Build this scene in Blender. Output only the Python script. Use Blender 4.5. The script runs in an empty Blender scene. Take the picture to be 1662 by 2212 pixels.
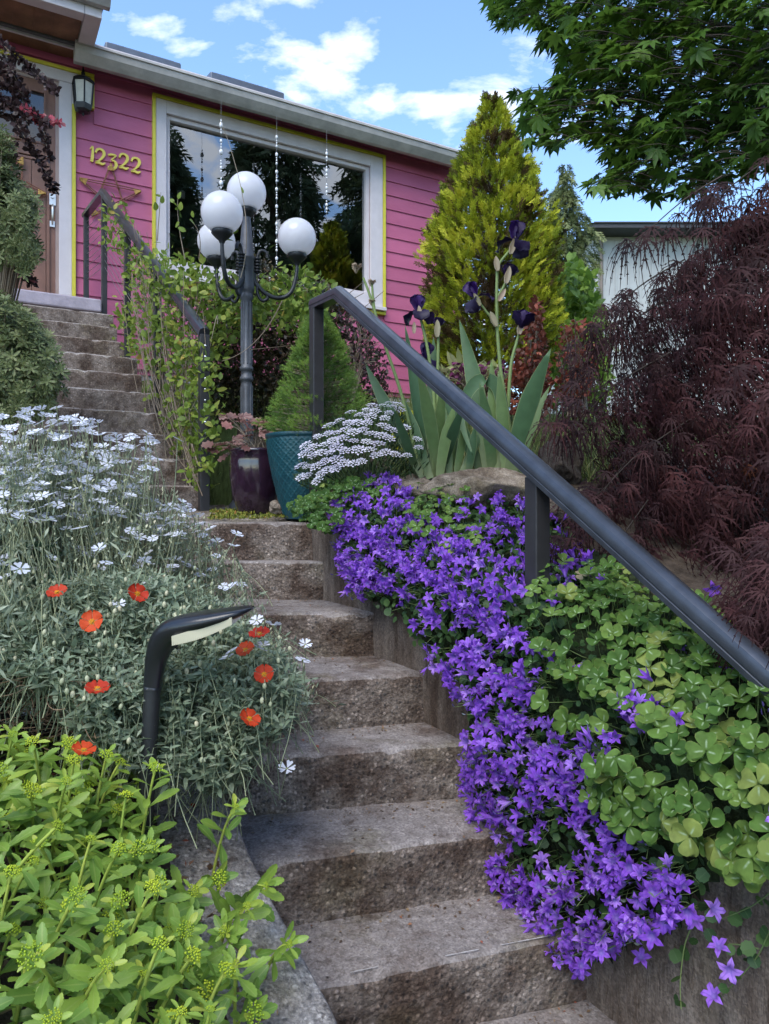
import bpy, math, random
import numpy as np
from mathutils import Vector, Matrix

random.seed(7)
rng = np.random.default_rng(7)
scene = bpy.context.scene
col = scene.collection
R = math.radians

# ------------------------------------------------------------------ camera
EYE = 1.5
FPX, CX, CY = 1600.0, 831.0, 1106.0          # focal length and centre, in pixels of a 1662 x 2212 picture
cam_d = bpy.data.cameras.new('camera')
cam = bpy.data.objects.new('camera', cam_d)
col.objects.link(cam)
cam.location = (0, 0, EYE)
cam.rotation_euler = (R(90), 0, 0)
cam_d.sensor_fit = 'VERTICAL'
cam_d.sensor_height = 24
cam_d.lens = FPX / 2212 * 24
cam_d.clip_start = 0.05
cam_d.clip_end = 2000
scene.camera = cam

# ------------------------------------------------------------------ sky, sun, exposure
SUN_EL, SUN_AZ = 52, 200          # degrees; azimuth clockwise from +Y
w = bpy.data.worlds.new('World')
scene.world = w
w.use_nodes = True
nt = w.node_tree
nt.nodes.clear()
N = nt.nodes.new
L = nt.links.new
sky = N('ShaderNodeTexSky'); sky.sky_type = 'NISHITA'; sky.sun_disc = False
sky.sun_elevation = R(SUN_EL); sky.sun_rotation = R(SUN_AZ)
sky.air_density = 1.0; sky.dust_density = 0.25; sky.ozone_density = 1.6; sky.altitude = 60
tc = N('ShaderNodeTexCoord')
sep = N('ShaderNodeSeparateXYZ'); L(tc.outputs['Generated'], sep.inputs[0])
mx = N('ShaderNodeMath'); mx.operation = 'MAXIMUM'; mx.inputs[1].default_value = 0.02; L(sep.outputs[2], mx.inputs[0])
ad = N('ShaderNodeMath'); ad.inputs[1].default_value = 0.18; L(mx.outputs[0], ad.inputs[0])
dx = N('ShaderNodeMath'); dx.operation = 'DIVIDE'; L(sep.outputs[0], dx.inputs[0]); L(ad.outputs[0], dx.inputs[1])
dy = N('ShaderNodeMath'); dy.operation = 'DIVIDE'; L(sep.outputs[1], dy.inputs[0]); L(ad.outputs[0], dy.inputs[1])
cmb = N('ShaderNodeCombineXYZ'); L(dx.outputs[0], cmb.inputs[0]); L(dy.outputs[0], cmb.inputs[1])
mp = N('ShaderNodeMapping'); mp.inputs['Location'].default_value = (1.0, 0.8, 0); mp.inputs['Scale'].default_value = (1.0, 1.25, 1)
L(cmb.outputs[0], mp.inputs[0])
n1 = N('ShaderNodeTexNoise'); n1.inputs['Scale'].default_value = 3.0; n1.inputs['Detail'].default_value = 8
n1.inputs['Roughness'].default_value = 0.56; n1.inputs['Distortion'].default_value = 0.25
L(mp.outputs[0], n1.inputs['Vector'])
n2 = N('ShaderNodeTexNoise'); n2.inputs['Scale'].default_value = 0.55; n2.inputs['Detail'].default_value = 2
L(mp.outputs[0], n2.inputs['Vector'])
sm = N('ShaderNodeMath'); sm.operation = 'MULTIPLY_ADD'; sm.inputs[1].default_value = 0.75; L(n2.outputs['Fac'], sm.inputs[0]); L(n1.outputs['Fac'], sm.inputs[2])
cr = N('ShaderNodeValToRGB'); cr.color_ramp.elements[0].position = 0.91; cr.color_ramp.elements[1].position = 1.19
cr.color_ramp.elements[1].color = (0.92, 0.92, 0.92, 1)
L(sm.outputs[0], cr.inputs[0])
gain = N('ShaderNodeMix'); gain.data_type = 'RGBA'; gain.blend_type = 'MULTIPLY'; gain.inputs[0].default_value = 1
L(sky.outputs[0], gain.inputs[6]); gain.inputs[7].default_value = (0.80, 0.88, 0.95, 1)
mixc = N('ShaderNodeMix'); mixc.data_type = 'RGBA'
L(cr.outputs[0], mixc.inputs[0]); L(gain.outputs[2], mixc.inputs[6]); mixc.inputs[7].default_value = (3.6, 3.8, 4.2, 1)
bg = N('ShaderNodeBackground'); bg.inputs[1].default_value = 0.15
L(mixc.outputs[2], bg.inputs[0])
wo = N('ShaderNodeOutputWorld'); L(bg.outputs[0], wo.inputs[0])

sun_d = bpy.data.lights.new('sun', 'SUN'); sun_d.energy = 1.3; sun_d.angle = R(40); sun_d.color = (1, 0.95, 0.87)
sun = bpy.data.objects.new('sun', sun_d); col.objects.link(sun)
az, el = R(SUN_AZ), R(SUN_EL)
sdir = Vector((math.sin(az) * math.cos(el), math.cos(az) * math.cos(el), math.sin(el)))
sun.rotation_euler = sdir.to_track_quat('Z', 'Y').to_euler()
sun.location = (0, -5, 12)
scene.view_settings.view_transform = 'Standard'
scene.view_settings.look = 'None'
scene.view_settings.gamma = 1
scene.view_settings.exposure = 1.5
scene.cycles.use_denoising = True
scene.cycles.use_adaptive_sampling = True
scene.cycles.adaptive_threshold = 0.02
scene.cycles.max_bounces = 8
scene.cycles.transparent_max_bounces = 12

# ------------------------------------------------------------------ frames of reference
ANG = R(29.3)
CS, SN = math.cos(ANG), math.sin(ANG)

def P(x, y, Y):
    """picture pixel + distance -> point"""
    return np.array([(x - CX) / FPX * Y, Y, EYE + (CY - y) / FPX * Y])

def ST(s, t, z):
    """stair frame: s to the right along the house front, t up the stairs towards the house"""
    return np.array([s * CS - t * SN, s * SN + t * CS, z])

def to_st(p):
    return p[..., 0] * CS + p[..., 1] * SN, -p[..., 0] * SN + p[..., 1] * CS

def proj(p):
    p = np.asarray(p)
    Y = np.maximum(p[..., 1], 1e-3)
    return CX + FPX * p[..., 0] / Y, CY - FPX * (p[..., 2] - EYE) / Y

def inpoly(x, y, poly):
    x = np.asarray(x); y = np.asarray(y)
    r = np.zeros(x.shape, bool)
    n = len(poly)
    for i in range(n):
        x1, y1 = poly[i]; x2, y2 = poly[(i + 1) % n]
        if y1 == y2:
            continue
        c = ((y1 > y) != (y2 > y)) & (x < (x2 - x1) * (y - y1) / (y2 - y1) + x1)
        r ^= c
    return r

# ------------------------------------------------------------------ node material helpers
def newmat(name):
    m = bpy.data.materials.new(name)
    m.use_nodes = True
    t = m.node_tree
    b = t.nodes['Principled BSDF']
    return m, t, b

def node(t, kind, **kw):
    n = t.nodes.new(kind)
    for k, v in kw.items():
        if k in n.inputs:
            n.inputs[k].default_value = v
        else:
            setattr(n, k, v)
    return n

def ramp(t, fac, stops):
    r = t.nodes.new('ShaderNodeValToRGB')
    e = r.color_ramp.elements
    while len(e) < len(stops):
        e.new(0.5)
    for i, (p, c) in enumerate(stops):
        e[i].position = p
        e[i].color = (*c, 1) if len(c) == 3 else c
    t.links.new(fac, r.inputs[0])
    return r.outputs[0]

def mixcol(t, fac, a, b, blend='MIX'):
    m = t.nodes.new('ShaderNodeMix'); m.data_type = 'RGBA'; m.blend_type = blend
    for i, v in ((0, fac), (6, a), (7, b)):
        if hasattr(v, 'links'):
            t.links.new(v, m.inputs[i])
        elif i == 0:
            m.inputs[0].default_value = v
        else:
            m.inputs[i].default_value = (*v, 1)
    return m.outputs[2]

def g3(v):
    return (v, v, v)

def plain(name, c, rough=0.5, metal=0.0, var=0.12, scale=9.0, bump=0.0, bscale=60, coat=0.0, spec=0.5):
    m, t, b = newmat(name)
    tc = node(t, 'ShaderNodeTexCoord')
    n = node(t, 'ShaderNodeTexNoise', Scale=scale, Detail=6.0, Roughness=0.6)
    t.links.new(tc.outputs['Object'], n.inputs['Vector'])
    c0 = tuple(max(0, v * (1 - var)) for v in c); c1 = tuple(min(1, v * (1 + var)) for v in c)
    t.links.new(ramp(t, n.outputs['Fac'], [(0.3, c0), (0.7, c1)]), b.inputs['Base Color'])
    b.inputs['Roughness'].default_value = rough
    b.inputs['Metallic'].default_value = metal
    b.inputs['Coat Weight'].default_value = coat
    b.inputs['Specular IOR Level'].default_value = spec
    if bump:
        n2 = node(t, 'ShaderNodeTexNoise', Scale=float(bscale), Detail=4.0)
        t.links.new(tc.outputs['Object'], n2.inputs['Vector'])
        bp = node(t, 'ShaderNodeBump', Strength=bump, Distance=0.01)
        t.links.new(n2.outputs['Fac'], bp.inputs['Height'])
        t.links.new(bp.outputs[0], b.inputs['Normal'])
    return m

def foliage(name, stops, rough=0.5, trans=0.3, vein=None, veinw=0.10, veinamt=0.5, along=None, edge=None, edgew=0.7, spec=0.3, mottle=0.25, mscale=60):
    """stops: colour over the per-leaf tint; 'vc' = (along, across, tint)"""
    m, t, b = newmat(name)
    a = node(t, 'ShaderNodeAttribute', attribute_name='vc')
    s = node(t, 'ShaderNodeSeparateColor')
    t.links.new(a.outputs['Color'], s.inputs[0])
    c = ramp(t, s.outputs[2], stops)
    if along:
        f = ramp(t, s.outputs[0], [(along[1], g3(1)), (along[2], g3(0))])
        c = mixcol(t, f, c, along[0])
    if edge:
        f = ramp(t, s.outputs[1], [(edgew - 0.12, g3(0)), (edgew, g3(1))])
        c = mixcol(t, f, c, edge)
    if vein:
        f = ramp(t, s.outputs[1], [(veinw * 0.4, g3(veinamt)), (veinw, g3(0))])
        c = mixcol(t, f, c, vein)
    if mottle:
        tc = node(t, 'ShaderNodeTexCoord')
        n = node(t, 'ShaderNodeTexNoise', Scale=float(mscale), Detail=4.0)
        t.links.new(tc.outputs['Object'], n.inputs['Vector'])
        f = ramp(t, n.outputs['Fac'], [(0.3, g3(1 - mottle)), (0.7, g3(1 + 0.0))])
        c = mixcol(t, 1.0, c, f, 'MULTIPLY')
    t.links.new(c, b.inputs['Base Color'])
    b.inputs['Roughness'].default_value = rough
    b.inputs['Specular IOR Level'].default_value = spec
    if trans:
        tr = node(t, 'ShaderNodeBsdfTranslucent')
        t.links.new(c, tr.inputs[0])
        mxs = node(t, 'ShaderNodeMixShader', Fac=trans)
        t.links.new(b.outputs[0], mxs.inputs[1]); t.links.new(tr.outputs[0], mxs.inputs[2])
        t.links.new(mxs.outputs[0], t.nodes['Material Output'].inputs[0])
    return m

def concrete(name, lo, hi, stain, pebble=0.5, stretch=1.0, bump=0.6, stain_pos=(0.42, 0.62), moss=None, grain=0.55):
    m, t, b = newmat(name)
    tc = node(t, 'ShaderNodeTexCoord')
    mpn = node(t, 'ShaderNodeMapping'); mpn.inputs['Scale'].default_value = (1, 1, stretch)
    t.links.new(tc.outputs['Object'], mpn.inputs[0])
    V = mpn.outputs[0]
    def noise(sc, det=6.0, ro=0.6, vec=V):
        n = node(t, 'ShaderNodeTexNoise', Scale=float(sc), Detail=det, Roughness=ro)
        t.links.new(vec, n.inputs['Vector']); return n.outputs['Fac']
    fine = noise(170, 3.0, 0.7)
    mid = noise(28, 6.0, 0.65)
    big = noise(5.5, 5.0, 0.62)
    c = ramp(t, mid, [(0.3, lo), (0.7, hi)])
    vo = node(t, 'ShaderNodeTexVoronoi', Scale=75.0); t.links.new(tc.outputs['Object'], vo.inputs['Vector'])
    sv = node(t, 'ShaderNodeSeparateColor'); t.links.new(vo.outputs['Color'], sv.inputs[0])
    pc = ramp(t, sv.outputs[0], [(0.0, (0.05, 0.05, 0.055)), (0.16, (0.08, 0.08, 0.08)), (0.3, tuple(v * 0.9 for v in lo)), (0.7, tuple(v * 1.15 for v in hi)), (1.0, tuple(min(1, v * 1.9) for v in hi))])
    inside = ramp(t, vo.outputs['Distance'], [(0.25, g3(pebble)), (0.5, g3(0))])
    c = mixcol(t, inside, c, pc)
    vo2 = node(t, 'ShaderNodeTexVoronoi', Scale=210.0); t.links.new(tc.outputs['Object'], vo2.inputs['Vector'])
    sv2 = node(t, 'ShaderNodeSeparateColor'); t.links.new(vo2.outputs['Color'], sv2.inputs[0])
    c = mixcol(t, grain, c, ramp(t, sv2.outputs[1], [(0.0, g3(0.5)), (0.5, g3(0.97)), (1.0, g3(1.45))]), 'MULTIPLY')
    f = ramp(t, big, [(stain_pos[0], g3(0.0)), (stain_pos[1], g3(0.9))])
    c = mixcol(t, f, c, mixcol(t, 0.9, c, stain, 'MULTIPLY'))
    # lichen-black blotches, pale leached patches and a few green-brown algae films
    f = ramp(t, noise(17, 8.0, 0.72), [(0.56, g3(0)), (0.66, g3(0.75))])
    c = mixcol(t, f, c, mixcol(t, 1.0, c, (0.34, 0.27, 0.22), 'MULTIPLY'))
    f = ramp(t, noise(8.5, 8.0, 0.7), [(0.60, g3(0)), (0.70, g3(0.45))])
    c = mixcol(t, f, c, tuple(min(1, v * 1.35) for v in hi))
    f = ramp(t, noise(3.7, 6.0, 0.65), [(0.54, g3(0)), (0.68, g3(0.5))])
    c = mixcol(t, f, c, mixcol(t, 1.0, c, (0.62, 0.60, 0.36), 'MULTIPLY'))
    if moss:
        f = ramp(t, noise(11, 7.0, 0.7), [(0.6, g3(0)), (0.7, g3(0.8))])
        c = mixcol(t, f, c, moss)
    t.links.new(c, b.inputs['Base Color'])
    b.inputs['Roughness'].default_value = 0.93
    b.inputs['Specular IOR Level'].default_value = 0.2
    h = node(t, 'ShaderNodeMath', operation='MULTIPLY_ADD'); h.inputs[1].default_value = 0.6
    t.links.new(fine, h.inputs[0]); t.links.new(mid, h.inputs[2])
    h2 = node(t, 'ShaderNodeMath', operation='MULTIPLY_ADD'); h2.inputs[1].default_value = -0.7 * pebble
    t.links.new(vo.outputs['Distance'], h2.inputs[0]); t.links.new(h.outputs[0], h2.inputs[2])
    bp = node(t, 'ShaderNodeBump', Strength=bump, Distance=0.012)
    t.links.new(h2.outputs[0], bp.inputs['Height']); t.links.new(bp.outputs[0], b.inputs['Normal'])
    return m

# ------------------------------------------------------------------ mesh helpers
def mesh_np(name, V, T, vc=None, mats=None, smooth=False, mi=None):
    V = np.asarray(V, np.float32); T = np.asarray(T, np.int32)
    me = bpy.data.meshes.new(name)
    k = T.shape[1]
    me.vertices.add(len(V)); me.vertices.foreach_set('co', V.ravel())
    me.loops.add(T.size); me.loops.foreach_set('vertex_index', T.ravel())
    me.polygons.add(len(T))
    me.polygons.foreach_set('loop_start', np.arange(0, T.size, k, dtype=np.int32))
    me.polygons.foreach_set('loop_total', np.full(len(T), k, np.int32))
    if smooth:
        me.polygons.foreach_set('use_smooth', np.ones(len(T), bool))
    if vc is not None:
        at = me.attributes.new('vc', 'FLOAT_COLOR', 'POINT')
        c4 = np.ones((len(V), 4), np.float32); c4[:, :3] = vc
        at.data.foreach_set('color', c4.ravel())
    if mats is not None:
        for m in (mats if isinstance(mats, (list, tuple)) else [mats]):
            me.materials.append(m)
    if mi is not None:
        me.polygons.foreach_set('material_index', np.asarray(mi, np.int32))
    me.update(calc_edges=True)
    return me

BASE = {}
def link(name, me, parent=None, mw=None):
    o = bpy.data.objects.new(name, me)
    if parent is not None:
        o.parent = parent
        if parent.name in BASE:
            o.matrix_parent_inverse = BASE[parent.name]
    if mw is not None:
        o.matrix_basis = mw
    col.objects.link(o)
    return o

def thing(name, label, cat, loc, group=None):
    o = bpy.data.objects.new(name, None)
    o.empty_display_size = 0.1
    o.location = tuple(float(v) for v in loc)
    col.objects.link(o)
    BASE[o.name] = Matrix.Translation(-Vector(o.location))
    tag(o, label, cat, group)
    return o

def tag(o, label, cat, group=None):
    o['label'] = label; o['category'] = cat
    if group: o['group'] = group
    return o

def kind(o, k):
    o['kind'] = k
    return o

class MB:
    """collects shapes of ONE part"""
    def __init__(self):
        self.V = []; self.F = []; self.n = 0; self.mi = []; self.S = []
    def add(self, V, F, mi=0, smooth=False):
        self.V.extend([tuple(float(c) for c in v) for v in V])
        for f in F:
            self.F.append(tuple(i + self.n for i in f)); self.mi.append(mi); self.S.append(smooth)
        self.n += len(V)
        return self
    def prism(self, corners, mi=0):
        """8 corners: 4 bottom then 4 top, each counter-clockwise seen from above"""
        return self.add(corners, [(3, 2, 1, 0), (4, 5, 6, 7), (0, 1, 5, 4), (1, 2, 6, 5), (2, 3, 7, 6), (3, 0, 4, 7)], mi)
    def box(self, o, ax, ay, az, mi=0):
        o, ax, ay, az = (np.asarray(v, float) for v in (o, ax, ay, az))
        c = [o, o + ax, o + ax + ay, o + ay]
        return self.prism(c + [p + az for p in c], mi)
    def tube(self, pts, rad, sides=8, caps=True, mi=0, smooth=True, squash=None):
        pts = [np.asarray(p, float) for p in pts]
        n = len(pts)
        if not hasattr(rad, '__len__'):
            rad = [rad] * n
        tg = [pts[min(i + 1, n - 1)] - pts[max(i - 1, 0)] for i in range(n)]
        tg = [v / (np.linalg.norm(v) + 1e-9) for v in tg]
        up = np.array([0, 0, 1.0]) if abs(tg[0][2]) < 0.9 else np.array([1.0, 0, 0])
        V = []
        x = np.cross(up, tg[0]); x /= np.linalg.norm(x)
        for i in range(n):
            x = x - tg[i] * np.dot(x, tg[i]); x /= (np.linalg.norm(x) + 1e-9)
            y = np.cross(tg[i], x)
            for k in range(sides):
                a = 2 * math.pi * k / sides
                V.append(pts[i] + x * math.cos(a) * rad[i] + y * math.sin(a) * rad[i])
        F = []
        for i in range(n - 1):
            for k in range(sides):
                k2 = (k + 1) % sides
                F.append((i * sides + k, i * sides + k2, (i + 1) * sides + k2, (i + 1) * sides + k))
        self.add(V, F, mi, smooth)
        if caps:
            self.add(V[:sides], [tuple(range(sides))[::-1]], mi)
            self.add(V[-sides:], [tuple(range(sides))], mi)
        return self
    def lathe(self, c, prof, sides=32, mi=0, ax=None):
        """prof: (radius, height) from bottom to top about the vertical through c"""
        c = np.asarray(c, float); V = []
        for r, h in prof:
            for k in range(sides):
                a = 2 * math.pi * k / sides
                V.append(c + np.array([r * math.cos(a), r * math.sin(a), h]))
        F = []
        for i in range(len(prof) - 1):
            for k in range(sides):
                k2 = (k + 1) % sides
                F.append((i * sides + k, i * sides + k2, (i + 1) * sides + k2, (i + 1) * sides + k))
        self.add(V, F, mi, True)
        self.add(V[:sides], [tuple(range(sides))[::-1]], mi)
        self.add(V[-sides:], [tuple(range(sides))], mi)
        return self
    def sphere(self, c, r, nu=24, nv=14, mi=0, sq=(1, 1, 1)):
        c = np.asarray(c, float); prof = []
        V = []
        for j in range(nv + 1):
            ph = -math.pi / 2 + math.pi * j / nv
            for k in range(nu):
                a = 2 * math.pi * k / nu
                V.append(c + r * np.array([math.cos(ph) * math.cos(a) * sq[0], math.cos(ph) * math.sin(a) * sq[1], math.sin(ph) * sq[2]]))
        F = []
        for j in range(nv):
            for k in range(nu):
                k2 = (k + 1) % nu
                F.append((j * nu + k, j * nu + k2, (j + 1) * nu + k2, (j + 1) * nu + k))
        return self.add(V, F, mi, True)
    def build(self, name, mats, parent=None, bevel=0.0):
        me = bpy.data.meshes.new(name)
        me.from_pydata(self.V, [], self.F)
        for m in (mats if isinstance(mats, (list, tuple)) else [mats]):
            me.materials.append(m)
        me.polygons.foreach_set('material_index', self.mi)
        me.polygons.foreach_set('use_smooth', self.S)
        me.update()
        o = link(name, me, parent)
        if bevel:
            b = o.modifiers.new('bevel', 'BEVEL'); b.width = bevel; b.segments = 2; b.limit_method = 'ANGLE'; b.angle_limit = R(40)
        return o

# value noise for displacing real edges
_perm = rng.random((64, 64, 64)).astype(np.float32)
def vnoise(p, sc):
    q = np.asarray(p, float) * sc
    i = np.floor(q).astype(int); f = q - i; f = f * f * (3 - 2 * f)
    r = 0
    for a in (0, 1):
        for b in (0, 1):
            for c in (0, 1):
                wgt = (f[..., 0] if a else 1 - f[..., 0]) * (f[..., 1] if b else 1 - f[..., 1]) * (f[..., 2] if c else 1 - f[..., 2])
                r = r + wgt * _perm[(i[..., 0] + a) % 64, (i[..., 1] + b) % 64, (i[..., 2] + c) % 64]
    return r

# ------------------------------------------------------------------ leaf templates and scattering
def tmpl(V, T, al=None, ac=None):
    V = np.asarray(V, np.float32); T = np.asarray(T, np.int32)
    al = np.zeros(len(V)) if al is None else np.asarray(al)
    ac = np.zeros(len(V)) if ac is None else np.asarray(ac)
    return dict(V=V, T=T, al=al.astype(np.float32), ac=ac.astype(np.float32))

def t_join(items):
    V, T, A, C, n = [], [], [], [], 0
    for t, M in items:
        v = t['V'] @ np.asarray(M)[:3, :3].T + np.asarray(M)[:3, 3]
        V.append(v); T.append(t['T'] + n); A.append(t['al']); C.append(t['ac']); n += len(v)
    return tmpl(np.concatenate(V), np.concatenate(T), np.concatenate(A), np.concatenate(C))

def blade(L_, W_, n=5, fold=0.15, curl=0.0, shape=None, wave=0.0):
    """leaf strip along +Y, unit normal +Z; shape(f) = relative half width"""
    shape = shape or (lambda f: math.sin(math.pi * f ** 0.8) ** 0.8)
    V, A, C, T = [], [], [], []
    for i in range(n + 1):
        f = i / n
        h = max(0.0, shape(f)) * W_ * 0.5
        y = L_ * f; z = -curl * L_ * f * f
        wv = wave * W_ * math.sin(f * 9)
        V += [(-h, y, z + fold * h + wv), (0, y, z), (h, y, z + fold * h - wv)]
        A += [f] * 3; C += [1, 0, 1]
    for i in range(n):
        a = i * 3
        for k in (0, 1):
            T += [(a + k, a + k + 1, a + k + 4), (a + k, a + k + 4, a + k + 3)]
    return tmpl(V, T, A, C)

def frames(pos, yd, zh, sc):
    pos = np.asarray(pos, float); yd = np.asarray(yd, float); zh = np.asarray(zh, float)
    n = len(pos)
    yd = yd / (np.linalg.norm(yd, axis=1, keepdims=True) + 1e-9)
    x = np.cross(yd, zh); x /= (np.linalg.norm(x, axis=1, keepdims=True) + 1e-9)
    z = np.cross(x, yd)
    M = np.zeros((n, 4, 4)); sc = np.broadcast_to(np.asarray(sc, float), (n,))
    M[:, :3, 0] = x * sc[:, None]; M[:, :3, 1] = yd * sc[:, None]; M[:, :3, 2] = z * sc[:, None]
    M[:, :3, 3] = pos; M[:, 3, 3] = 1
    return M

def rnd(n, a=0.0, b=1.0):
    return a + (b - a) * rng.random(n)

def rdir(n):
    v = rng.normal(size=(n, 3)); return v / np.linalg.norm(v, axis=1, keepdims=True)

def unit(v):
    v = np.asarray(v, float)
    return v / (np.linalg.norm(v, axis=-1, keepdims=True) + 1e-9)

def inst(parent, name, tm, M, tint, mat, limit=280, smooth=True, mass=None):
    """the `limit` largest in view become objects that share mesh data, the rest one mass"""
    M = np.asarray(M); n = len(M)
    if n == 0:
        return
    tm = tm if isinstance(tm, list) else [tm]
    tint = np.broadcast_to(np.asarray(tint, float), (n,))
    ti = rng.integers(0, len(tm), n)
    px, py = proj(M[:, :3, 3])
    inside = (px > -20) & (px < 1682) & (py > -20) & (py < 2232)
    size = np.linalg.norm(M[:, :3, 1], axis=1) / np.maximum(M[:, 1, 3], 0.2)
    order = np.argsort(-(size * inside))
    single = order[:limit]; rest = order[limit:]
    cache = {}
    LV = 6
    for i in single:
        key = (int(ti[i]), int(min(LV - 1, max(0, tint[i] * LV))))
        if key not in cache:
            t = tm[key[0]]
            vc = np.stack([t['al'], t['ac'], np.full(len(t['V']), (key[1] + 0.5) / LV, np.float32)], 1)
            cache[key] = mesh_np(name, t['V'], t['T'], vc, mat, smooth)
        link(name, cache[key], parent, Matrix(M[i].tolist()))
    if len(rest):
        VV, TT, CC, nn = [], [], [], 0
        for k, t in enumerate(tm):
            ids = rest[ti[rest] == k]
            if len(ids) == 0:
                continue
            v = np.einsum('nij,vj->nvi', M[ids, :3, :3], t['V']) + M[ids, None, :3, 3]
            nv = len(t['V'])
            tt = t['T'][None] + (np.arange(len(ids)) * nv)[:, None, None] + nn
            c = np.empty((len(ids), nv, 3), np.float32)
            c[..., 0] = t['al']; c[..., 1] = t['ac']; c[..., 2] = tint[ids][:, None]
            VV.append(v.reshape(-1, 3)); TT.append(tt.reshape(-1, 3)); CC.append(c.reshape(-1, 3)); nn += len(ids) * nv
        me = mesh_np(mass or name + '_mass', np.concatenate(VV), np.concatenate(TT), np.concatenate(CC), mat, smooth)
        kind(link(mass or name + '_mass', me, parent), 'stuff')

def tubes(parent, name, lines, mat, sides=3, single=False, tint=None):
    """many thin stems as one mass; lines: list of (points, r0, r1)"""
    VV, TT, CC, nn = [], [], [], 0
    ang = np.arange(sides) * 2 * math.pi / sides
    for li, (pts, r0, r1) in enumerate(lines):
        p = np.asarray(pts, float); n = len(p)
        tg = np.gradient(p, axis=0); tg = unit(tg)
        ref = np.array([0.31, 0.2, 0.93]) if abs(tg[0][2]) < 0.85 else np.array([0.9, 0.4, 0.1])
        x = unit(np.cross(tg, ref)); y = np.cross(tg, x)
        r = np.linspace(r0, r1, n)[:, None, None]
        v = p[:, None] + r * (x[:, None] * np.cos(ang)[None, :, None] + y[:, None] * np.sin(ang)[None, :, None])
        VV.append(v.reshape(-1, 3))
        i = np.arange(n - 1)[:, None] * sides; k = np.arange(sides)[None]; k2 = (k + 1) % sides
        a, b, c, d = i + k, i + k2, i + sides + k2, i + sides + k
        T = np.stack([np.stack([a, b, c], -1), np.stack([a, c, d], -1)], 2).reshape(-1, 3)
        TT.append(T + nn); nn += n * sides
        tv = rng.random() if tint is None else tint
        CC.append(np.stack([np.repeat(np.linspace(0, 1, n), sides), np.full(n * sides, .5), np.full(n * sides, tv)], 1))
    if not VV:
        return None
    me = mesh_np(name, np.concatenate(VV), np.concatenate(TT), np.concatenate(CC), mat, True)
    o = link(name, me, parent)
    if not single:
        kind(o, 'stuff')
    return o

def bez(a, b, c, n=7):
    t = np.linspace(0, 1, n)[:, None]
    a, b, c = (np.asarray(v, float) for v in (a, b, c))
    return a * (1 - t) ** 2 + 2 * b * t * (1 - t) + c * t * t
# ------------------------------------------------------------------ materials of the built things
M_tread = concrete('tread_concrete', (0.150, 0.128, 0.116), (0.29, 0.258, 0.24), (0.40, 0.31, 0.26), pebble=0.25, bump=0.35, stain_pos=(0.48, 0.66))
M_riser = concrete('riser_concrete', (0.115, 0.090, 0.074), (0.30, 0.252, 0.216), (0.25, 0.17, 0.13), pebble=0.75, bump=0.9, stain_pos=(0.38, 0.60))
M_wallc = concrete('wall_concrete', (0.10, 0.078, 0.062), (0.24, 0.198, 0.162), (0.25, 0.175, 0.135), pebble=0.2, stretch=0.28, bump=0.7, stain_pos=(0.40, 0.62))
M_curb = concrete('curb_concrete', (0.20, 0.185, 0.172), (0.40, 0.375, 0.35), (0.50, 0.45, 0.40), pebble=0.6, bump=0.6, stain_pos=(0.5, 0.72))
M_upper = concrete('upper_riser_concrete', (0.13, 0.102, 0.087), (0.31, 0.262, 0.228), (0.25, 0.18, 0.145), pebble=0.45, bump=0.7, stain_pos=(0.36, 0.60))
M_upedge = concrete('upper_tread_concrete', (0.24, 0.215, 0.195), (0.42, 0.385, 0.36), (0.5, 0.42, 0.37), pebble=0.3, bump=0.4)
M_found = concrete('foundation_concrete', (0.34, 0.32, 0.33), (0.46, 0.43, 0.44), (0.7, 0.68, 0.68), pebble=0.05, bump=0.2)
M_slab = plain('lavender_paint', (0.33, 0.29, 0.335), 0.7, var=0.16, scale=14, bump=0.3, bscale=40)
M_rock = concrete('rock', (0.17, 0.135, 0.10), (0.34, 0.28, 0.22), (0.30, 0.24, 0.19), pebble=0.1, bump=1.0)
M_darkrock = concrete('dark_rock', (0.05, 0.043, 0.037), (0.10, 0.085, 0.075), (0.5, 0.42, 0.38), pebble=0.05, bump=1.0)
M_soil = plain('soil', (0.055, 0.042, 0.032), 0.95, var=0.5, scale=25, bump=1.0, bscale=90, spec=0.1)
M_mossy = concrete('mossy_ground', (0.16, 0.135, 0.11), (0.32, 0.28, 0.235), (0.45, 0.38, 0.3), pebble=0.5, bump=1.0, moss=(0.10, 0.13, 0.035))
M_lawn = plain('lawn', (0.075, 0.105, 0.035), 0.9, var=0.45, scale=18, bump=0.8, bscale=70, spec=0.1)
M_rail = plain('charcoal_rail', (0.060, 0.065, 0.077), 0.34, metal=0.55, var=0.3, scale=12, bump=0.03, bscale=200, coat=0.1)
M_post = plain('bronze_post', (0.035, 0.033, 0.035), 0.42, metal=0.2, var=0.15, scale=20, bump=0.04, bscale=220)
M_stud = plain('steel_stud', (0.62, 0.62, 0.63), 0.25, metal=1.0, var=0.05)
M_cable = plain('steel_cable', (0.25, 0.25, 0.26), 0.45, metal=0.8, var=0.1)
M_lampiron = plain('lamp_iron', (0.075, 0.080, 0.092), 0.5, metal=0.25, var=0.25, scale=16, bump=0.15, bscale=90)
M_lampdark = plain('lamp_iron_dark', (0.022, 0.024, 0.028), 0.45, metal=0.25, var=0.25, scale=25, bump=0.15, bscale=90)
M_black = plain('black_plastic', (0.010, 0.011, 0.014), 0.28, var=0.2, scale=20, bump=0.03, bscale=150, coat=0.15)
M_blackm = plain('black_pole', (0.016, 0.017, 0.019), 0.5, var=0.25, scale=22, bump=0.05, bscale=150)
M_white = plain('trim_white', (0.60, 0.55, 0.56), 0.55, var=0.07, scale=7, bump=0.08, bscale=80)
M_yellow = plain('trim_yellow', (0.60, 0.54, 0.045), 0.5, var=0.10, scale=10)
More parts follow.
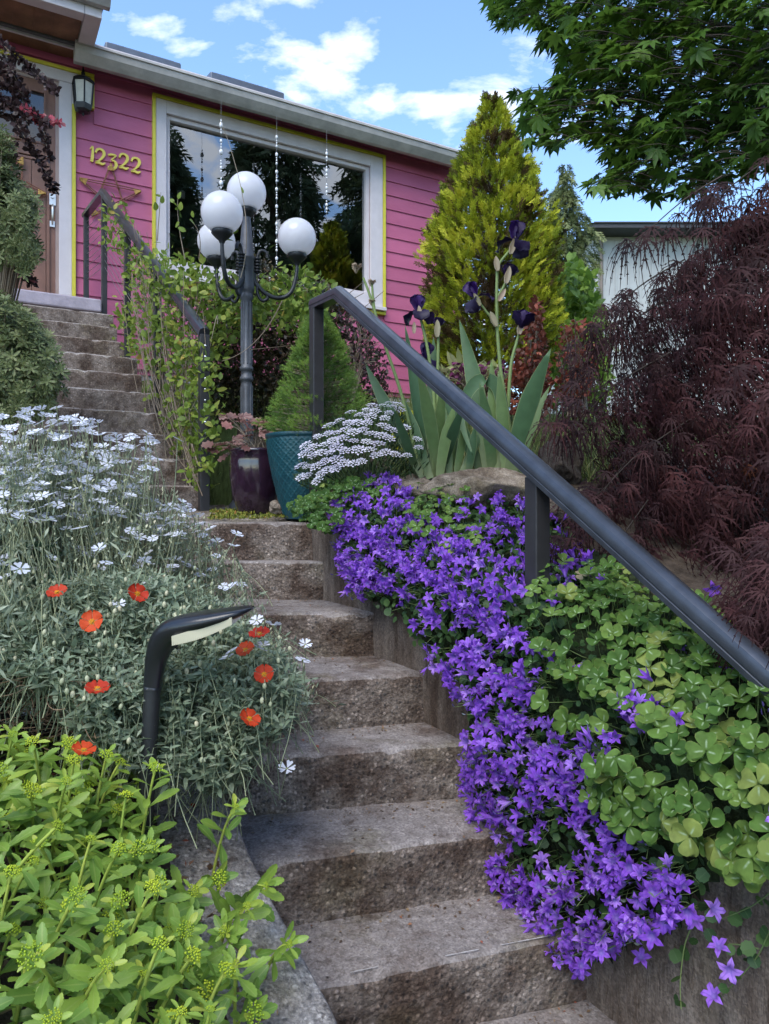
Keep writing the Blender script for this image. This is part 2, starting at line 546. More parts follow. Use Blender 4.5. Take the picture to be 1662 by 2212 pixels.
M_digit = plain('number_yellow', (0.80, 0.64, 0.10), 0.45, var=0.08)
M_gutter = plain('gutter_metal', (0.42, 0.40, 0.375), 0.45, var=0.22, scale=6, bump=0.1, bscale=50)
M_soffit = plain('soffit_wood', (0.20, 0.095, 0.05), 0.6, var=0.4, scale=5, bump=0.2, bscale=30)
M_door = plain('door_wood', (0.20, 0.095, 0.062), 0.5, var=0.2, scale=6, bump=0.12, bscale=40)
M_doorframe = plain('door_jamb', (0.34, 0.25, 0.215), 0.5, var=0.1)
M_nickel = plain('nickel', (0.62, 0.60, 0.57), 0.3, metal=0.9, var=0.08)
M_roof = plain('roof_shingle', (0.10, 0.098, 0.10), 0.9, var=0.3, scale=14, bump=0.5, bscale=50)
M_skyl = plain('skylight_frame', (0.10, 0.115, 0.14), 0.35, metal=0.3, var=0.2)
M_lantern = plain('lantern_metal', (0.012, 0.012, 0.013), 0.4, metal=0.3, var=0.2)
M_frost = plain('frosted_glass', (0.52, 0.49, 0.40), 0.35, var=0.1, scale=20)
M_twig = plain('twig', (0.23, 0.085, 0.05), 0.7, var=0.3, scale=30)
M_twigwrap = plain('twig_wrap', (0.50, 0.30, 0.08), 0.7, var=0.3, scale=40)
M_room = plain('room_paint', (0.22, 0.20, 0.18), 0.8, var=0.15, scale=3)
M_crystal = plain('crystal_bead', (0.70, 0.72, 0.76), 0.06, var=0.1, spec=0.8)
M_bark = plain('bark', (0.075, 0.055, 0.042), 0.9, var=0.4, scale=20, bump=0.8, bscale=40)

def siding_mat():
    m, t, b = newmat('magenta_siding')
    tc = node(t, 'ShaderNodeTexCoord')
    mpn = node(t, 'ShaderNodeMapping'); mpn.inputs['Scale'].default_value = (1, 1, 3.0)
    t.links.new(tc.outputs['Object'], mpn.inputs[0])
    n = node(t, 'ShaderNodeTexNoise', Scale=2.6, Detail=7.0, Roughness=0.65); t.links.new(mpn.outputs[0], n.inputs['Vector'])
    oi = node(t, 'ShaderNodeObjectInfo')
    c = ramp(t, n.outputs['Fac'], [(0.3, (0.44, 0.098, 0.188)), (0.7, (0.50, 0.122, 0.222))])
    c = mixcol(t, 1.0, c, ramp(t, oi.outputs['Random'], [(0, g3(0.90)), (1, g3(1.05))]), 'MULTIPLY')
    n3 = node(t, 'ShaderNodeTexNoise', Scale=30.0, Detail=5.0); t.links.new(tc.outputs['Object'], n3.inputs['Vector'])
    f = ramp(t, n3.outputs['Fac'], [(0.62, g3(0)), (0.8, g3(0.25))])
    c = mixcol(t, f, c, (0.45, 0.17, 0.23))
    t.links.new(c, b.inputs['Base Color'])
    b.inputs['Roughness'].default_value = 0.55
    n2 = node(t, 'ShaderNodeTexNoise', Scale=55.0, Detail=5.0)
    mp2 = node(t, 'ShaderNodeMapping'); mp2.inputs['Scale'].default_value = (0.3, 0.3, 2.0); mp2.inputs['Rotation'].default_value = (0, 0, -ANG)
    t.links.new(tc.outputs['Object'], mp2.inputs[0]); t.links.new(mp2.outputs[0], n2.inputs['Vector'])
    bp = node(t, 'ShaderNodeBump', Strength=0.12, Distance=0.01); t.links.new(n2.outputs['Fac'], bp.inputs['Height'])
    t.links.new(bp.outputs[0], b.inputs['Normal'])
    return m
M_siding = siding_mat()

def glass_mat(name, refl, tint=(1, 1, 1)):
    m, t, b = newmat(name)
    t.nodes.remove(b)
    gl = node(t, 'ShaderNodeBsdfGlossy', Roughness=0.0); gl.inputs[0].default_value = (0.9, 0.93, 0.95, 1)
    tr = node(t, 'ShaderNodeBsdfTransparent'); tr.inputs[0].default_value = (*tint, 1)
    fr = node(t, 'ShaderNodeFresnel', IOR=refl)
    tc = node(t, 'ShaderNodeTexCoord')
    n = node(t, 'ShaderNodeTexNoise', Scale=1.6, Detail=1.0); t.links.new(tc.outputs['Object'], n.inputs['Vector'])
    bp = node(t, 'ShaderNodeBump', Strength=0.05, Distance=0.05); t.links.new(n.outputs['Fac'], bp.inputs['Height'])
    t.links.new(bp.outputs[0], gl.inputs['Normal'])
    mx_ = node(t, 'ShaderNodeMixShader')
    t.links.new(fr.outputs[0], mx_.inputs[0]); t.links.new(tr.outputs[0], mx_.inputs[1]); t.links.new(gl.outputs[0], mx_.inputs[2])
    t.links.new(mx_.outputs[0], t.nodes['Material Output'].inputs[0])
    return m
M_glass = glass_mat('window_glass', 3.0, (0.75, 0.78, 0.76))

def opal_mat():
    m, t, b = newmat('opal_glass')
    b.inputs['Base Color'].default_value = (0.80, 0.79, 0.82, 1)
    b.inputs['Roughness'].default_value = 0.16
    b.inputs['Subsurface Weight'].default_value = 0.0
    b.inputs['Subsurface Radius'].default_value = (0.05, 0.05, 0.05)
    n = node(t, 'ShaderNodeTexNoise', Scale=14.0, Detail=5.0)
    tc = node(t, 'ShaderNodeTexCoord'); t.links.new(tc.outputs['Object'], n.inputs['Vector'])
    t.links.new(ramp(t, n.outputs['Fac'], [(0.3, (0.74, 0.735, 0.77)), (0.65, (0.82, 0.815, 0.84))]), b.inputs['Base Color'])
    tr = node(t, 'ShaderNodeBsdfTranslucent'); tr.inputs[0].default_value = (0.92, 0.91, 0.93, 1)
    mxs = node(t, 'ShaderNodeMixShader', Fac=0.5)
    t.links.new(b.outputs[0], mxs.inputs[1]); t.links.new(tr.outputs[0], mxs.inputs[2])
    t.links.new(mxs.outputs[0], t.nodes['Material Output'].inputs[0])
    return m
M_opal = opal_mat()

# ------------------------------------------------------------------ levels of the place
RISE = 0.17
def dropk(k): return 0.052 + RISE * k
def zk(k): return EYE - dropk(k)
WALL_S = 1.378
def wt(t): return 1.15 + 0.28 * (np.asarray(t, float) - 1.66)            # top of the right cheek wall
TR = [3.106, 2.86, 2.483, 2.165, 1.900, 1.644, 1.389, 1.13, 0.87]         # riser positions along the right wall
def nos(t):
    return np.interp(-np.asarray(t, float), [-v for v in TR], [zk(k) for k in range(9)])
def curbtop(t): return 0.542 + 0.2825 * (np.asarray(t, float) - 1.252)
def zbed(s, t):
    """soil of the left bed"""
    s = np.asarray(s, float); t = np.asarray(t, float)
    a = curbtop(t); b = 0.78 + (t - 2.1) * 0.594
    z = np.where(t < 2.05, a, np.maximum(a, b))
    z = np.minimum(z, 1.47 + np.maximum(0, t - 4.0) * 0.62)
    return z + 0.02 + np.minimum(0.32, 0.30 * np.maximum(0, 0.4 - s))
def zright(s, t):
    """soil right of the stairs"""
    s = np.asarray(s, float); t = np.asarray(t, float)
    a = wt(np.minimum(t, 3.1)) + 0.02 + 0.25 * np.clip(s - 1.45, 0, 0.8)
    b = 1.60 + 0.27 * np.maximum(0, t - 3.0)
    f = np.clip((t - 2.2) / 1.0, 0, 1)
    return np.where(t < 3.2, a * (1 - f) + np.maximum(a, 1.60) * f, b)
def ground_z(s, t):
    z = np.where(s < 0.5, zbed(s, t), np.where(s > 1.5, zright(s, t), 0))
    cor = (s >= 0.42) & (s <= 1.5) & (t < 3.5)
    z = np.where(cor, nos(t) - 0.45, z)
    land = (t >= 3.5) & (t < 4.5) & (s < 1.9) & (s > -0.6)
    z = np.where(land, 1.36, z)
    mid = (t >= 3.5) & (s >= 0.5) & (s <= 1.5)
    z = np.where(mid & (t >= 4.5), 1.40 + 0.27 * (t - 4.5), z)
    ups = (t >= 4.1) & (t < 7.9) & (s > -0.45) & (s < 1.25)
    z = np.where(ups, 1.35, z)
    # hill levels off behind the house, street in front
    far = 2.80 + 0.03 * np.maximum(0, t - 7.6)
    z = np.where(t > 7.6, np.minimum(far, 4.5), z)
    z = np.minimum(z, 5.0)
    fr = np.clip((t - 0.15) / 0.5, 0, 1)
    z = z * fr
    # far to the sides the slope becomes even
    return z

def build_ground():
    a = np.concatenate([-np.geomspace(600, 8, 14), np.arange(-7, -1.2, 0.35), np.arange(-1.2, 3.4, 0.05), np.arange(3.4, 9, 0.35), np.geomspace(9, 600, 14)])
    b = np.concatenate([-np.geomspace(600, 3, 10), np.arange(-2.5, 0, 0.4), np.arange(0, 5, 0.05), np.arange(5, 12, 0.3), np.geomspace(12, 600, 14)])
    S, T = np.meshgrid(a, b)
    Z = ground_z(S, T)
    near = (np.abs(S) < 9) & (T > 0.3) & (T < 12)
    Z = Z + near * 0.035 * (vnoise(np.stack([S, T, S * 0], -1), 5.0) - 0.5)
    X = S * CS - T * SN; Y = S * SN + T * CS
    V = np.stack([X, Y, Z], -1).reshape(-1, 3)
    nx = len(a); ny = len(b)
    i = np.arange(ny - 1)[:, None] * nx + np.arange(nx - 1)[None]
    F = np.stack([i, i + 1, i + nx + 1, i + nx], -1).reshape(-1, 4)
    sc = (S[:-1, :-1] + S[1:, 1:]) / 2; tcn = (T[:-1, :-1] + T[1:, 1:]) / 2
    mi = np.where((tcn > 4.6) & (sc > 1.3) | (np.abs(sc) > 9) | (tcn > 12), 1, 0).ravel()
    me = mesh_np('ground', V, F, None, [M_soil, M_lawn], True, mi)
    kind(link('ground', me), 'structure')
build_ground()

# sidewalk below the stairs
mb = MB()
mb.box(ST(-6, -2.6, 0.012), np.array([14 * CS, 14 * SN, 0]), np.array([-2.8 * SN, 2.8 * CS, 0]), (0, 0, 0.03))
kind(mb.build('pavement', M_curb), 'structure')

# ------------------------------------------------------------------ lower stairs
Rpx = {1: (764, 1214), 2: (834, 1323), 3: (923, 1454), 4: (1024, 1605), 6: (1282, 2012)}
Lpx = {1: (486, 1212), 2: (551, 1325), 3: (605, 1474), 4: (525, 1640), 5: (574, 1867), 6: (700, 2131)}
def onlevel(px, d):
    Y = FPX * d / (px[1] - CY)
    return np.array([(px[0] - CX) / FPX * Y, Y])
edges = {}
for k in range(9):
    if k == 0:
        r = np.array([-0.27, 3.40]); l = np.array([-1.25, 3.50])
    else:
        r = onlevel(Rpx[k], dropk(k)) if k in Rpx else ST(WALL_S, TR[k], 0)[:2]
        if k in Lpx:
            l = onlevel(Lpx[k], dropk(k))
        else:
            dv = edges[6][0] - edges[6][1]
            l = r + dv * 1.1
    d = (r - l) / np.linalg.norm(r - l)
    edges[k] = (l - d * 0.45, r + d * 0.05)

def step_block(name, parent, le, re, lb, rb, zt, zb, mats, n=64, seed=0.0, lift=0.0, worn=1.0):
    """one concrete step: riser below the front edge, tread behind it, worn nosing"""
    f = np.linspace(0, 1, n + 1)
    V = []; prof = [(0.0, zb), (0.0, zb + (zt - zb) * 0.25), (0.0, zb + (zt - zb) * 0.5), (0.0, zb + (zt - zb) * 0.75), (0.0, zt - 0.022), (0.004, zt - 0.009), (0.014, zt - 0.002), (0.035, zt)]
    rows = []
    fe = le[None] * (1 - f[:, None]) + re[None] * f[:, None]
    be = lb[None] * (1 - f[:, None]) + rb[None] * f[:, None]
    dirv = be - fe; ln = np.linalg.norm(dirv, axis=1, keepdims=True); dirn = dirv / ln
    for (o, z) in prof:
        p = np.concatenate([fe + dirn * o, np.full((n + 1, 1), z)], 1)
        nz = vnoise(p + seed, 38) - 0.5; nz2 = vnoise(p + seed + 9, 9) - 0.5
        p[:, :2] += dirn * (nz * 0.006 + nz2 * 0.010)[:, None] * worn
        if z > zt - 0.012:
            chip = np.maximum(0, vnoise(p + seed + 3, 22) - 0.62) * 0.05
            p[:, 2] -= chip * worn
        rows.append(p)
    for g in (0.25, 0.5, 0.75, 1.0):
        p = np.concatenate([fe + dirv * g, np.full((n + 1, 1), zt)], 1)
        p[:, 2] += (vnoise(p + seed, 14) - 0.5) * 0.006
        rows.append(p)
    for r_ in rows:
        r_[:, 2] += lift * (1 - f) * (r_[:, 2] > zb + 0.01)
    V = np.concatenate(rows)
    m = n + 1
    i = np.arange(len(rows) - 1)[:, None] * m + np.arange(n)[None]
    F = np.stack([i, i + 1, i + m + 1, i + m], -1)
    mi = np.zeros(F.shape[:2], int); mi[5:] = 1
    F = F.reshape(-1, 4); mi = mi.ravel()
    # closing ends and back
    me = mesh_np(name, V, F, None, mats, False, mi)
    me.polygons.foreach_set('use_smooth', np.ones(len(F), bool))
    o = link(name, me, parent)
    return o

stairs = thing('concrete_staircase', 'weathered concrete garden steps climbing from the foreground to the landing with pots', 'stairs', ST(1.0, 0.9, 0))
for k in range(9):
    le, re = edges[k]
    if k == 0:
        lb, rb = le + np.array([-0.05, 0.3]), re + np.array([0, 0.3])
    else:
        lb, rb = edges[k - 1]
        lb = lb + (lb - le) * 0.06; rb = rb + (rb - re) * 0.06
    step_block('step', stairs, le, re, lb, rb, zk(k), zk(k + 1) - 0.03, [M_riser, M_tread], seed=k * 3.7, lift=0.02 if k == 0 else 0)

# thin chalk line on the third step from the bottom
chalk = plain('chalk', (0.38, 0.36, 0.345), 0.9, var=0.3, scale=120)
for (x0, y0, x1, y1) in ((757, 2104, 818, 2091), (962, 2068, 1035, 2054), (1084, 2044, 1190, 2024)):
    a = onlevel((x0, y0), dropk(6)); b = onlevel((x1, y1), dropk(6))
    mb = MB(); d = (b - a); pn = np.array([-d[1], d[0]]) / np.linalg.norm(d)
    z = zk(6) + 0.004
    V = []; n = 10
    for i in range(n + 1):
        c = a + d * i / n; ww = 0.0016 * (0.5 + random.random())
        V += [(*(c - pn * ww), z), (*(c + pn * ww), z)]
    mb.add(V, [(2 * i, 2 * i + 2, 2 * i + 3, 2 * i + 1) for i in range(n)])
    mb.build('chalk_mark', chalk, stairs)

# landing
def landing():
    n = 60
    u = np.linspace(0, 1, n)
    U, W = np.meshgrid(u, u)
    FL, FR, BR, BL = np.array([-1.7, 3.60]), np.array([0.02, 3.42]), np.array([0.3, 5.0]), np.array([-2.6, 4.7])
    p = (FL * (1 - U)[..., None] + FR * U[..., None]) * (1 - W)[..., None] + (BL * (1 - U)[..., None] + BR * U[..., None]) * W[..., None]
    z = zk(0) - 0.014 + 0.02 * (1 - U) + 0.09 * W + 0.014 * np.clip(W * 5, 0, 1)
    q = np.concatenate([p, z[..., None]], -1)
    q[..., 2] += 0.05 * (vnoise(q, 9) - 0.5) * np.clip(W * 6, 0, 1) + 0.02 * (vnoise(q, 40) - 0.5) * np.clip(W * 8, 0.1, 1)
    i = np.arange(n - 1)[:, None] * n + np.arange(n - 1)[None]
    F = np.stack([i, i + 1, i + n + 1, i + n], -1).reshape(-1, 4)
    kind(link('landing_path', mesh_np('landing_path', q.reshape(-1, 3), F, None, M_mossy, True)), 'structure')
landing()
def zland(p):
    return zk(0) + 0.012 + 0.062 * (p[1] - 3.45)

# ------------------------------------------------------------------ side walls of the lower stairs
def ramp_wall(name, label, cat, s0, s1, t0, t1, top, bot, mats, n=90, hs=14, flat=0.0):
    o0 = ST((s0 + s1) / 2, t0, 0)
    tt = np.linspace(t0, t1, n)
    prof = []
    for q in np.linspace(0, 1, hs): prof.append((s0, 'f', q))
    for q in (0.04, 0.3, 0.6, 0.96): prof.append((s0 + (s1 - s0) * q, 't', 1))
    for q in np.linspace(1, 0, hs): prof.append((s1, 'f', q))
    rows = []
    for (s, k_, q) in prof:
        zt = top(tt); zb = bot(tt)
        z = zb + (zt - 0.012 - zb) * q if k_ == 'f' else zt
        p = np.stack([s * CS - tt * SN, s * SN + tt * CS, z], -1)
        d = (vnoise(p, 30) - 0.5) * 0.008 + (vnoise(p + 5, 7) - 0.5) * 0.014
        p[:, 0] += d * CS; p[:, 1] += d * SN
        if k_ == 't': p[:, 2] += (vnoise(p, 20) - 0.5) * 0.01
        rows.append(p)
    V = np.concatenate(rows); m = len(prof)
    i = np.arange(m - 1)[:, None] * n + np.arange(n - 1)[None]
    F = [tuple(f) for f in np.stack([i, i + n, i + n + 1, i + 1], -1).reshape(-1, 4)]
    mi = np.repeat([0] * (hs - 1) + [1] * 5 + [0] * (hs - 1), n - 1).tolist()
    F.append(tuple(r * n for r in range(m))[::-1]); F.append(tuple(r * n + n - 1 for r in range(m))); mi += [0, 0]
    me = bpy.data.meshes.new(name); me.from_pydata([tuple(v) for v in V], [], F)
    for m_ in mats: me.materials.append(m_)
    me.polygons.foreach_set('material_index', mi); me.polygons.foreach_set('use_smooth', [True] * (len(F) - 2) + [False] * 2); me.update()
    return tag(link(name, me), label, cat)
ramp_wall('retaining_wall', 'rough stained concrete cheek wall under the purple bellflowers', 'wall', WALL_S, WALL_S + 0.2, 0.25, 3.14, wt, lambda t: t * 0 - 0.1, [M_wallc, M_curb])
ramp_wall('concrete_curb', 'sloping speckled concrete curb between the yellow green stonecrop and the steps', 'curb', 0.36, 0.60, 0.3, 2.45, curbtop, lambda t: t * 0 - 0.1, [M_riser, M_curb])

# ------------------------------------------------------------------ upper stairs
upper = thing('concrete_staircase', 'dark weathered upper flight of concrete steps rising from the landing to the front door', 'stairs', P(435, 1095, 4.13))
ua = P(435, 1049, 4.13)[:2]; ub = P(235, 678, 6.10)[:2]
WD = np.array([CS, SN]); UD = np.array([-SN, CS])
NU = 11
for k in range(NU):
    f = k / 9.0
    r = ua + (ub - ua) * f
    jit = 0.02 * math.sin(k * 2.3)
    r = r + WD * (jit + 0.02)
    l = r - WD * 1.45
    z = EYE + 0.147 + 0.165 * k
    nx_ = (ub - ua) / 9.0
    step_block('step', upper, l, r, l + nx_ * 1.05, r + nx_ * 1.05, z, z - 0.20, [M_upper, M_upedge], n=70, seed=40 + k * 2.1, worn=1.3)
    # end face of the step
    mb = MB()
    th = np.array([*(WD * 0.06), 0])
    mb.box(np.array([*(r - WD * 0.064 + nx_ * 0.03), z - 0.9]), th, np.array([*(nx_ * 1.0), 0]), (0, 0, 0.9 - 0.006))
    mb.build('step_end', M_upper, upper)

# ------------------------------------------------------------------ house
W0 = np.array([-2.955, 7.1])
def HW(a, b, z):
    p = W0 + a * WD + b * UD
    return np.array([p[0], p[1], z])
def HP(x, y, b=0.0):
    """pixel on the plane b in front of (-) or behind (+) the house front -> (a, z)"""
    dx_, dz_ = (x - CX) / FPX, (CY - y) / FPX
    Y = (W0 @ UD + b) / (dx_ * UD[0] + UD[1])
    p = np.array([dx_ * Y, Y]) - W0
    return float(p @ WD), EYE + dz_ * Y
house = thing('house', 'magenta lap sided house with white and yellow trim and large front window', 'house', HW(2.0, 1.0, 2.6))
def hbox(mb, a0, a1, b0, b1, z0, z1, mi=0):
    return mb.prism([HW(a0, b0, z0), HW(a1, b0, z0), HW(a1, b1, z0), HW(a0, b1, z0), HW(a0, b0, z1), HW(a1, b0, z1), HW(a1, b1, z1), HW(a0, b1, z1)], mi)

A_L = -3.2
A_R = HP(985, 600)[0]
z_sid0 = HP(870, 850)[1]
z_top = (HP(197, 128)[1] + HP(862, 321)[1]) / 2 + 0.02
# window opening (outside of the yellow trim)
wa0, wz1 = HP(328, 204); wa1, _ = HP(830, 342)
wz0 = HP(330, 602)[1]
# door opening: outside of the yellow trim
da1 = HP(163, 400)[0]; dz1 = HP(203, 166)[1]
ea1 = HP(203, 200)[0]; ez0 = HP(203, 240)[1]
floor_z = EYE + 1.80
WALL_PANELS = [(wa0, wa1, wz0, wz1), (-1.6, da1, floor_z - 1, dz1), (da1, ea1, ez0, dz1)]
EXPO = 0.1665
nc = int(math.ceil((z_top - z_sid0) / EXPO))
for i in range(nc):
    z0 = z_sid0 + i * EXPO; z1 = min(z0 + EXPO + 0.012, z_top + 0.01)
    zm0, zm1 = z0, z0 + EXPO
    cuts = [(a0, a1) for (a0, a1, q0, q1) in WALL_PANELS if q0 < zm1 - 0.004 and q1 > zm0 + 0.004]
    pieces = [(A_L, A_R)]
    for c0, c1 in cuts:
        nw = []
        for p0, p1 in pieces:
            if c0 > p0: nw.append((p0, min(p1, c0)))
            if c1 < p1: nw.append((max(p0, c1), p1))
        pieces = [q for q in nw if q[1] - q[0] > 0.01]
    # boards are butted about every 3.6 m
    fin = []
    for p0, p1 in pieces:
        if p1 - p0 > 3.8:
            m_ = p0 + (p1 - p0) * (0.35 + 0.3 * random.random()); fin += [(p0, m_ - 0.001), (m_ + 0.001, p1)]
        else:
            fin.append((p0, p1))
    for p0, p1 in fin:
        mb = MB()
        lip = 0.020
        c = [HW(p0, -lip, z0), HW(p1, -lip, z0), HW(p1, 0, z0), HW(p0, 0, z0), HW(p0, -0.006, z1), HW(p1, -0.006, z1), HW(p1, 0, z1), HW(p0, 0, z1)]
        mb.prism(c)
        mb.build('siding_board', M_siding, house)

# glass and inner frame positions
ga0, gz1 = HP(357, 250, 0.03); ga1, _ = HP(796, 372, 0.03); gz0 = HP(361, 570, 0.03)[1]
yw = 0.035
tw = ga0 - wa0 - yw
# wall core with the window opening
mb = MB()
hbox(mb, A_L, ga0 - 0.005, 0.004, 0.16, z_sid0 - 0.05, z_top + 0.05)
hbox(mb, ga1 + 0.005, A_R - 0.004, 0.004, 0.16, z_sid0 - 0.05, z_top + 0.05)
hbox(mb, ga0 - 0.005, ga1 + 0.005, 0.004, 0.16, z_sid0 - 0.05, gz0 - 0.005)
hbox(mb, ga0 - 0.005, ga1 + 0.005, 0.004, 0.16, gz1 + 0.005, z_top + 0.05)
mb.build('wall', M_siding, house)
# right end wall of the house
mb = MB(); hbox(mb, A_R - 0.16, A_R, 0.165, 7.0, z_sid0 - 0.05, z_top + 0.05); mb.build('end_wall', M_siding, house)
mb = MB(); hbox(mb, A_R - 0.01, A_R + 0.09, -0.026, 0.08, z_sid0, z_top); mb.build('corner_board', M_siding, house)
# foundation
mb = MB(); hbox(mb, A_L, A_R - 0.02, 0.02, 7.0, 1.2, z_sid0 - 0.052); mb.build('foundation', M_found, house)

# window: white casing, yellow outer trim, sash, glass, sill
def frame(mb, a0, a1, z0, z1, w_, b0, b1, mi=0, wb=None):
    wb = w_ if wb is None else wb
    hbox(mb, a0, a0 + w_, b0, b1, z0, z1, mi); hbox(mb, a1 - w_, a1, b0, b1, z0, z1, mi)
    hbox(mb, a0 + w_, a1 - w_, b0, b1, z1 - w_, z1, mi); hbox(mb, a0 + w_, a1 - w_, b0, b1, z0, z0 + wb, mi)
mb = MB()
hbox(mb, wa0 + yw, ga0, -0.035, 0.002, wz0 + 0.004, wz1 - yw); hbox(mb, ga1, wa1 - yw, -0.035, 0.002, wz0 + 0.004, wz1 - yw)
hbox(mb, ga0 + 0.001, ga1 - 0.001, -0.034, 0.002, gz1, wz1 - yw); hbox(mb, ga0 + 0.001, ga1 - 0.001, -0.034, 0.002, wz0 + 0.004, gz0); win = mb.build('window', M_white, house, bevel=0.004)
mb = MB(); frame(mb, wa0, wa1, wz0 - 0.03, wz1, yw - 0.003, -0.048, 0.0); mb.build('yellow_trim', M_yellow, win, bevel=0.003)
mb = MB(); frame(mb, ga0 - 0.002, ga1 + 0.002, gz0 - 0.002, gz1 + 0.002, 0.045, 0.006, 0.075); mb.build('sash', M_white, win, bevel=0.004)
mb = MB()
V = [HW(ga0 + 0.03, 0.055, gz0 + 0.03), HW(ga1 - 0.03, 0.055, gz0 + 0.03), HW(ga1 - 0.03, 0.055, gz1 - 0.03), HW(ga0 + 0.03, 0.055, gz1 - 0.03)]
mb.add(V, [(0, 1, 2, 3)]); mb.build('pane', M_glass, win)
mb = MB(); hbox(mb, wa0 + 0.01, wa1 - 0.01, -0.085, -0.036, wz0 + 0.01, wz0 + 0.05); mb.build('sill', M_white, win, bevel=0.004)
# room behind the window
mb = MB()
ra0, ra1, rb0, rb1, rz0, rz1 = ga0 - 0.7, ga1 + 0.6, 0.17, 3.4, floor_z, floor_z + 2.42
hbox(mb, ra0, ra1, rb1, rb1 + 0.05, rz0, rz1); hbox(mb, ra0 - 0.05, ra0, rb0, rb1, rz0, rz1); hbox(mb, ra1, ra1 + 0.05, rb0, rb1, rz0, rz1)
hbox(mb, ra0, ra1, rb0, rb1, rz0 - 0.05, rz0); hbox(mb, ra0, ra1, rb0, rb1, rz1, rz1 + 0.05)
mb.build('room', M_room, house)

# door
ja1 = HP(127, 400)[0]; jz1 = HP(128, 178)[1]
D_L = ja1 - 0.96
mb = MB(); hbox(mb, D_L, ja1 - 0.03, 0.0, 0.04, floor_z + 0.02, jz1 - 0.03)
door = mb.build('door', M_door, house)
mb = MB(); hbox(mb, ja1 - 0.028, ja1, -0.005, 0.05, floor_z, jz1); hbox(mb, D_L, ja1 - 0.028, -0.005, 0.05, jz1 - 0.028, jz1); mb.build('jamb', M_doorframe, door)
pz = HP(60, 335)[1]
# planked lower panel
pa0, pa1 = D_L + 0.11, HP(100, 400)[0]
npl = 6
for i in range(npl):
    mb = MB(); w_ = (pa1 - pa0) / npl
    hbox(mb, pa0 + i * w_ + 0.003, pa0 + (i + 1) * w_ - 0.003, -0.012, 0.0, floor_z + 0.16, pz - 0.04)
    mb.build('plank', M_door, door, bevel=0.003)
mb = MB(); frame(mb, pa0 - 0.03, pa1 + 0.03, floor_z + 0.13, pz - 0.01, 0.027, -0.018, 0.0); mb.build('panel_moulding', M_door, door, bevel=0.003)
gz_a, gz_b = HP(60, 315)[1], HP(60, 195)[1]
mb = MB(); hbox(mb, pa0 - 0.05, pa1 + 0.05, -0.03, 0.0, pz - 0.005, pz + 0.03); mb.build('shelf_moulding', M_door, door, bevel=0.003)
for i in range(3):
    w_ = (pa1 - pa0) / 3
    mb = MB()
    V = [HW(pa0 + i * w_ + 0.02, -0.006, gz_a + 0.06), HW(pa0 + (i + 1) * w_ - 0.02, -0.006, gz_a + 0.06), HW(pa0 + (i + 1) * w_ - 0.02, -0.006, gz_b), HW(pa0 + i * w_ + 0.02, -0.006, gz_b)]
    mb.add(V, [(0, 1, 2, 3)]); pn = mb.build('pane', plain('door_glass', (0.012, 0.013, 0.014), 0.04, var=0.1, spec=0.9) if i == 0 else bpy.data.materials['door_glass'], door)
    mb = MB(); frame(mb, pa0 + i * w_, pa0 + (i + 1) * w_ - 0.002, gz_a + 0.04, gz_b + 0.02, 0.018, -0.02, -0.001); mb.build('muntin', M_door, door, bevel=0.002)
ha, hz = HP(113, 431)
mb = MB(); hbox(mb, ha - 0.032, ha + 0.032, -0.018, 0.0, hz - 0.06, hz + 0.05); mb.tube([HW(ha, -0.018, hz + 0.022), HW(ha, -0.03, hz + 0.022)], 0.018, 12)
mb.build('deadbolt', M_nickel, door, bevel=0.003)
_, hz2 = HP(112, 484)
mb = MB(); mb.tube([HW(ha, -0.005, hz - 0.06), HW(ha, -0.05, hz - 0.075), HW(ha, -0.055, hz - 0.12), HW(ha, -0.045, hz2 + 0.05), HW(ha, -0.03, hz2), HW(ha, -0.004, hz2)], [0.012, 0.014, 0.012, 0.008, 0.007, 0.008], 8)
hbox(mb, ha - 0.022, ha + 0.022, -0.014, 0.0, hz2 - 0.03, hz2 + 0.025)
mb.build('handle', M_nickel, door)
# door casing with the ear behind the lantern
mb = MB()
hbox(mb, ja1 + 0.001, da1 - 0.034, -0.035, 0.002, floor_z, jz1 + 0.002)
hbox(mb, D_L - 0.1, ea1 - 0.034, -0.035, 0.002, jz1 + 0.004, dz1 - 0.034)
hbox(mb, da1 - 0.032, ea1 - 0.034, -0.035, 0.002, ez0, jz1 + 0.002)
mb.build('door_casing', M_white, house, bevel=0.004)
mb = MB()
hbox(mb, da1 - 0.032, da1, -0.048, 0.0, floor_z, ez0 - 0.002)
hbox(mb, D_L - 0.1, ea1, -0.048, 0.0, dz1 - 0.032, dz1)
hbox(mb, ea1 - 0.032, ea1, -0.048, 0.0, ez0, dz1 - 0.034)
mb.build('yellow_trim', M_yellow, house, bevel=0.003)

# gutter, eave, roof, skylights
gb = -0.34
g_top = (HP(200, 99, gb)[1] + HP(862, 289, gb)[1]) / 2; g_bot = (HP(197, 128, gb)[1] + HP(862, 321, gb)[1]) / 2
ga_end = A_R + 0.25
prof = [(-0.22, 0.0), (-0.27, 0.0), (-0.30, 0.03), (-0.335, 0.07), (-0.345, 0.11), (-0.345, g_top - g_bot), (-0.36, g_top - g_bot), (-0.36, g_top - g_bot - 0.02), (-0.22, g_top - g_bot - 0.03)]
def extrude(mb, prof, a0, a1, z0, mi=0):
    n = len(prof)
    V = [HW(a0, b, z0 + z) for b, z in prof] + [HW(a1, b, z0 + z) for b, z in prof]
    F = [(i, (i + 1) % n, n + (i + 1) % n, n + i) for i in range(n)] + [tuple(range(n))[::-1], tuple(range(n, 2 * n))]
    return mb.add(V, F, mi)
mb = MB(); extrude(mb, prof, -0.05, ga_end, g_bot); mb.build('gutter', M_gutter, house)
mb = MB(); hbox(mb, A_L, ga_end - 0.03, -0.215, 0.0, z_top + 0.004, z_top + 0.03); mb.build('soffit', M_white, house)
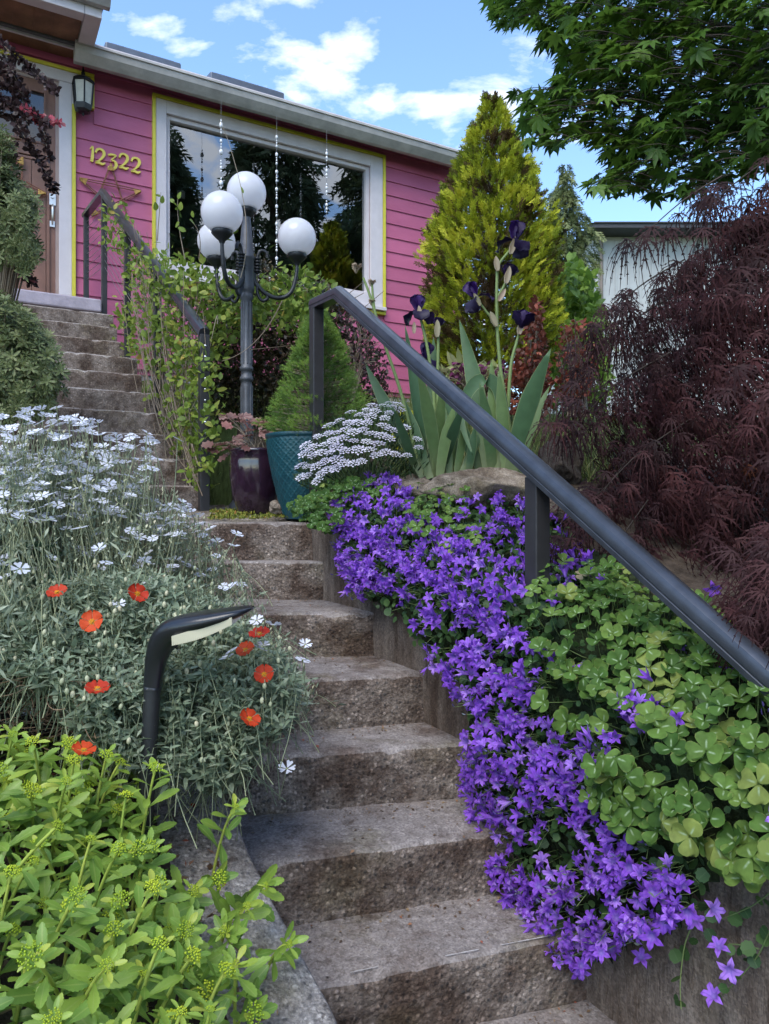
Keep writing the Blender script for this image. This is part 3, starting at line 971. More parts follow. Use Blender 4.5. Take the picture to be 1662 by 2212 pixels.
mb = MB(); hbox(mb, A_L, ga_end - 0.03, -0.24, -0.216, z_top + 0.002, g_top - 0.02); mb.build('fascia', M_white, house)
mb = MB()
sl = 0.20
V = []
for (a, b) in ((A_L, -0.30), (ga_end, -0.30), (ga_end, 3.5), (A_L, 3.5)):
    V.append(HW(a, b, g_top - 0.012 + (b + 0.30) * sl))
mb.prism(V + [v + np.array([0, 0, 0.03]) for v in V]); mb.build('roof', M_roof, house)
for (x0, x1, y0) in ((228, 392, 88), (455, 615, 153)):
    bfront = 0.05
    a0, zz = HP(x0, y0, bfront); a1, _ = HP(x1, y0 + 40, bfront)
    zr = lambda b: g_top + 0.02 + (b + 0.30) * sl
    hgt = zz - zr(bfront)
    mb = MB()
    mb.prism([HW(a0, bfront, zr(bfront)), HW(a1, bfront, zr(bfront)), HW(a1, bfront + 1.0, zr(bfront + 1.0)), HW(a0, bfront + 1.0, zr(bfront + 1.0)),
              HW(a0, bfront, zz), HW(a1, bfront, zz), HW(a1, bfront + 1.0, zz + sl), HW(a0, bfront + 1.0, zz + sl)])
    sk = mb.build('skylight', M_skyl, house, bevel=0.015)
    mb = MB(); mb.prism([HW(a0 + 0.06, bfront + 0.05, zz + 0.006 + 0.05 * sl), HW(a1 - 0.06, bfront + 0.05, zz + 0.006 + 0.05 * sl), HW(a1 - 0.06, bfront + 0.95, zz + 0.006 + 0.95 * sl), HW(a0 + 0.06, bfront + 0.95, zz + 0.006 + 0.95 * sl),
              HW(a0 + 0.06, bfront + 0.05, zz + 0.016 + 0.05 * sl), HW(a1 - 0.06, bfront + 0.05, zz + 0.016 + 0.05 * sl), HW(a1 - 0.06, bfront + 0.95, zz + 0.016 + 0.95 * sl), HW(a0 + 0.06, bfront + 0.95, zz + 0.016 + 0.95 * sl)])
    mb.build('pane', bpy.data.materials['door_glass'], sk)

# canopy over the door
ca = 0.115; cz = EYE + 4.30; cb = -0.80; fh = 0.125
mb = MB(); hbox(mb, A_L, ca - 0.145, cb + 0.13, -0.002, cz + 0.03, cz + 0.05); can = mb.build('canopy', M_soffit, house)
mb = MB()
hbox(mb, ca - 0.14, ca, cb, -0.004, cz, cz + fh)
hbox(mb, A_L, ca - 0.142, cb, cb + 0.12, cz, cz + fh)
mb.build('fascia', M_white, can, bevel=0.006)
mb = MB(); hbox(mb, A_L, ca + 0.02, cb - 0.03, 0.4, cz + fh + 0.004, cz + fh + 0.03); mb.build('roof_deck', M_roof, can)
mb = MB(); extrude(mb, [(cb - 0.005, 0.02), (cb - 0.06, 0.02), (cb - 0.10, 0.07), (cb - 0.115, 0.10), (cb - 0.125, 0.10), (cb - 0.125, 0.125), (cb - 0.005, 0.125)], A_L, ca + 0.06, cz + 0.06); mb.build('gutter', M_gutter, can)
for i in range(5):
    mb = MB(); hbox(mb, ca - 0.36 - 0.16 * i, ca - 0.36 - 0.16 * i + 0.157, cb + 0.122, -0.006, cz + 0.022, cz + 0.029); mb.build('soffit_board', M_soffit, can)

# porch slab
pf = P(220, 660, 6.27)[:2] - W0
pa, pb = float(pf @ WD), float(pf @ UD)
mb = MB(); hbox(mb, -2.6, pa, pb, 0.0, floor_z - 0.108, floor_z); mb.build('porch_slab', M_slab, house, bevel=0.012)
mb = MB(); hbox(mb, -2.6, pa - 0.03, pb + 0.04, 0.0, 1.4, floor_z - 0.11); mb.build('porch_base', M_upper, house)

# house numbers: brush-like digits
DG = {'1': [[(0.12, 0.80, .05), (0.26, 0.98, .09), (0.27, 0.6, .15), (0.24, 0.25, .18), (0.20, 0.02, .16)]],
      '2': [[(0.06, 0.70, .12), (0.14, 0.90, .13), (0.32, 0.985, .12), (0.52, 0.90, .16), (0.56, 0.70, .18), (0.46, 0.48, .15), (0.26, 0.24, .10), (0.06, 0.07, .10)], [(0.04, 0.07, .13), (0.25, 0.10, .14), (0.45, 0.05, .14), (0.64, 0.16, .06)]],
      '3': [[(0.08, 0.86, .10), (0.30, 0.93, .12), (0.56, 0.92, .07), (0.40, 0.72, .07), (0.28, 0.58, .08), (0.48, 0.53, .13), (0.58, 0.34, .18), (0.50, 0.12, .16), (0.30, 0.02, .13), (0.06, 0.10, .12)]]}
def smooth_line(pts, n=5):
    p = np.array(pts, float); out = []
    for i in range(len(p) - 1):
        p0, p1, p2, p3 = p[max(i - 1, 0)], p[i], p[i + 1], p[min(i + 2, len(p) - 1)]
        for k in range(n):
            t = k / n
            out.append(0.5 * (2 * p1 + (p2 - p0) * t + (2 * p0 - 5 * p1 + 4 * p2 - p3) * t * t + (3 * p1 - p0 - 3 * p2 + p3) * t ** 3))
    out.append(p[-1]); return np.array(out)
z_num = HP(195, 352)[1]; dh = HP(195, 318)[1] - z_num
for ch, x_, dzn in (('1', 190, 0.0), ('2', 204, -0.008), ('3', 230, -0.028), ('2', 255, -0.004), ('2', 281, -0.016)):
    a0 = HP(x_, 340)[0]
    mb = MB()
    for stroke in DG[ch]:
        sp = smooth_line(stroke)
        tg = np.gradient(sp[:, :2], axis=0); tg /= np.linalg.norm(tg, axis=1, keepdims=True) + 1e-9
        nr = np.stack([-tg[:, 1], tg[:, 0]], 1)
        Lf = sp[:, :2] + nr * sp[:, 2:3] * 0.5; Rt = sp[:, :2] - nr * sp[:, 2:3] * 0.5
        V = []
        for i in range(len(sp)):
            for (q, b) in ((Lf[i], -0.036), (Rt[i], -0.036), (Rt[i], -0.018), (Lf[i], -0.018)):
                V.append(HW(a0 + q[0] * dh, b, z_num + dzn + q[1] * dh))
        F = []
        for i in range(len(sp) - 1):
            for k in range(4):
                F.append((i * 4 + k, i * 4 + (k + 1) % 4, i * 4 + 4 + (k + 1) % 4, i * 4 + 4 + k))
        F += [(3, 2, 1, 0), tuple(4 * (len(sp) - 1) + k for k in range(4))]
        mb.add(V, F)
    o = mb.build('house_number', M_digit, house)
    o['label'] = 'yellow house number digit ' + ch

# wall lantern beside the door
la, lz = HP(180, 205, -0.14)
lan = thing('wall_lantern', 'black wall lantern with frosted panes beside the front door', 'lantern', HW(la, -0.14, lz - 0.2))
def hexring(r, z, n=6, off=0.0):
    return [HW(la + r * math.cos(2 * math.pi * (k + 0.5) / n), -0.14 + r * math.sin(2 * math.pi * (k + 0.5) / n), z) for k in range(n)]
def hexloft(mb, prof, n=6):
    V = []
    for r, z in prof: V += hexring(r, z, n)
    F = [(i * n + k, i * n + (k + 1) % n, (i + 1) * n + (k + 1) % n, (i + 1) * n + k) for i in range(len(prof) - 1) for k in range(n)]
    F += [tuple(range(n))[::-1], tuple(range((len(prof) - 1) * n, len(prof) * n))]
    mb.add(V, F)
mb = MB(); hexloft(mb, [(0.11, lz + 0.105), (0.105, lz + 0.125), (0.07, lz + 0.155), (0.028, lz + 0.170)]); mb.build('roof_cap', M_lantern, lan)
mb = MB(); mb.lathe(HW(la, -0.14, lz + 0.171), [(0.022, 0), (0.016, 0.012), (0.020, 0.03), (0.012, 0.05), (0.008, 0.085), (0.002, 0.10)], 10); mb.build('finial', M_lantern, lan)
mb = MB(); hexloft(mb, [(0.05, lz - 0.165), (0.075, lz - 0.15), (0.085, lz - 0.115), (0.088, lz - 0.10)]); mb.build('base_pan', M_lantern, lan)
mb = MB(); mb.lathe(HW(la, -0.14, lz - 0.20), [(0.004, 0), (0.012, 0.012), (0.006, 0.034)], 8); mb.build('drop_finial', M_lantern, lan)
for k in range(6):
    mb = MB(); a, b = hexring(0.082, lz - 0.099)[k], hexring(0.098, lz + 0.104)[k]
    mb.tube([a, b], 0.008, 4, smooth=False); mb.build('bar', M_lantern, lan)
    p0, p1 = hexring(0.075, lz - 0.099)[k], hexring(0.075, lz - 0.099)[(k + 1) % 6]
    q0, q1 = hexring(0.091, lz + 0.104)[k], hexring(0.091, lz + 0.104)[(k + 1) % 6]
    mb = MB(); mb.add([p0, p1, q1, q0], [(0, 1, 2, 3)]); mb.build('glass_pane', M_frost, lan)
mb = MB(); hbox(mb, la - 0.05, la + 0.05, -0.058, -0.0352, lz - 0.12, lz + 0.16); mb.tube([HW(la, -0.05, lz + 0.12), HW(la, -0.10, lz + 0.15), HW(la, -0.14, lz + 0.16)], 0.010, 6); mb.build('back_plate', M_lantern, lan)

# twig stars on the wall and on the door
def star(label, ca_, cz_, rad, bpl, rot=0.0):
    st = thing('twig_star', label, 'star', HW(ca_, bpl, cz_))
    tip = [(ca_ + rad * math.sin(2 * math.pi * i / 5 + rot), cz_ + rad * math.cos(2 * math.pi * i / 5 + rot)) for i in range(5)]
    for i in range(5):
        a, b = tip[i], tip[(i + 2) % 5]
        for off in (-0.008, 0.008):
            mb = MB(); mb.tube([HW(a[0], bpl - 0.004 * i, a[1] + off), HW((a[0] + b[0]) / 2, bpl - 0.006 - 0.004 * i, (a[1] + b[1]) / 2 + off * 1.5), HW(b[0], bpl - 0.004 * i, b[1] + off)], 0.0055, 5); mb.build('twig', M_twig, st)
    for i in range(5):
        a = tip[i]; c = np.array([ca_, cz_]); d = (c - np.array(a)) / rad
        pr = np.array([-d[1], d[0]])
        mb = MB()
        for k in range(6):
            q = np.array(a) + d * (0.008 + 0.011 * k); hw_ = 0.007 + 0.0045 * k
            mb.tube([HW(*(q - pr * hw_)[:1], bpl - 0.012, (q - pr * hw_)[1]), HW(*(q + pr * hw_)[:1], bpl - 0.026, (q + pr * hw_)[1])], 0.0065, 5)
        mb.build('binding', M_twigwrap, st)
    return st
sa, sz = HP(238, 424)
star('rust coloured twig star on the magenta wall below the house number', sa, sz, 0.30, -0.035)
sa2, sz2 = HP(22, 405)
star('rust coloured twig star hanging on the brown front door', sa2, sz2, 0.30, -0.035, 0.35)

# bead strings hung from the eave in front of the window
def bead_string(label, x_, y0, y1, sizes):
    b = -0.30
    a, z0 = HP(x_, y0, b); _, z1 = HP(x_, y1, b)
    st = thing('bead_string', label, 'ornament', HW(a, b, z1), 'crystal bead strings hung along the eave')
    mb = MB(); mb.tube([HW(a, b, g_bot + 0.002), HW(a, b, z1)], 0.0016, 4); mb.build('line', M_cable, st)
    z = z0; i = 0
    while z > z1 + 0.02:
        r = sizes[i % len(sizes)]; i += 1
        mb = MB(); mb.sphere(HW(a, b, z - r), r, 10, 7, sq=(0.7, 0.7, 1.0)); mb.build('bead', M_crystal, st)
        z -= r * 2 + (0.004 if i % 4 else 0.05)
bead_string('crystal bead string hanging left in front of the big window, ending behind the lamp globe', 478, 258, 412, [0.012, 0.03, 0.012, 0.014, 0.02, 0.012])
bead_string('long bead string hanging in the middle of the big window', 598, 292, 605, [0.022, 0.010, 0.012, 0.016])
bead_string('short bead string hanging near the right end of the big window', 706, 322, 472, [0.012, 0.022, 0.018, 0.010])

# things standing or hanging behind the window
M_basket = plain('basket_fibre', (0.20, 0.11, 0.05), 0.8, var=0.4, scale=60, bump=0.6, bscale=120)
M_indoor = foliage('indoor_leaf', [(0, (0.05, 0.11, 0.03)), (1, (0.12, 0.2, 0.05))], trans=0.2)
def indoor(x_, y_, b):
    a, z = HP(x_, y_, b); return HW(a, b, z)
c = indoor(402, 292, 0.35)
t_ = thing('hanging_basket', 'round brown fibre basket hanging inside the window, top left', 'basket', c)
mb = MB(); mb.lathe(c - np.array([0, 0, 0.07]), [(0.03, 0), (0.075, 0.02), (0.095, 0.07), (0.085, 0.12), (0.06, 0.14)], 18); mb.build('bowl', M_basket, t_)
mb = MB()
for q in (-1, 0, 1): mb.tube([c + np.array([0.07 * q, 0.03 * q, 0.06]), c + np.array([0, 0, 0.5])], 0.004, 4)
mb.build('cord', M_basket, t_)
c = indoor(737, 452, 0.3)
t_ = thing('hanging_planter', 'small pale green glass planter with trailing plant inside the window, right', 'planter', c)
M_pale = plain('pale_glaze', (0.30, 0.42, 0.36), 0.3)
mb = MB(); mb.lathe(c - np.array([0, 0, 0.07]), [(0.05, 0), (0.062, 0.03), (0.07, 0.13), (0.066, 0.14)], 18); mb.build('pot', M_pale, t_)
mb = MB()
for q in (-1, 1): mb.tube([c + np.array([0.06 * q, 0.03 * q, 0.07]), c + np.array([0, 0, 0.42])], 0.003, 4)
mb.build('cord', M_cable, t_)
lines = []; pos = []; yd = []
for i in range(14):
    an = rng.random() * 6.28; r0 = 0.06
    s0 = c + np.array([r0 * math.cos(an), r0 * math.sin(an), 0.06]); s1 = s0 + np.array([0.09 * math.cos(an), 0.07 * math.sin(an), 0.03]); s2 = s0 + np.array([0.10 * math.cos(an), 0.08 * math.sin(an), -0.15 - 0.35 * rng.random()])
    b_ = bez(s0, s1, s2, 9); lines.append((b_, 0.003, 0.002))
    for p in b_[2:]:
        for q in range(3): pos.append(p); yd.append(rdir(1)[0] * [1, 1, .4] + [0, 0, -0.5])
tubes(t_, 'trailing_stems', lines, M_indoor)
inst(t_, 'leaf', blade(0.035, 0.014, 3), frames(pos, yd, rdir(len(pos)), rnd(len(pos), .7, 1.2)), rnd(len(pos)), M_indoor, limit=40)
for (x_, y_, lab) in ((392, 420, 'small square white tile standing inside the window at left'), (436, 424, 'small square white tile beside the lamp globe inside the window')):
    a, z = HP(x_, y_, 0.10)
    mb = MB(); hbox(mb, a - 0.04, a + 0.04, 0.10, 0.112, z - 0.04, z + 0.04)
    tag(mb.build('tile', M_white), lab, 'tile')
for (x_, y_, n, hgt, lab) in ((395, 552, 26, 0.42, 'leafy plant in a terracotta pot on the inner window sill, left'), (566, 575, 40, 0.45, 'bushy plant in a pale pot inside the window behind the lamp post')):
    c = indoor(x_, y_, 0.28)
    t_ = thing('potted_plant', lab, 'plant', c)
    mb = MB(); mb.lathe(c - np.array([0, 0, 0.10]), [(0.06, 0), (0.075, 0.06), (0.09, 0.15), (0.08, 0.16)], 18); mb.build('pot', plain('terracotta', (0.30, 0.14, 0.07), 0.8), t_)
    pos = c + np.stack([rnd(n, -.03, .03), rnd(n, -.03, .03), rnd(n, 0.05, .07)], 1)
    yd = np.stack([rng.normal(size=n) * .5, rng.normal(size=n) * .3, rnd(n, .3, 1)], 1)
    inst(t_, 'leaf', [blade(hgt, 0.05, 6, curl=0.35), blade(hgt * .8, 0.04, 6, curl=0.5)], frames(pos, yd, np.stack([yd[:, 0] * -1, yd[:, 1] * -1, np.full(n, .5)], 1), rnd(n, .6, 1.1)), rnd(n), M_indoor, limit=60)

# ------------------------------------------------------------------ handrails
def rail_profile(mb, pts, wdt, hgt):
    """handrail with rounded top and a groove on the sides swept along pts (bends mitred)"""
    pr = [(-0.5, 0.0), (0.5, 0.0), (0.5, 0.22), (0.46, 0.25), (0.46, 0.30), (0.5, 0.33), (0.5, 0.62), (0.42, 0.82), (0.24, 0.95), (0, 1.0), (-0.24, 0.95), (-0.42, 0.82), (-0.5, 0.62), (-0.5, 0.33), (-0.46, 0.30), (-0.46, 0.25), (-0.5, 0.22)]
    pts = [np.asarray(p, float) for p in pts]; n = len(pts); V = []
    for i in range(n):
        d1 = unit(pts[i] - pts[i - 1]) if i else None; d2 = unit(pts[i + 1] - pts[i]) if i < n - 1 else None
        d = d1 if d2 is None else d2 if d1 is None else unit(d1 + d2)
        dd = d2 if d2 is not None else d1
        k = 1.0 / max(0.5, float(np.dot(d, dd)))
        sd = unit(np.cross(d, [0, 0, 1.0])); up = np.cross(sd, d) * k
        for (x_, y_) in pr: V.append(pts[i] + sd * x_ * wdt + up * (y_ - 0.5) * hgt)
    m = len(pr)
    F = [(i * m + k, i * m + (k + 1) % m, (i + 1) * m + (k + 1) % m, (i + 1) * m + k) for i in range(n - 1) for k in range(m)]
    mb.add(V, F, 0, True)
    mb.add(V[:m], [tuple(range(m))], 0); mb.add(V[-m:], [tuple(range(m))[::-1]], 0)

def sq_post(mb, c, z0, z1, w_, rot=ANG):
    x = np.array([math.cos(rot), math.sin(rot), 0]) * w_; y = np.array([-math.sin(rot), math.cos(rot), 0]) * w_
    mb.box(np.array([c[0], c[1], z0]) - x / 2 - y / 2, x, y, (0, 0, z1 - z0))

RA, RB, RC = P(684, 655, 3.45), P(733, 632, 3.25), P(1662, 1458, 1.518)
RD = RC + (RC - RB) * 0.40
rr = thing('handrail', 'dark handrail sloping down the right side of the lower steps past the bellflowers', 'handrail', P(1163, 1270, 2.14))
mb = MB(); rail_profile(mb, [RA + (RA - RB) * 0.12, RB, RD], 0.054, 0.055)
o = mb.build('rail', M_rail, rr)
es = o.modifiers.new('edge', 'EDGE_SPLIT'); es.split_angle = R(32)
p2 = P(1161, 1100, 2.14)
ztop2 = float(np.interp(p2[1], [RC[1], RB[1]], [RC[2], RB[2]])) - 0.03
mb = MB(); sq_post(mb, p2, float(wt(1.66)) - 0.05, ztop2, 0.052); mb.build('post', M_post, rr, bevel=0.003)
p1 = P(684, 800, 3.45)
mb = MB(); sq_post(mb, p1, zk(0) - 0.05, RA[2] - 0.025, 0.052); mb.build('post', M_post, rr, bevel=0.003)
p3 = RD - (RD - RC) * 0.2
mb = MB(); sq_post(mb, p3, 0.0, p3[2] - 0.03, 0.052); mb.build('post', M_post, rr, bevel=0.003)

UA, UB, UC = P(441, 716, 4.10), P(223, 414, 6.39), P(184, 465, 7.0)
ur = thing('handrail', 'dark cable railing with studded end post beside the upper steps', 'railing', P(441, 1095, 4.10))
mb = MB(); rail_profile(mb, [UA - (UB - UA) * 0.004, UB, UC], 0.060, 0.050)
o = mb.build('rail', M_rail, ur); es = o.modifiers.new('edge', 'EDGE_SPLIT'); es.split_angle = R(32)
posts = []
for (x_, Y_, wd) in ((441, 4.10, 0.052), (340, 4.91, 0.045), (275, 5.63, 0.045), (226, 6.35, 0.045), (188, 6.95, 0.045)):
    q = P(x_, 800, Y_)
    if Y_ <= 6.38:
        f = (Y_ - UA[1]) / (UB[1] - UA[1]); zt = UA[2] + (UB[2] - UA[2]) * f
        q[:2] = UA[:2] + (UB[:2] - UA[:2]) * f
        zb_ = zland(q) if Y_ < 4.2 else EYE + 0.1 + 0.165 / 0.219 * (Y_ - 4.13) - 0.25
    else:
        zt = UC[2] + 0.0; zb_ = floor_z
        q = UB + (UC - UB) * 0.93
    mb = MB(); sq_post(mb, q, zb_, zt - 0.02, wd); o = mb.build('post', M_post, ur, bevel=0.003)
    posts.append((q, zb_, zt))
q, zb_, zt = posts[0]
fr_ = np.array([SN, -CS, 0])
for i in range(10):
    z = zt - 0.10 - i * 0.0385 * 2.05 * 0.48 * 1.0
    z = zt - 0.085 - i * (0.40 / 9 * 1.35)
    mb = MB(); cc = np.array([q[0], q[1], z]) + fr_ * 0.0262
    mb.sphere(cc, 0.0085, 10, 6); mb.build('stud', M_stud, ur)
    # cable from post to post
    mb = MB()
    pts = []
    for (qq, b_, t_) in posts[:4]: pts.append([qq[0], qq[1], t_ - (zt - z)])
    pts.append([posts[4][0][0], posts[4][0][1], posts[4][2] - (zt - z)])
    mb.tube(pts, 0.0022, 5); mb.build('cable', M_cable, ur)

# ------------------------------------------------------------------ globe lamp post
LY = 4.27
hub = P(533, 600, LY); base = P(533, 1088, LY); base[2] = zland(base)
lamp = thing('lamp_post', 'grey cast iron garden lamp post with four white globes', 'lamp', base)
h0 = hub[2] - base[2]
mb = MB()
mb.lathe(base, [(0.10, 0), (0.10, 0.03), (0.075, 0.06), (0.07, 0.12), (0.05, 0.16), (0.036, 0.20), (0.034, 0.30), (0.034, 0.72), (0.030, 0.74), (0.038, 0.745), (0.040, 0.755), (0.038, 0.765), (0.032, 0.775), (0.032, 0.80), (0.040, 0.805), (0.040, 0.82), (0.032, 0.83), (0.031, h0 - 0.13), (0.038, h0 - 0.12), (0.038, h0 - 0.10), (0.034, h0 - 0.09), (0.044, h0 - 0.08), (0.046, h0 - 0.06), (0.044, h0 + 0.10), (0.048, h0 + 0.105), (0.048, h0 + 0.115), (0.042, h0 + 0.13), (0.028, h0 + 0.30), (0.024, h0 + 0.33), (0.024, h0 + 0.355)], 24)
mb.build('pole', M_lampiron, lamp)
# flutes on the pole
mb = MB()
for k in range(10):
    a = 2 * math.pi * k / 10
    d = np.array([math.cos(a), math.sin(a), 0])
    mb.tube([base + d * 0.0325 + [0, 0, 0.32], base + d * 0.0325 + [0, 0, 0.71]], 0.005, 5)
    mb.tube([base + d * 0.0305 + [0, 0, 0.84], base + d * 0.0295 + [0, 0, h0 - 0.14]], 0.005, 5)
mb.build('fluting', M_lampiron, lamp)
GR = 0.112
def globe(c, parent):
    mb = MB(); mb.sphere(c, GR, 40, 24); mb.build('globe', M_opal, parent)
    mb = MB(); mb.lathe(c - np.array([0, 0, GR + 0.05]), [(0.014, 0), (0.018, 0.012), (0.030, 0.022), (0.048, 0.040), (0.058, 0.052), (0.055, 0.062), (0.058, 0.075)], 20)
    mb.build('fitter', M_lampdark, parent)
tc_ = P(532, 416, LY); tc_[:2] = base[:2]
globe(tc_, lamp)
for (x_, y_, Y_) in ((480, 460, 4.0), (468, 522, 4.42), (642, 514, 4.365)):
    c = P(x_, y_, Y_); d = c - hub; d[2] = 0; rr_ = np.linalg.norm(d); d /= rr_
    up = np.array([0, 0, 1.0])
    e = c - up * (GR + 0.05)
    pts = []
    # scroll: leaves the hub, dips, swings up under the globe
    pr = [(0.045, -0.02), (0.07, -0.05), (0.11, -0.085), (0.17, -0.10), (0.22, -0.085), (0.255, -0.04), (rr_ - 0.008, 0.03), (rr_, 0.09)]
    zz = e[2] - hub[2]
    arm = [hub + d * 0.044 + up * 0.03] + [hub + d * a_ * (rr_ / 0.28) + up * (b_ * 1.0 if i < 5 else b_ + 0) for i, (a_, b_) in enumerate(pr[:6])]
    arm += [hub + d * rr_ * 0.985 + up * (zz * 0.45), e]
    arm = smooth_line(arm, 4)
    mb = MB(); mb.tube(arm, [0.0125] * (len(arm) - 6) + [0.0115, 0.011, 0.0105, 0.010, 0.010, 0.010], 8); a_o = mb.build('arm', M_lampdark, lamp)
    mb = MB()
    for k in range(5): mb.lathe(hub + d * 0.062 + up * (0.035 + 0.018 * k), [(0.012, 0), (0.021, 0.004), (0.021, 0.011), (0.012, 0.015)], 10)
    sc_ = smooth_line([hub + d * 0.062 + up * 0.03, hub + d * 0.064 + up * 0.13, hub + d * 0.085 + up * 0.165, hub + d * 0.115 + up * 0.155, hub + d * 0.12 + up * 0.125], 4)
    mb.tube(sc_, 0.010, 8)
    s2 = smooth_line([hub + d * 0.06 + up * -0.03, hub + d * 0.065 + up * -0.09, hub + d * 0.09 + up * -0.125, hub + d * 0.12 + up * -0.11, hub + d * 0.115 + up * -0.085], 4)
    mb.tube(s2, 0.009, 8)
    mb.build('scroll', M_lampdark, lamp)
    globe(c, lamp)

# ------------------------------------------------------------------ foreground path light
PY = 1.62
def px(x_, y_, dy=0.0): 
    p = P(x_, y_, PY); p[1] += dy; return p
pl = thing('path_light', 'black curved solar path light standing in the stonecrop', 'garden light', px(312, 1790))
sb = to_st(px(312, 1790))
mb = MB(); mb.tube([px(311, 1850), px(318, 1700), px(325, 1570), px(330, 1484)], [0.0165, 0.0172, 0.0176, 0.018], 20); mb.build('pole', M_blackm, pl)
rings = [(330, 1486, 18.5, .0188, 84), (333, 1455, 20, .0205, 82), (339, 1420, 23, .024, 74), (352, 1388, 28, .031, 58), (374, 1364, 29, .042, 40), (408, 1349, 24, .054, 20), (450, 1338, 19, .060, 13), (495, 1327, 13.5, .058, 11), (530, 1318, 8, .045, 10), (546, 1313, 3.5, .020, 10)]
rr2 = smooth_line(rings, 4)
V = []; ns = 20
for (x_, y_, hp, hd, an) in rr2:
    a_ = R(an); ux, uy = -math.sin(a_), -math.cos(a_)      # screen normal of the path (up-left)
    for k in range(ns):
        th = 2 * math.pi * k / ns
        c_, s_ = math.cos(th), math.sin(th)
        s_ = math.copysign(abs(s_) ** 0.75, s_); c_ = math.copysign(abs(c_) ** 0.75, c_)
        V.append(px(x_ + ux * hp * s_, y_ + uy * hp * s_, hd * c_))
F = [(i * ns + k, i * ns + (k + 1) % ns, (i + 1) * ns + (k + 1) % ns, (i + 1) * ns + k) for i in range(len(rr2) - 1) for k in range(ns)]
F += [tuple(range(ns)), tuple(range((len(rr2) - 1) * ns, len(rr2) * ns))[::-1]]
mb = MB(); mb.add(V, F, 0, True); mb.build('head', M_black, pl)
mb = MB(); mb.lathe(px(330, 1486) - np.array([0, 0, 0.004]), [(0.0192, 0), (0.0196, 0.004), (0.0188, 0.008)], 20); mb.build('collar', M_blackm, pl)
M_lens = plain('ribbed_lens', (0.62, 0.58, 0.42), 0.25, var=0.06)
mb = MB()
nr_ = 30
for i in range(nr_):
    f0, f1 = i / nr_, (i + 0.82) / nr_
    for (fa, fb, sh) in ((f0, f1, 0.0), (f1, (i + 1) / nr_, 1.6)):
        def lx(f): return 386 + (512 - 386) * f
        def top_(f): return 1366 - 40 * f
        def bot_(f): return 1387 - 44 * f + 6 * math.sin(math.pi * f) - 1.0
        hd = 0.050
        c = [px(lx(fa), bot_(fa) - sh, -hd), px(lx(fb), bot_(fb) - sh, -hd), px(lx(fb), bot_(fb) - sh, hd), px(lx(fa), bot_(fa) - sh, hd),
             px(lx(fa), top_(fa), -hd - 0.004), px(lx(fb), top_(fb), -hd - 0.004), px(lx(fb), top_(fb), hd), px(lx(fa), top_(fa), hd)]
        mb.prism(c)
mb.build('lens', M_lens, pl)
mb = MB(); mb.tube([px(372, 1395), px(376, 1402)], [0.013, 0.010], 12); mb.build('switch_knob', M_blackm, pl)

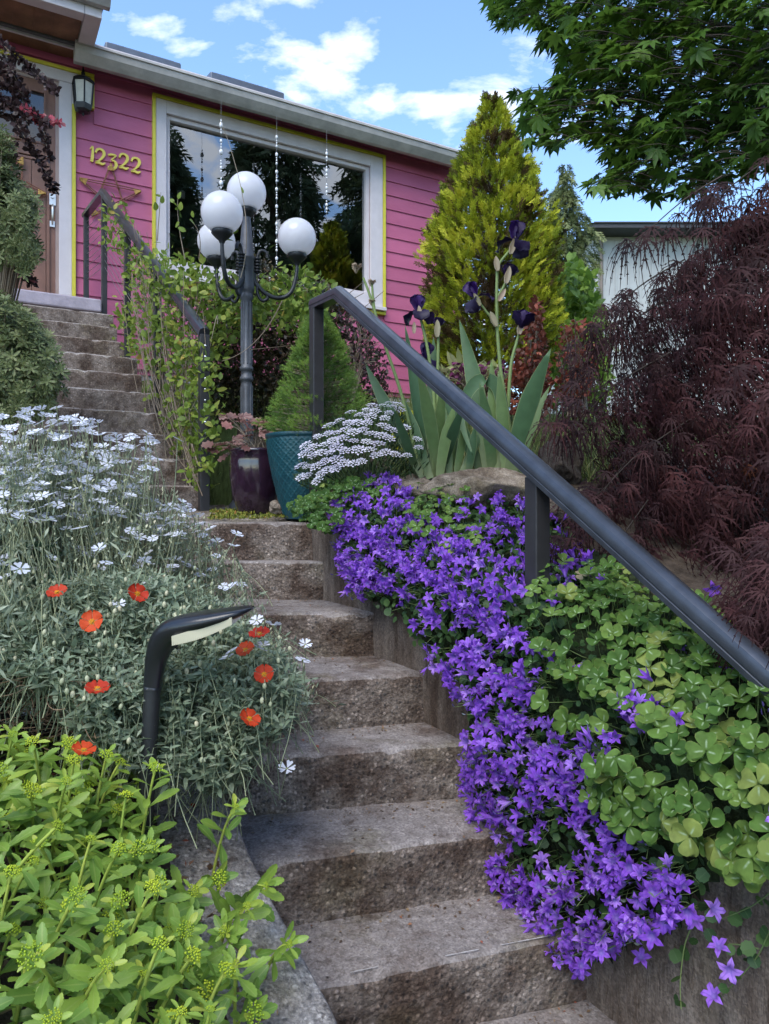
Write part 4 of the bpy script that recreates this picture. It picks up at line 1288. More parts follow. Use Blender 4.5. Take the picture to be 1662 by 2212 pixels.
# ------------------------------------------------------------------ pots
def pot_pattern(u, v):
    """raised lattice with four-petal flowers; u around, v up, both in cells"""
    a = (u + v) % 1.0; b = (u - v) % 1.0
    line = np.maximum(np.exp(-((np.minimum(a, 1 - a)) / 0.055) ** 2), np.exp(-((np.minimum(b, 1 - b)) / 0.055) ** 2))
    p = a - 0.5; q = b - 0.5
    r = np.hypot(p, q); th = np.arctan2(q, p)
    pet = np.abs(r - 0.30 * np.abs(np.cos(2 * th)) ** 0.6)
    fl = np.exp(-(pet / 0.035) ** 2) * (r < 0.40)
    dot = np.exp(-(r / 0.05) ** 2)
    return np.clip(np.maximum(np.maximum(line, fl * 0.8), dot), 0, 1)
def teal_pot():
    c = P(662, 1124, 3.62); c[2] = zland(c) - 0.004
    t_ = thing('plant_pot', 'tall tapered teal pot with embossed lattice pattern at the head of the steps', 'pot', c)
    H = 0.405; nu, nv = 264, 96
    v = np.linspace(0, 1, nv); prof = np.interp(v, [0, 0.05, 0.25, 0.5, 0.75, 0.93, 1.0], [0.104, 0.111, 0.137, 0.163, 0.182, 0.191, 0.194])
    u = np.arange(nu) / nu
    U, Vv = np.meshgrid(u, v)
    emb = pot_pattern(U * 22, Vv * 8.0) * np.clip((0.955 - Vv) * 40, 0, 1) * np.clip((Vv - 0.03) * 30, 0, 1)
    rad = np.interp(Vv, v, prof) + emb * 0.0042
    rad = rad + (Vv > 0.965) * 0.005
    X = c[0] + rad * np.cos(2 * math.pi * U); Y = c[1] + rad * np.sin(2 * math.pi * U); Z = c[2] + Vv * H
    V = np.stack([X, Y, Z], -1).reshape(-1, 3)
    vc = np.stack([Vv.ravel(), emb.ravel(), np.zeros(V.shape[0])], 1)
    i = np.arange(nv - 1)[:, None] * nu + np.arange(nu)[None]; i2 = np.arange(nv - 1)[:, None] * nu + (np.arange(nu)[None] + 1) % nu
    F = np.stack([i, i2, i2 + nu, i + nu], -1).reshape(-1, 4)
    m, t, b = newmat('teal_glaze')
    a = node(t, 'ShaderNodeAttribute', attribute_name='vc'); s = node(t, 'ShaderNodeSeparateColor'); t.links.new(a.outputs['Color'], s.inputs[0])
    tcn = node(t, 'ShaderNodeTexCoord'); n = node(t, 'ShaderNodeTexNoise', Scale=18.0, Detail=5.0); t.links.new(tcn.outputs['Object'], n.inputs['Vector'])
    cc = mixcol(t, ramp(t, n.outputs['Fac'], [(0.35, g3(0)), (0.7, g3(1))]), (0.004, 0.036, 0.048), (0.007, 0.052, 0.066))
    cc = mixcol(t, ramp(t, s.outputs[1], [(0.1, g3(0)), (0.8, g3(0.75))]), cc, (0.016, 0.088, 0.104))
    cc = mixcol(t, ramp(t, n.outputs['Fac'], [(0.62, g3(0)), (0.75, g3(0.5))]), cc, (0.06, 0.07, 0.065))
    t.links.new(cc, b.inputs['Base Color']); b.inputs['Roughness'].default_value = 0.38
    o = link('body', mesh_np('body', V, F, vc, m, True), t_)
    mb = MB(); mb.lathe(c + np.array([0, 0, H - 0.001]), [(0.199, -0.004), (0.199, 0.004), (0.185, 0.005), (0.183, -0.03)], 64); mb.build('rim', plain('teal_rim', (0.007, 0.048, 0.060), 0.4, var=0.15), t_)
    mb = MB(); mb.lathe(c + np.array([0, 0, H - 0.04]), [(0.184, 0), (0.181, 0.012), (0.02, 0.018)], 40); mb.build('potting_soil', M_soil, t_)
    return c, H
TP, TH = teal_pot()
c = P(553, 1090, 3.92); c[2] = zland(c) + 0.003
pp = thing('plant_pot', 'glossy dark aubergine glazed pot beside the teal pot', 'pot', c)
M_aub = plain('aubergine_glaze', (0.022, 0.010, 0.020), 0.14, var=0.4, scale=30, bump=0.06, bscale=60, coat=0.8)
mb = MB(); mb.lathe(c, [(0.088, 0), (0.096, 0.01), (0.125, 0.10), (0.138, 0.20), (0.140, 0.27), (0.136, 0.315), (0.140, 0.322), (0.142, 0.332), (0.136, 0.338), (0.126, 0.33), (0.126, 0.29)], 48); mb.build('body', M_aub, pp)
mb = MB(); mb.lathe(c + np.array([0, 0, 0.28]), [(0.127, 0), (0.125, 0.012), (0.01, 0.02)], 32); mb.build('potting_soil', M_soil, pp)
PP = c

# ------------------------------------------------------------------ rocks
def rock(name, label, c, rad, seed, mat, group=None, flat=1.0):
    nu, nv = 84, 48
    V = []
    for j in range(nv + 1):
        ph = -math.pi / 2 + math.pi * j / nv
        for k in range(nu):
            a = 2 * math.pi * k / nu
            V.append((math.cos(ph) * math.cos(a), math.cos(ph) * math.sin(a), math.sin(ph)))
    V = np.array(V)
    # facet by clamping against random planes
    rs = np.random.default_rng(seed)
    for _ in range(11):
        n_ = unit(rs.normal(size=3)); dd = 0.62 + 0.25 * rs.random()
        ov = np.maximum(0, V @ n_ - dd); V = V - ov[:, None] * n_ * 0.92
    V = V * np.asarray(rad)
    ca_, sa_ = math.cos(ANG * 0.2), math.sin(ANG * 0.2)
    V = V @ np.array([[ca_, sa_, 0], [-sa_, ca_, 0], [0, 0, 1]])
    V = V + c
    nn = (vnoise(V + seed, 9) - 0.5) * 0.06 + (vnoise(V + seed, 26) - 0.5) * 0.028 + (vnoise(V + seed, 70) - 0.5) * 0.008
    V = V + unit(V - c) * nn[:, None]
    i = np.arange(nv)[:, None] * nu + np.arange(nu)[None]; i2 = np.arange(nv)[:, None] * nu + (np.arange(nu)[None] + 1) % nu
    F = np.stack([i, i2, i2 + nu, i + nu], -1).reshape(-1, 4)
    return tag(link(name, mesh_np(name, V, F, None, mat, True)), label, 'rock', group)
rock('edging_rock', 'long flat topped brown rock edging the iris bed left of the rail post', P(1040, 1064, 2.98), (0.24, 0.16, 0.085), 5, M_rock, 'rocks edging the iris bed')
rock('edging_rock', 'smaller brown rock between the candytuft and the long flat rock', P(888, 1062, 3.14), (0.115, 0.13, 0.075), 9, M_rock, 'rocks edging the iris bed')
rock('edging_rock', 'brown rock partly hidden behind the rail post and red maple', P(1215, 1095, 2.75), (0.13, 0.12, 0.10), 14, M_rock, 'rocks edging the iris bed')
rock('dark_rock', 'dark pointed rock behind the handrail beside the red maple', P(1208, 1010, 3.5), (0.11, 0.12, 0.15), 21, M_darkrock)
rock('stone', 'small stone lying on the landing beside the teal pot', P(598, 1098, 3.6), (0.045, 0.04, 0.035), 31, M_rock)
# ================================================================== plants
UP = np.array([0, 0, 1.0])
M_stemg = foliage('green_stem', [(0, (0.10, 0.15, 0.05)), (1, (0.20, 0.26, 0.09))], trans=0.0, mottle=0)
M_stemgrey = foliage('grey_green_stem', [(0, (0.17, 0.21, 0.13)), (1, (0.34, 0.36, 0.21))], trans=0.0, mottle=0)
M_stemw = foliage('woody_stem', [(0, (0.13, 0.09, 0.06)), (1, (0.33, 0.27, 0.20))], trans=0.0, mottle=0)
M_dead = foliage('dead_stem', [(0, (0.17, 0.10, 0.06)), (1, (0.36, 0.25, 0.16))], trans=0.0, mottle=0)

# ------------------------------------------------------------------ bellflower mound on the right wall
def mound(t, q):
    """cross-section of the planting along the right wall: q 0..5 from the hanging hem over the wall to the rocks"""
    t = np.asarray(t, float); q = np.asarray(q, float)
    w_ = wt(t); n_ = nos(t)
    bulge = 0.05 * (vnoise(np.stack([t * 1.0, q, t * 0], -1), 2.6) - 0.5)
    S = np.stack([t * 0 + 1.35, t * 0 + 1.315, t * 0 + 1.315, t * 0 + 1.40, t * 0 + 1.70, t * 0 + 2.25])
    Z = np.stack([n_ - 0.20, n_ + 0.35 * (w_ - n_), w_ - 0.03, w_ + 0.10, w_ + 0.10 + 0.25 * 0.25, w_ + 0.10 + 0.8 * 0.25])
    i = np.clip(np.floor(q).astype(int), 0, 4); f = q - i
    j = np.arange(len(t))
    s = S[i, j] * (1 - f) + S[i + 1, j] * f
    z = Z[i, j] * (1 - f) + Z[i + 1, j] * f
    s = s - bulge; z = z + bulge * 0.6
    return np.stack([s * CS - t * SN, s * SN + t * CS, z], -1)
def mound_sample(n, t0=0.7, t1=3.15, q0=0.0, q1=5.0, lift=0.0):
    t = rnd(n, t0, t1); q = rnd(n, q0, q1)
    p = mound(t, q)
    e = 0.02
    du = mound(t + e, q) - p; dv = mound(t, np.minimum(q + e, 4.999)) - p
    nr = unit(np.cross(dv, du)); nr *= np.sign(nr[:, 2:3] * 0.6 - (nr @ np.array([CS, SN, 0]))[:, None] * 0.8 + 1e-6)
    return p + nr * lift, nr, t, q

CAMP = [(740, 1105), (790, 1055), (850, 1058), (890, 1090), (905, 1140), (960, 1165), (1010, 1130), (985, 1075), (1050, 1062), (1100, 1100), (1140, 1110), (1200, 1145), (1275, 1190), (1280, 1270), (1230, 1300), (1150, 1310), (1180, 1400), (1205, 1480), (1235, 1560), (1330, 1585), (1400, 1530), (1455, 1560), (1350, 1640), (1320, 1740), (1390, 1800), (1490, 1850), (1520, 1930), (1500, 1990), (1420, 2015), (1330, 2050), (1285, 2085), (1240, 2075), (1200, 2020), (1120, 2000), (1095, 1960), (1110, 1930), (1060, 1850), (1040, 1750), (1030, 1680), (1045, 1560), (1000, 1470), (950, 1430), (945, 1370), (880, 1330), (870, 1280), (830, 1290), (780, 1280), (765, 1220), (745, 1150)]
OX1 = [(1150, 1290), (1240, 1265), (1330, 1255), (1400, 1285), (1500, 1330), (1580, 1400), (1640, 1465), (1700, 1500), (2050, 1700), (2050, 2000), (1700, 1885), (1640, 1890), (1560, 1845), (1480, 1805), (1390, 1765), (1325, 1710), (1335, 1630), (1440, 1565), (1400, 1535), (1330, 1590), (1240, 1550), (1212, 1460), (1185, 1390)]
OX2 = [(880, 1085), (1000, 1085), (1010, 1140), (1080, 1200), (1000, 1260), (930, 1230), (890, 1170)]
FULL = [(735, 1060), (850, 1040), (1140, 1060), (1290, 1180), (1560, 1360), (1720, 1480), (2050, 1700), (2050, 2000), (1720, 1890), (1600, 1890), (1540, 1960), (1440, 2030), (1290, 2100), (1220, 2080), (1090, 1970), (1040, 1850), (1020, 1650), (1000, 1480), (930, 1420), (860, 1330), (770, 1290), (745, 1180)]

def camp_flower(R_=0.024, depth=0.020, droop=0.25, twist=0.0):
    V = [(0, 0, 0)]; A = [0.0]; C = [0]; T = []
    ring1 = []
    n = 5
    for k in range(10):
        a = 2 * math.pi * k / 10 + twist
        V.append((0.20 * R_ * math.cos(a), 0.20 * R_ * math.sin(a), depth * 0.25)); A.append(0.2); C.append(0)
    for k in range(10):
        a = 2 * math.pi * k / 10 + twist
        r = (0.50 if k % 2 == 0 else 0.40) * R_
        V.append((r * math.cos(a), r * math.sin(a), depth * (0.85 if k % 2 == 0 else 0.80))); A.append(0.5); C.append(0 if k % 2 == 0 else 1)
    for k in range(n):     # lobe shoulders and tips
        a = 2 * math.pi * k / 5 + twist
        for off, r, z, c in ((-0.36, 0.66, 0.95, 0.8), (0, 0.78, 1.0, 0), (0.36, 0.66, 0.95, 0.8)):
            V.append((r * R_ * math.cos(a + off), r * R_ * math.sin(a + off), depth * z)); A.append(0.75); C.append(c)
        V.append((R_ * math.cos(a), R_ * math.sin(a), depth * (1.0 - droop))); A.append(1.0); C.append(0.2)
    for k in range(10):
        k2 = (k + 1) % 10
        T += [(0, 1 + k, 1 + k2), (1 + k, 11 + k, 11 + k2), (1 + k, 11 + k2, 1 + k2)]
    for k in range(n):
        c = 11 + 2 * k; l = 11 + (2 * k - 1) % 10; r = 11 + (2 * k + 1) % 10
        b = 21 + 4 * k
        T += [(l, b, c), (c, b, b + 1), (c, b + 1, b + 2), (c, b + 2, r), (b, b + 3, b + 1), (b + 1, b + 3, b + 2)]
    # calyx
    m = len(V)
    for k in range(4):
        a = 2 * math.pi * k / 4
        V.append((0.16 * R_ * math.cos(a), 0.16 * R_ * math.sin(a), -0.1 * depth)); A.append(0.1); C.append(0.5)
    V.append((0, 0, -0.5 * depth)); A.append(0.1); C.append(.5)
    for k in range(4): T.append((m + k, m + (k + 1) % 4, m + 4))
    V = np.array(V, np.float32)[:, [0, 2, 1]]          # flower axis = +Y
    return tmpl(V, T, A, C)
M_camp = foliage('bellflower_petal', [(0, (0.19, 0.06, 0.42)), (0.35, (0.25, 0.080, 0.58)), (0.7, (0.34, 0.13, 0.68)), (1, (0.46, 0.25, 0.76))], rough=0.6, trans=0.35, vein=(0.10, 0.03, 0.42), veinw=0.18, veinamt=0.35, along=((0.36, 0.25, 0.62), 0.12, 0.45), mottle=0.12, spec=0.2)
M_campleaf = foliage('bellflower_leaf', [(0, (0.030, 0.070, 0.022)), (0.6, (0.055, 0.115, 0.032)), (1, (0.09, 0.16, 0.045))], trans=0.25, vein=(0.10, 0.16, 0.06), veinamt=0.4)
camp = thing('bellflower_mound', 'trailing mound of purple star shaped bellflowers spilling over the wall beside the steps', 'flowers', ST(1.42, 1.9, float(wt(1.9))))
# dark stem mat under the flowers
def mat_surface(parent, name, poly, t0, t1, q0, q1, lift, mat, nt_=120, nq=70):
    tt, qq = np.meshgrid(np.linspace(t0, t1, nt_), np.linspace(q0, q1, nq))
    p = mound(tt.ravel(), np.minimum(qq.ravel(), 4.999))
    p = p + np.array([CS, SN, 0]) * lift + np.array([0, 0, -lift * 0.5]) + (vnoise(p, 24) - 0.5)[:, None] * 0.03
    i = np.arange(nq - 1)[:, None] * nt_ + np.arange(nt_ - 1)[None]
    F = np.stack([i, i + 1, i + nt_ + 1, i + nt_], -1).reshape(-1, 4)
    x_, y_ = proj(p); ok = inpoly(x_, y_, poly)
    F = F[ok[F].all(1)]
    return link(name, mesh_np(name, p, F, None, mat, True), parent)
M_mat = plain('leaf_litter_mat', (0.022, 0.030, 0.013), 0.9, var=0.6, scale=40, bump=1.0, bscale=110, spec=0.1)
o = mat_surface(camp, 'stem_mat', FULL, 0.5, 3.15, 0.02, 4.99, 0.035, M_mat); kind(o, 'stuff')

def camp_leaf():
    V = [(0, 0, 0)]; A = [0]; C = [0]; T = []
    n = 16
    for k in range(n + 1):
        a = -math.pi * 0.5 + 0.45 + (2 * math.pi - 0.9) * k / n
        r = 0.5 * (1.0 + (0.10 if k % 2 else -0.04)) 
        V.append((r * math.cos(a), 0.42 + r * math.sin(a) * 1.0, 0.06 * abs(math.cos(a)))); A.append(1); C.append(abs(math.cos(a)))
    for k in range(n): T.append((0, k + 1, k + 2))
    return tmpl(V, T, A, C)
p, nr, t, q = mound_sample(26000, 0.7, 3.15, 0.1, 4.95)
x_, y_ = proj(p); dens = vnoise(p, 5.0) * 0.6 + vnoise(p, 14.0) * 0.4
okc = inpoly(x_, y_, CAMP)
sel = okc | (inpoly(x_, y_, FULL) & (rng.random(len(p)) < 0.25))
sel &= rng.random(len(p)) < 0.55
pl_, nl_ = p[sel], nr[sel]; n = len(pl_)
yd = unit(nl_ * 0.3 + rdir(n) * 0.8 + UP * 0.1)
inst(camp, 'leaf', camp_leaf(), frames(pl_ + nl_ * rnd(n, -0.01, 0.02)[:, None], yd, nl_ + rdir(n) * 0.5, rnd(n, 0.012, 0.028)), rnd(n), M_campleaf, limit=120)
# flowers: clustered
sel = okc & (rng.random(len(p)) < np.clip((dens - 0.30) * 2.6, 0.12, 0.8) * np.interp(y_, [1300, 1500, 1800], [0.27, 0.34, 0.52]))
extra = inpoly(x_, y_, OX1) & (rng.random(len(p)) < 0.006) | inpoly(x_, y_, OX2) & (rng.random(len(p)) < 0.015)
sel |= extra
pf_, nf_ = p[sel], nr[sel]; n = len(pf_)
view = unit(np.array([0, 0, EYE]) - pf_)
ax = unit(nf_ * 0.7 + UP * 0.3 + view * 0.25 + rdir(n) * 0.8)
ll = rnd(n, 0.022, 0.065)
inst(camp, 'flower', [camp_flower(0.0235, 0.021, 0.2), camp_flower(0.0250, 0.016, 0.55, 0.3), camp_flower(0.019, 0.030, -0.1, 0.6), camp_flower(0.0225, 0.019, 0.35, 0.9), camp_flower(0.014, 0.030, -0.35, 0.2)],
     frames(pf_ + nf_ * ll[:, None], ax, rdir(n), rnd(n, 0.75, 1.2)), np.clip(rng.normal(size=n) * .28 + .5, 0, 1), M_camp, limit=300)
lines = []
for i in range(0, n, 1):
    lines.append((np.array([pf_[i] - nf_[i] * 0.02, pf_[i] + nf_[i] * ll[i] * 0.5 - ax[i] * 0.006, pf_[i] + nf_[i] * ll[i]]), 0.0011, 0.0009))
# buds
nb = 900
ib = rng.integers(0, n, nb); bp_ = pf_[ib] + rdir(nb) * 0.03 + nf_[ib] * rnd(nb, 0.02, 0.07)[:, None]
for i in range(nb): lines.append((np.array([pf_[ib[i]], (pf_[ib[i]] + bp_[i]) / 2 + UP * 0.006, bp_[i]]), 0.0011, 0.0008))
tubes(camp, 'flower_stalks', lines, M_stemg)
M_campbud = foliage('bellflower_bud', [(0, (0.08, 0.05, 0.22)), (0.6, (0.14, 0.12, 0.26)), (1, (0.14, 0.18, 0.10))], trans=0.1, mottle=0)
bud = blade(1, 0.32, 3, fold=0.9)
inst(camp, 'bud', bud, frames(bp_, unit(nf_[ib] + UP * 0.5 + rdir(nb) * 0.5), rdir(nb), rnd(nb, 0.012, 0.02)), rnd(nb), M_campbud, limit=60)
# trailing tendrils in front of the wall, lower right
trail = [[(1500, 1990), (1480, 2040), (1470, 2120), (1472, 2180)], [(1662, 2010), (1640, 2060), (1600, 2110), (1560, 2150)], [(1662, 1930), (1620, 1960), (1560, 1985)], [(1640, 2050), (1590, 2040), (1530, 2040)]]
lines = []; lp = []; fp = []
for tr_ in trail:
    pts = []
    for (a_, b_) in tr_:
        # on the face of the wall (s = WALL_S - 0.05)
        r_ = (a_ - CX) / FPX; s_ = WALL_S - 0.05
        tt_ = (s_ * CS - r_ * s_ * SN) / (SN + r_ * CS); Y_ = s_ * SN + tt_ * CS
        pts.append(P(a_, b_, Y_))
    sp = smooth_line(pts, 5); lines.append((sp, 0.0018, 0.0012))
    for k in range(2, len(sp), 2): lp.append(sp[k])
    fp.append(sp[-1])
tubes(camp, 'trailing_stems', lines, M_stemg)
lp = np.array(lp); n = len(lp)
inst(camp, 'leaf', camp_leaf(), frames(lp + rdir(n) * 0.01, unit(rdir(n) + UP * -0.3), np.tile([-CS, -SN, 0.4], (n, 1)) + rdir(n) * .4, rnd(n, 0.018, 0.03)), rnd(n), M_campleaf, limit=40)
fpx = [(1385, 2072), (1320, 2050), (1275, 2030), (1258, 2092), (1245, 2095), (1555, 2050), (1575, 2092), (1500, 1985), (1538, 1965), (1545, 2155), (1415, 2010), (1110, 1985), (1540, 1268), (1450, 1990)]
pos = []
for (a_, b_) in fpx:
    r_ = (a_ - CX) / FPX; s_ = WALL_S - 0.07 if b_ > 1500 else 1.62
    tt_ = (s_ * CS - r_ * s_ * SN) / (SN + r_ * CS); pos.append(P(a_, b_, s_ * SN + tt_ * CS))
pos = np.array(pos); n = len(pos)
inst(camp, 'flower', camp_flower(0.0245, 0.017, 0.45, 0.3), frames(pos, unit(unit(np.array([0, 0, EYE]) - pos) + rdir(n) * 0.5), rdir(n), rnd(n, 0.95, 1.1)), rnd(n), M_camp, limit=40)

# ------------------------------------------------------------------ wood sorrel
def sorrel_leaflet(cup=0.18):
    """heart shaped leaflet along +Y, length 1"""
    V = []; A = []; C = []; T = []
    rows = [(0.0, 0.0), (0.12, 0.14), (0.28, 0.30), (0.46, 0.45), (0.64, 0.54), (0.80, 0.53), (0.93, 0.42), (1.0, 0.24)]
    for (y, h) in rows:
        for k in range(5):
            f = -1 + k * 0.5
            yy = y - (0.10 * (1 - abs(f)) if y > 0.95 else 0) + (0.0 if y < 0.9 else -0.02 * abs(f))
            V.append((h * f, yy, cup * abs(f) * h - 0.16 * y * y)); A.append(y); C.append(abs(f) * h / 0.54)
    for i in range(len(rows) - 1):
        for k in range(4):
            a = i * 5 + k
            T += [(a, a + 1, a + 6), (a, a + 6, a + 5)]
    return tmpl(V, T, A, C)
def sorrel_leaf(cup=0.18, tilt=0.15, jit=0.1):
    its = []
    for k in range(3):
        an = 2 * math.pi * k / 3 + rng.normal() * jit
        M_ = np.eye(4)
        ca_, sa_ = math.cos(an), math.sin(an)
        rz = np.array([[ca_, -sa_, 0], [sa_, ca_, 0], [0, 0, 1.0]])
        tl = tilt + rng.normal() * 0.12
        rx = np.array([[1, 0, 0], [0, math.cos(tl), -math.sin(tl)], [0, math.sin(tl), math.cos(tl)]])
        M_[:3, :3] = rz @ rx
        its.append((sorrel_leaflet(cup), M_))
    t = t_join(its)
    t['V'] = t['V'][:, [0, 2, 1]] * np.array([1, 1, -1], np.float32)   # leaf faces +Y
    return t
def sorrel_mat():
    m = foliage('wood_sorrel_leaf', [(0, (0.058, 0.130, 0.028)), (0.5, (0.115, 0.215, 0.042)), (0.8, (0.185, 0.285, 0.060)), (0.92, (0.27, 0.33, 0.08)), (1.0, (0.56, 0.44, 0.27))], trans=0.38, rough=0.62, spec=0.15, edge=(0.24, 0.29, 0.08), edgew=0.98, mottle=0.4, mscale=1.7)
    t = m.node_tree
    # pale splash along the midrib, as in this species
    b = t.nodes['Principled BSDF']
    src = b.inputs['Base Color'].links[0].from_socket
    a = node(t, 'ShaderNodeAttribute', attribute_name='vc'); s = node(t, 'ShaderNodeSeparateColor'); t.links.new(a.outputs['Color'], s.inputs[0])
    f1 = ramp(t, s.outputs[0], [(0.12, g3(0)), (0.22, g3(1)), (0.45, g3(0.9)), (0.62, g3(0))])
    f2 = ramp(t, s.outputs[1], [(0.03, g3(1)), (0.13, g3(0))])
    tcn = node(t, 'ShaderNodeTexCoord'); n = node(t, 'ShaderNodeTexNoise', Scale=6.0, Detail=3.0); t.links.new(tcn.outputs['Object'], n.inputs['Vector'])
    f3 = ramp(t, n.outputs['Fac'], [(0.3, g3(0.35)), (0.6, g3(1))])
    f = mixcol(t, 1.0, mixcol(t, 1.0, f1, f2, 'MULTIPLY'), f3, 'MULTIPLY')
    c = mixcol(t, f, src, (0.40, 0.52, 0.30))
    t.links.new(c, b.inputs['Base Color'])
    return m
M_sor = sorrel_mat()
SOR = [sorrel_leaf(0.15, 0.1), sorrel_leaf(0.25, 0.25, 0.2), sorrel_leaf(0.1, -0.15, 0.15), sorrel_leaf(0.4, 0.5, 0.25), sorrel_leaf(0.7, 0.3, 0.3), sorrel_leaf(-0.2, -0.3, 0.2)]
def sorrel_patch(label, pts, nrm, size, base, limit=280, upw=0.35, light=0.0):
    o = thing('wood_sorrel', label, 'plant', base)
    n = len(pts)
    view = unit(np.array([0, 0, EYE]) - pts)
    ax = unit(nrm * 0.8 + UP * upw + view * 0.25 + rdir(n) * 0.42)
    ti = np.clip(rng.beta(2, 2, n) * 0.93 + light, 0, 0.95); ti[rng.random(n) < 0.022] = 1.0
    lift = rnd(n, 0.03, 0.09)
    top = pts + nrm * lift[:, None]
    inst(o, 'leaf', SOR, frames(top, ax, rdir(n), size), ti, M_sor, limit=limit)
    lines = [(np.array([pts[i] - nrm[i] * 0.02, pts[i] * .5 + top[i] * .5 - ax[i] * 0.012, top[i]]), 0.0013, 0.0011) for i in range(n)]
    tubes(o, 'leaf_stalks', lines, M_stemg)
    return o
p, nr, t, q = mound_sample(26000, 0.5, 2.2, 1.0, 4.99)
x_, y_ = proj(p); sel = inpoly(x_, y_, OX1)
p, nr = p[sel], nr[sel]
# thin out by spacing
def thin(p, d, extra=None):
    cell = {}; keep = []
    for i in range(len(p)):
        k = tuple((p[i] // d).astype(int)); ok = True
        for a in (-1, 0, 1):
            for b in (-1, 0, 1):
                for c in (-1, 0, 1):
                    for j in cell.get((k[0] + a, k[1] + b, k[2] + c), ()):
                        if np.sum((p[j] - p[i]) ** 2) < d * d: ok = False
        if ok:
            cell.setdefault(k, []).append(i); keep.append(i)
    return np.array(keep, int)
kp = thin(p, 0.027)
pk, nk = p[kp], nr[kp]
sx, sy = proj(pk)
sorrel_patch('large leaved wood sorrel with pale marks under the lower end of the handrail', pk, nk, np.interp(sy, [1280, 1500, 1800], [0.027, 0.031, 0.036]) * rnd(len(pk), 0.75, 1.2), ST(1.6, 1.2, float(wt(1.2))), 300, light=0.05)
p, nr, t, q = mound_sample(6000, 2.0, 3.15, 2.8, 4.99)
x_, y_ = proj(p); sel = inpoly(x_, y_, OX2); p, nr = p[sel], nr[sel]; kp = thin(p, 0.034)
sorrel_patch('wood sorrel growing among the bellflowers below the edging rocks', p[kp], nr[kp], rnd(len(kp), 0.02, 0.03), ST(1.7, 2.6, 1.5), 120)
OX3 = [(620, 1095), (650, 1070), (690, 1045), (790, 1035), (835, 1050), (830, 1075), (755, 1100), (725, 1125), (700, 1148), (680, 1130), (640, 1120)]
n = 1500
p = np.stack([rnd(n, 610, 840), rnd(n, 1030, 1150), rnd(n, 3.02, 3.22)], 1)
p = p[inpoly(p[:, 0], p[:, 1], OX3)]
# hangs over the end of the wall in front of the teal pot
pts = np.array([P(a, b, c_ - 0.16 * max(0, (b - 1040) / 100)) for a, b, c_ in p]); kp = thin(pts, 0.030); pts = pts[kp]
pts[:, 2] -= 0.02; pts[:, 0] += 0.03
nr = np.tile(unit(np.array([-0.3, -0.8, 0.5])) * 0.5, (len(pts), 1))
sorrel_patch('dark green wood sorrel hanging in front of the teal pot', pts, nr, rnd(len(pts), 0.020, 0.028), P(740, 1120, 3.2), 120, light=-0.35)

# ------------------------------------------------------------------ candytuft
def umbel():
    its = []; pet = blade(1.0, 0.62, 2, fold=0.1, shape=lambda f: [0.25, 1.0, 0.8][min(2, int(f * 2 + 0.01))])
    for i in range(20):
        r = 0.95 * math.sqrt((i + 0.5) / 20); a = i * 2.399
        c = np.array([r * math.cos(a), r * math.sin(a), 0.35 * (1 - r * r)])
        for k in range(4):
            an = a + k * math.pi / 2 + 0.3 + rng.normal() * 0.15
            d = np.array([math.cos(an), math.sin(an), 0.12 + 0.2 * rng.random()])
            M_ = frames([c], [d], [[0, 0, 1]], [0.20 * (1.35 if math.cos(an - a) > 0.3 and r > 0.6 else 0.9)])[0]
            its.append((pet, M_))
    t = t_join(its)
    t['V'] = t['V'][:, [0, 2, 1]] * np.array([1, 1, -1], np.float32)
    return t
M_iber = foliage('candytuft_petal', [(0, (0.62, 0.58, 0.70)), (1, (0.80, 0.78, 0.84))], trans=0.25, mottle=0.05, along=((0.42, 0.38, 0.46), 0.0, 0.3))
M_iberleaf = foliage('candytuft_leaf', [(0, (0.020, 0.045, 0.016)), (1, (0.06, 0.10, 0.035))], trans=0.2)
IB = [(640, 1030), (660, 960), (700, 930), (720, 905), (790, 880), (850, 868), (870, 880), (900, 935), (920, 1000), (880, 1010), (840, 985), (740, 1010), (690, 1045), (660, 1045)]
cand = thing('candytuft', 'white candytuft mound in bloom beside the teal pot', 'flowers', P(780, 1050, 3.2))
n = 5000
pp_ = np.stack([rnd(n, 630, 930), rnd(n, 865, 1050)], 1)
pp_ = pp_[inpoly(pp_[:, 0], pp_[:, 1], IB)]
cen = np.array([790, 975])
def iby(a, b): return 3.18 - 0.20 * math.sqrt(max(0, 1 - ((a - 785) / 165) ** 2 - ((b - 985) / 130) ** 2)) + 0.0
pts = np.array([P(a, b, iby(a, b)) for a, b in pp_])
fl = pts[thin(pts, 0.033)]
fx, fy = proj(fl)
keep = (rng.random(len(fl)) < np.where(fx > 850, 0.4, 0.97)); fl = fl[keep]
n = len(fl); ctr = P(790, 1050, 3.25)
out = unit(fl - ctr)
axd = unit(out * 0.5 + UP * 0.9 + np.array([-0.1, -0.35, 0]) + rdir(n) * 0.2)
inst(cand, 'flower_head', [umbel(), umbel()], frames(fl, axd, rdir(n), rnd(n, 0.021, 0.031)), rnd(n), M_iber, limit=130)
lines = []
for i in range(n):
    b = ctr + (fl[i] - ctr) * 0.35 + np.array([0, 0.02, -0.05])
    lines.append((bez(b, (b + fl[i]) / 2 + UP * 0.01, fl[i] - axd[i] * 0.004, 5), 0.0014, 0.0011))
tubes(cand, 'stems', lines, M_stemg)
n = 5200
pp_ = np.stack([rnd(n, 640, 940), rnd(n, 880, 1060), rnd(n, 3.02, 3.4)], 1)
pp_ = pp_[inpoly(pp_[:, 0], pp_[:, 1] - 12, IB + []) | inpoly(pp_[:, 0], pp_[:, 1], [(820, 900), (920, 960), (935, 1030), (860, 1040), (700, 1060), (680, 1050), (800, 980)])]
pts = np.array([P(a, b, c_ + 0.05) for a, b, c_ in pp_]); n = len(pts)
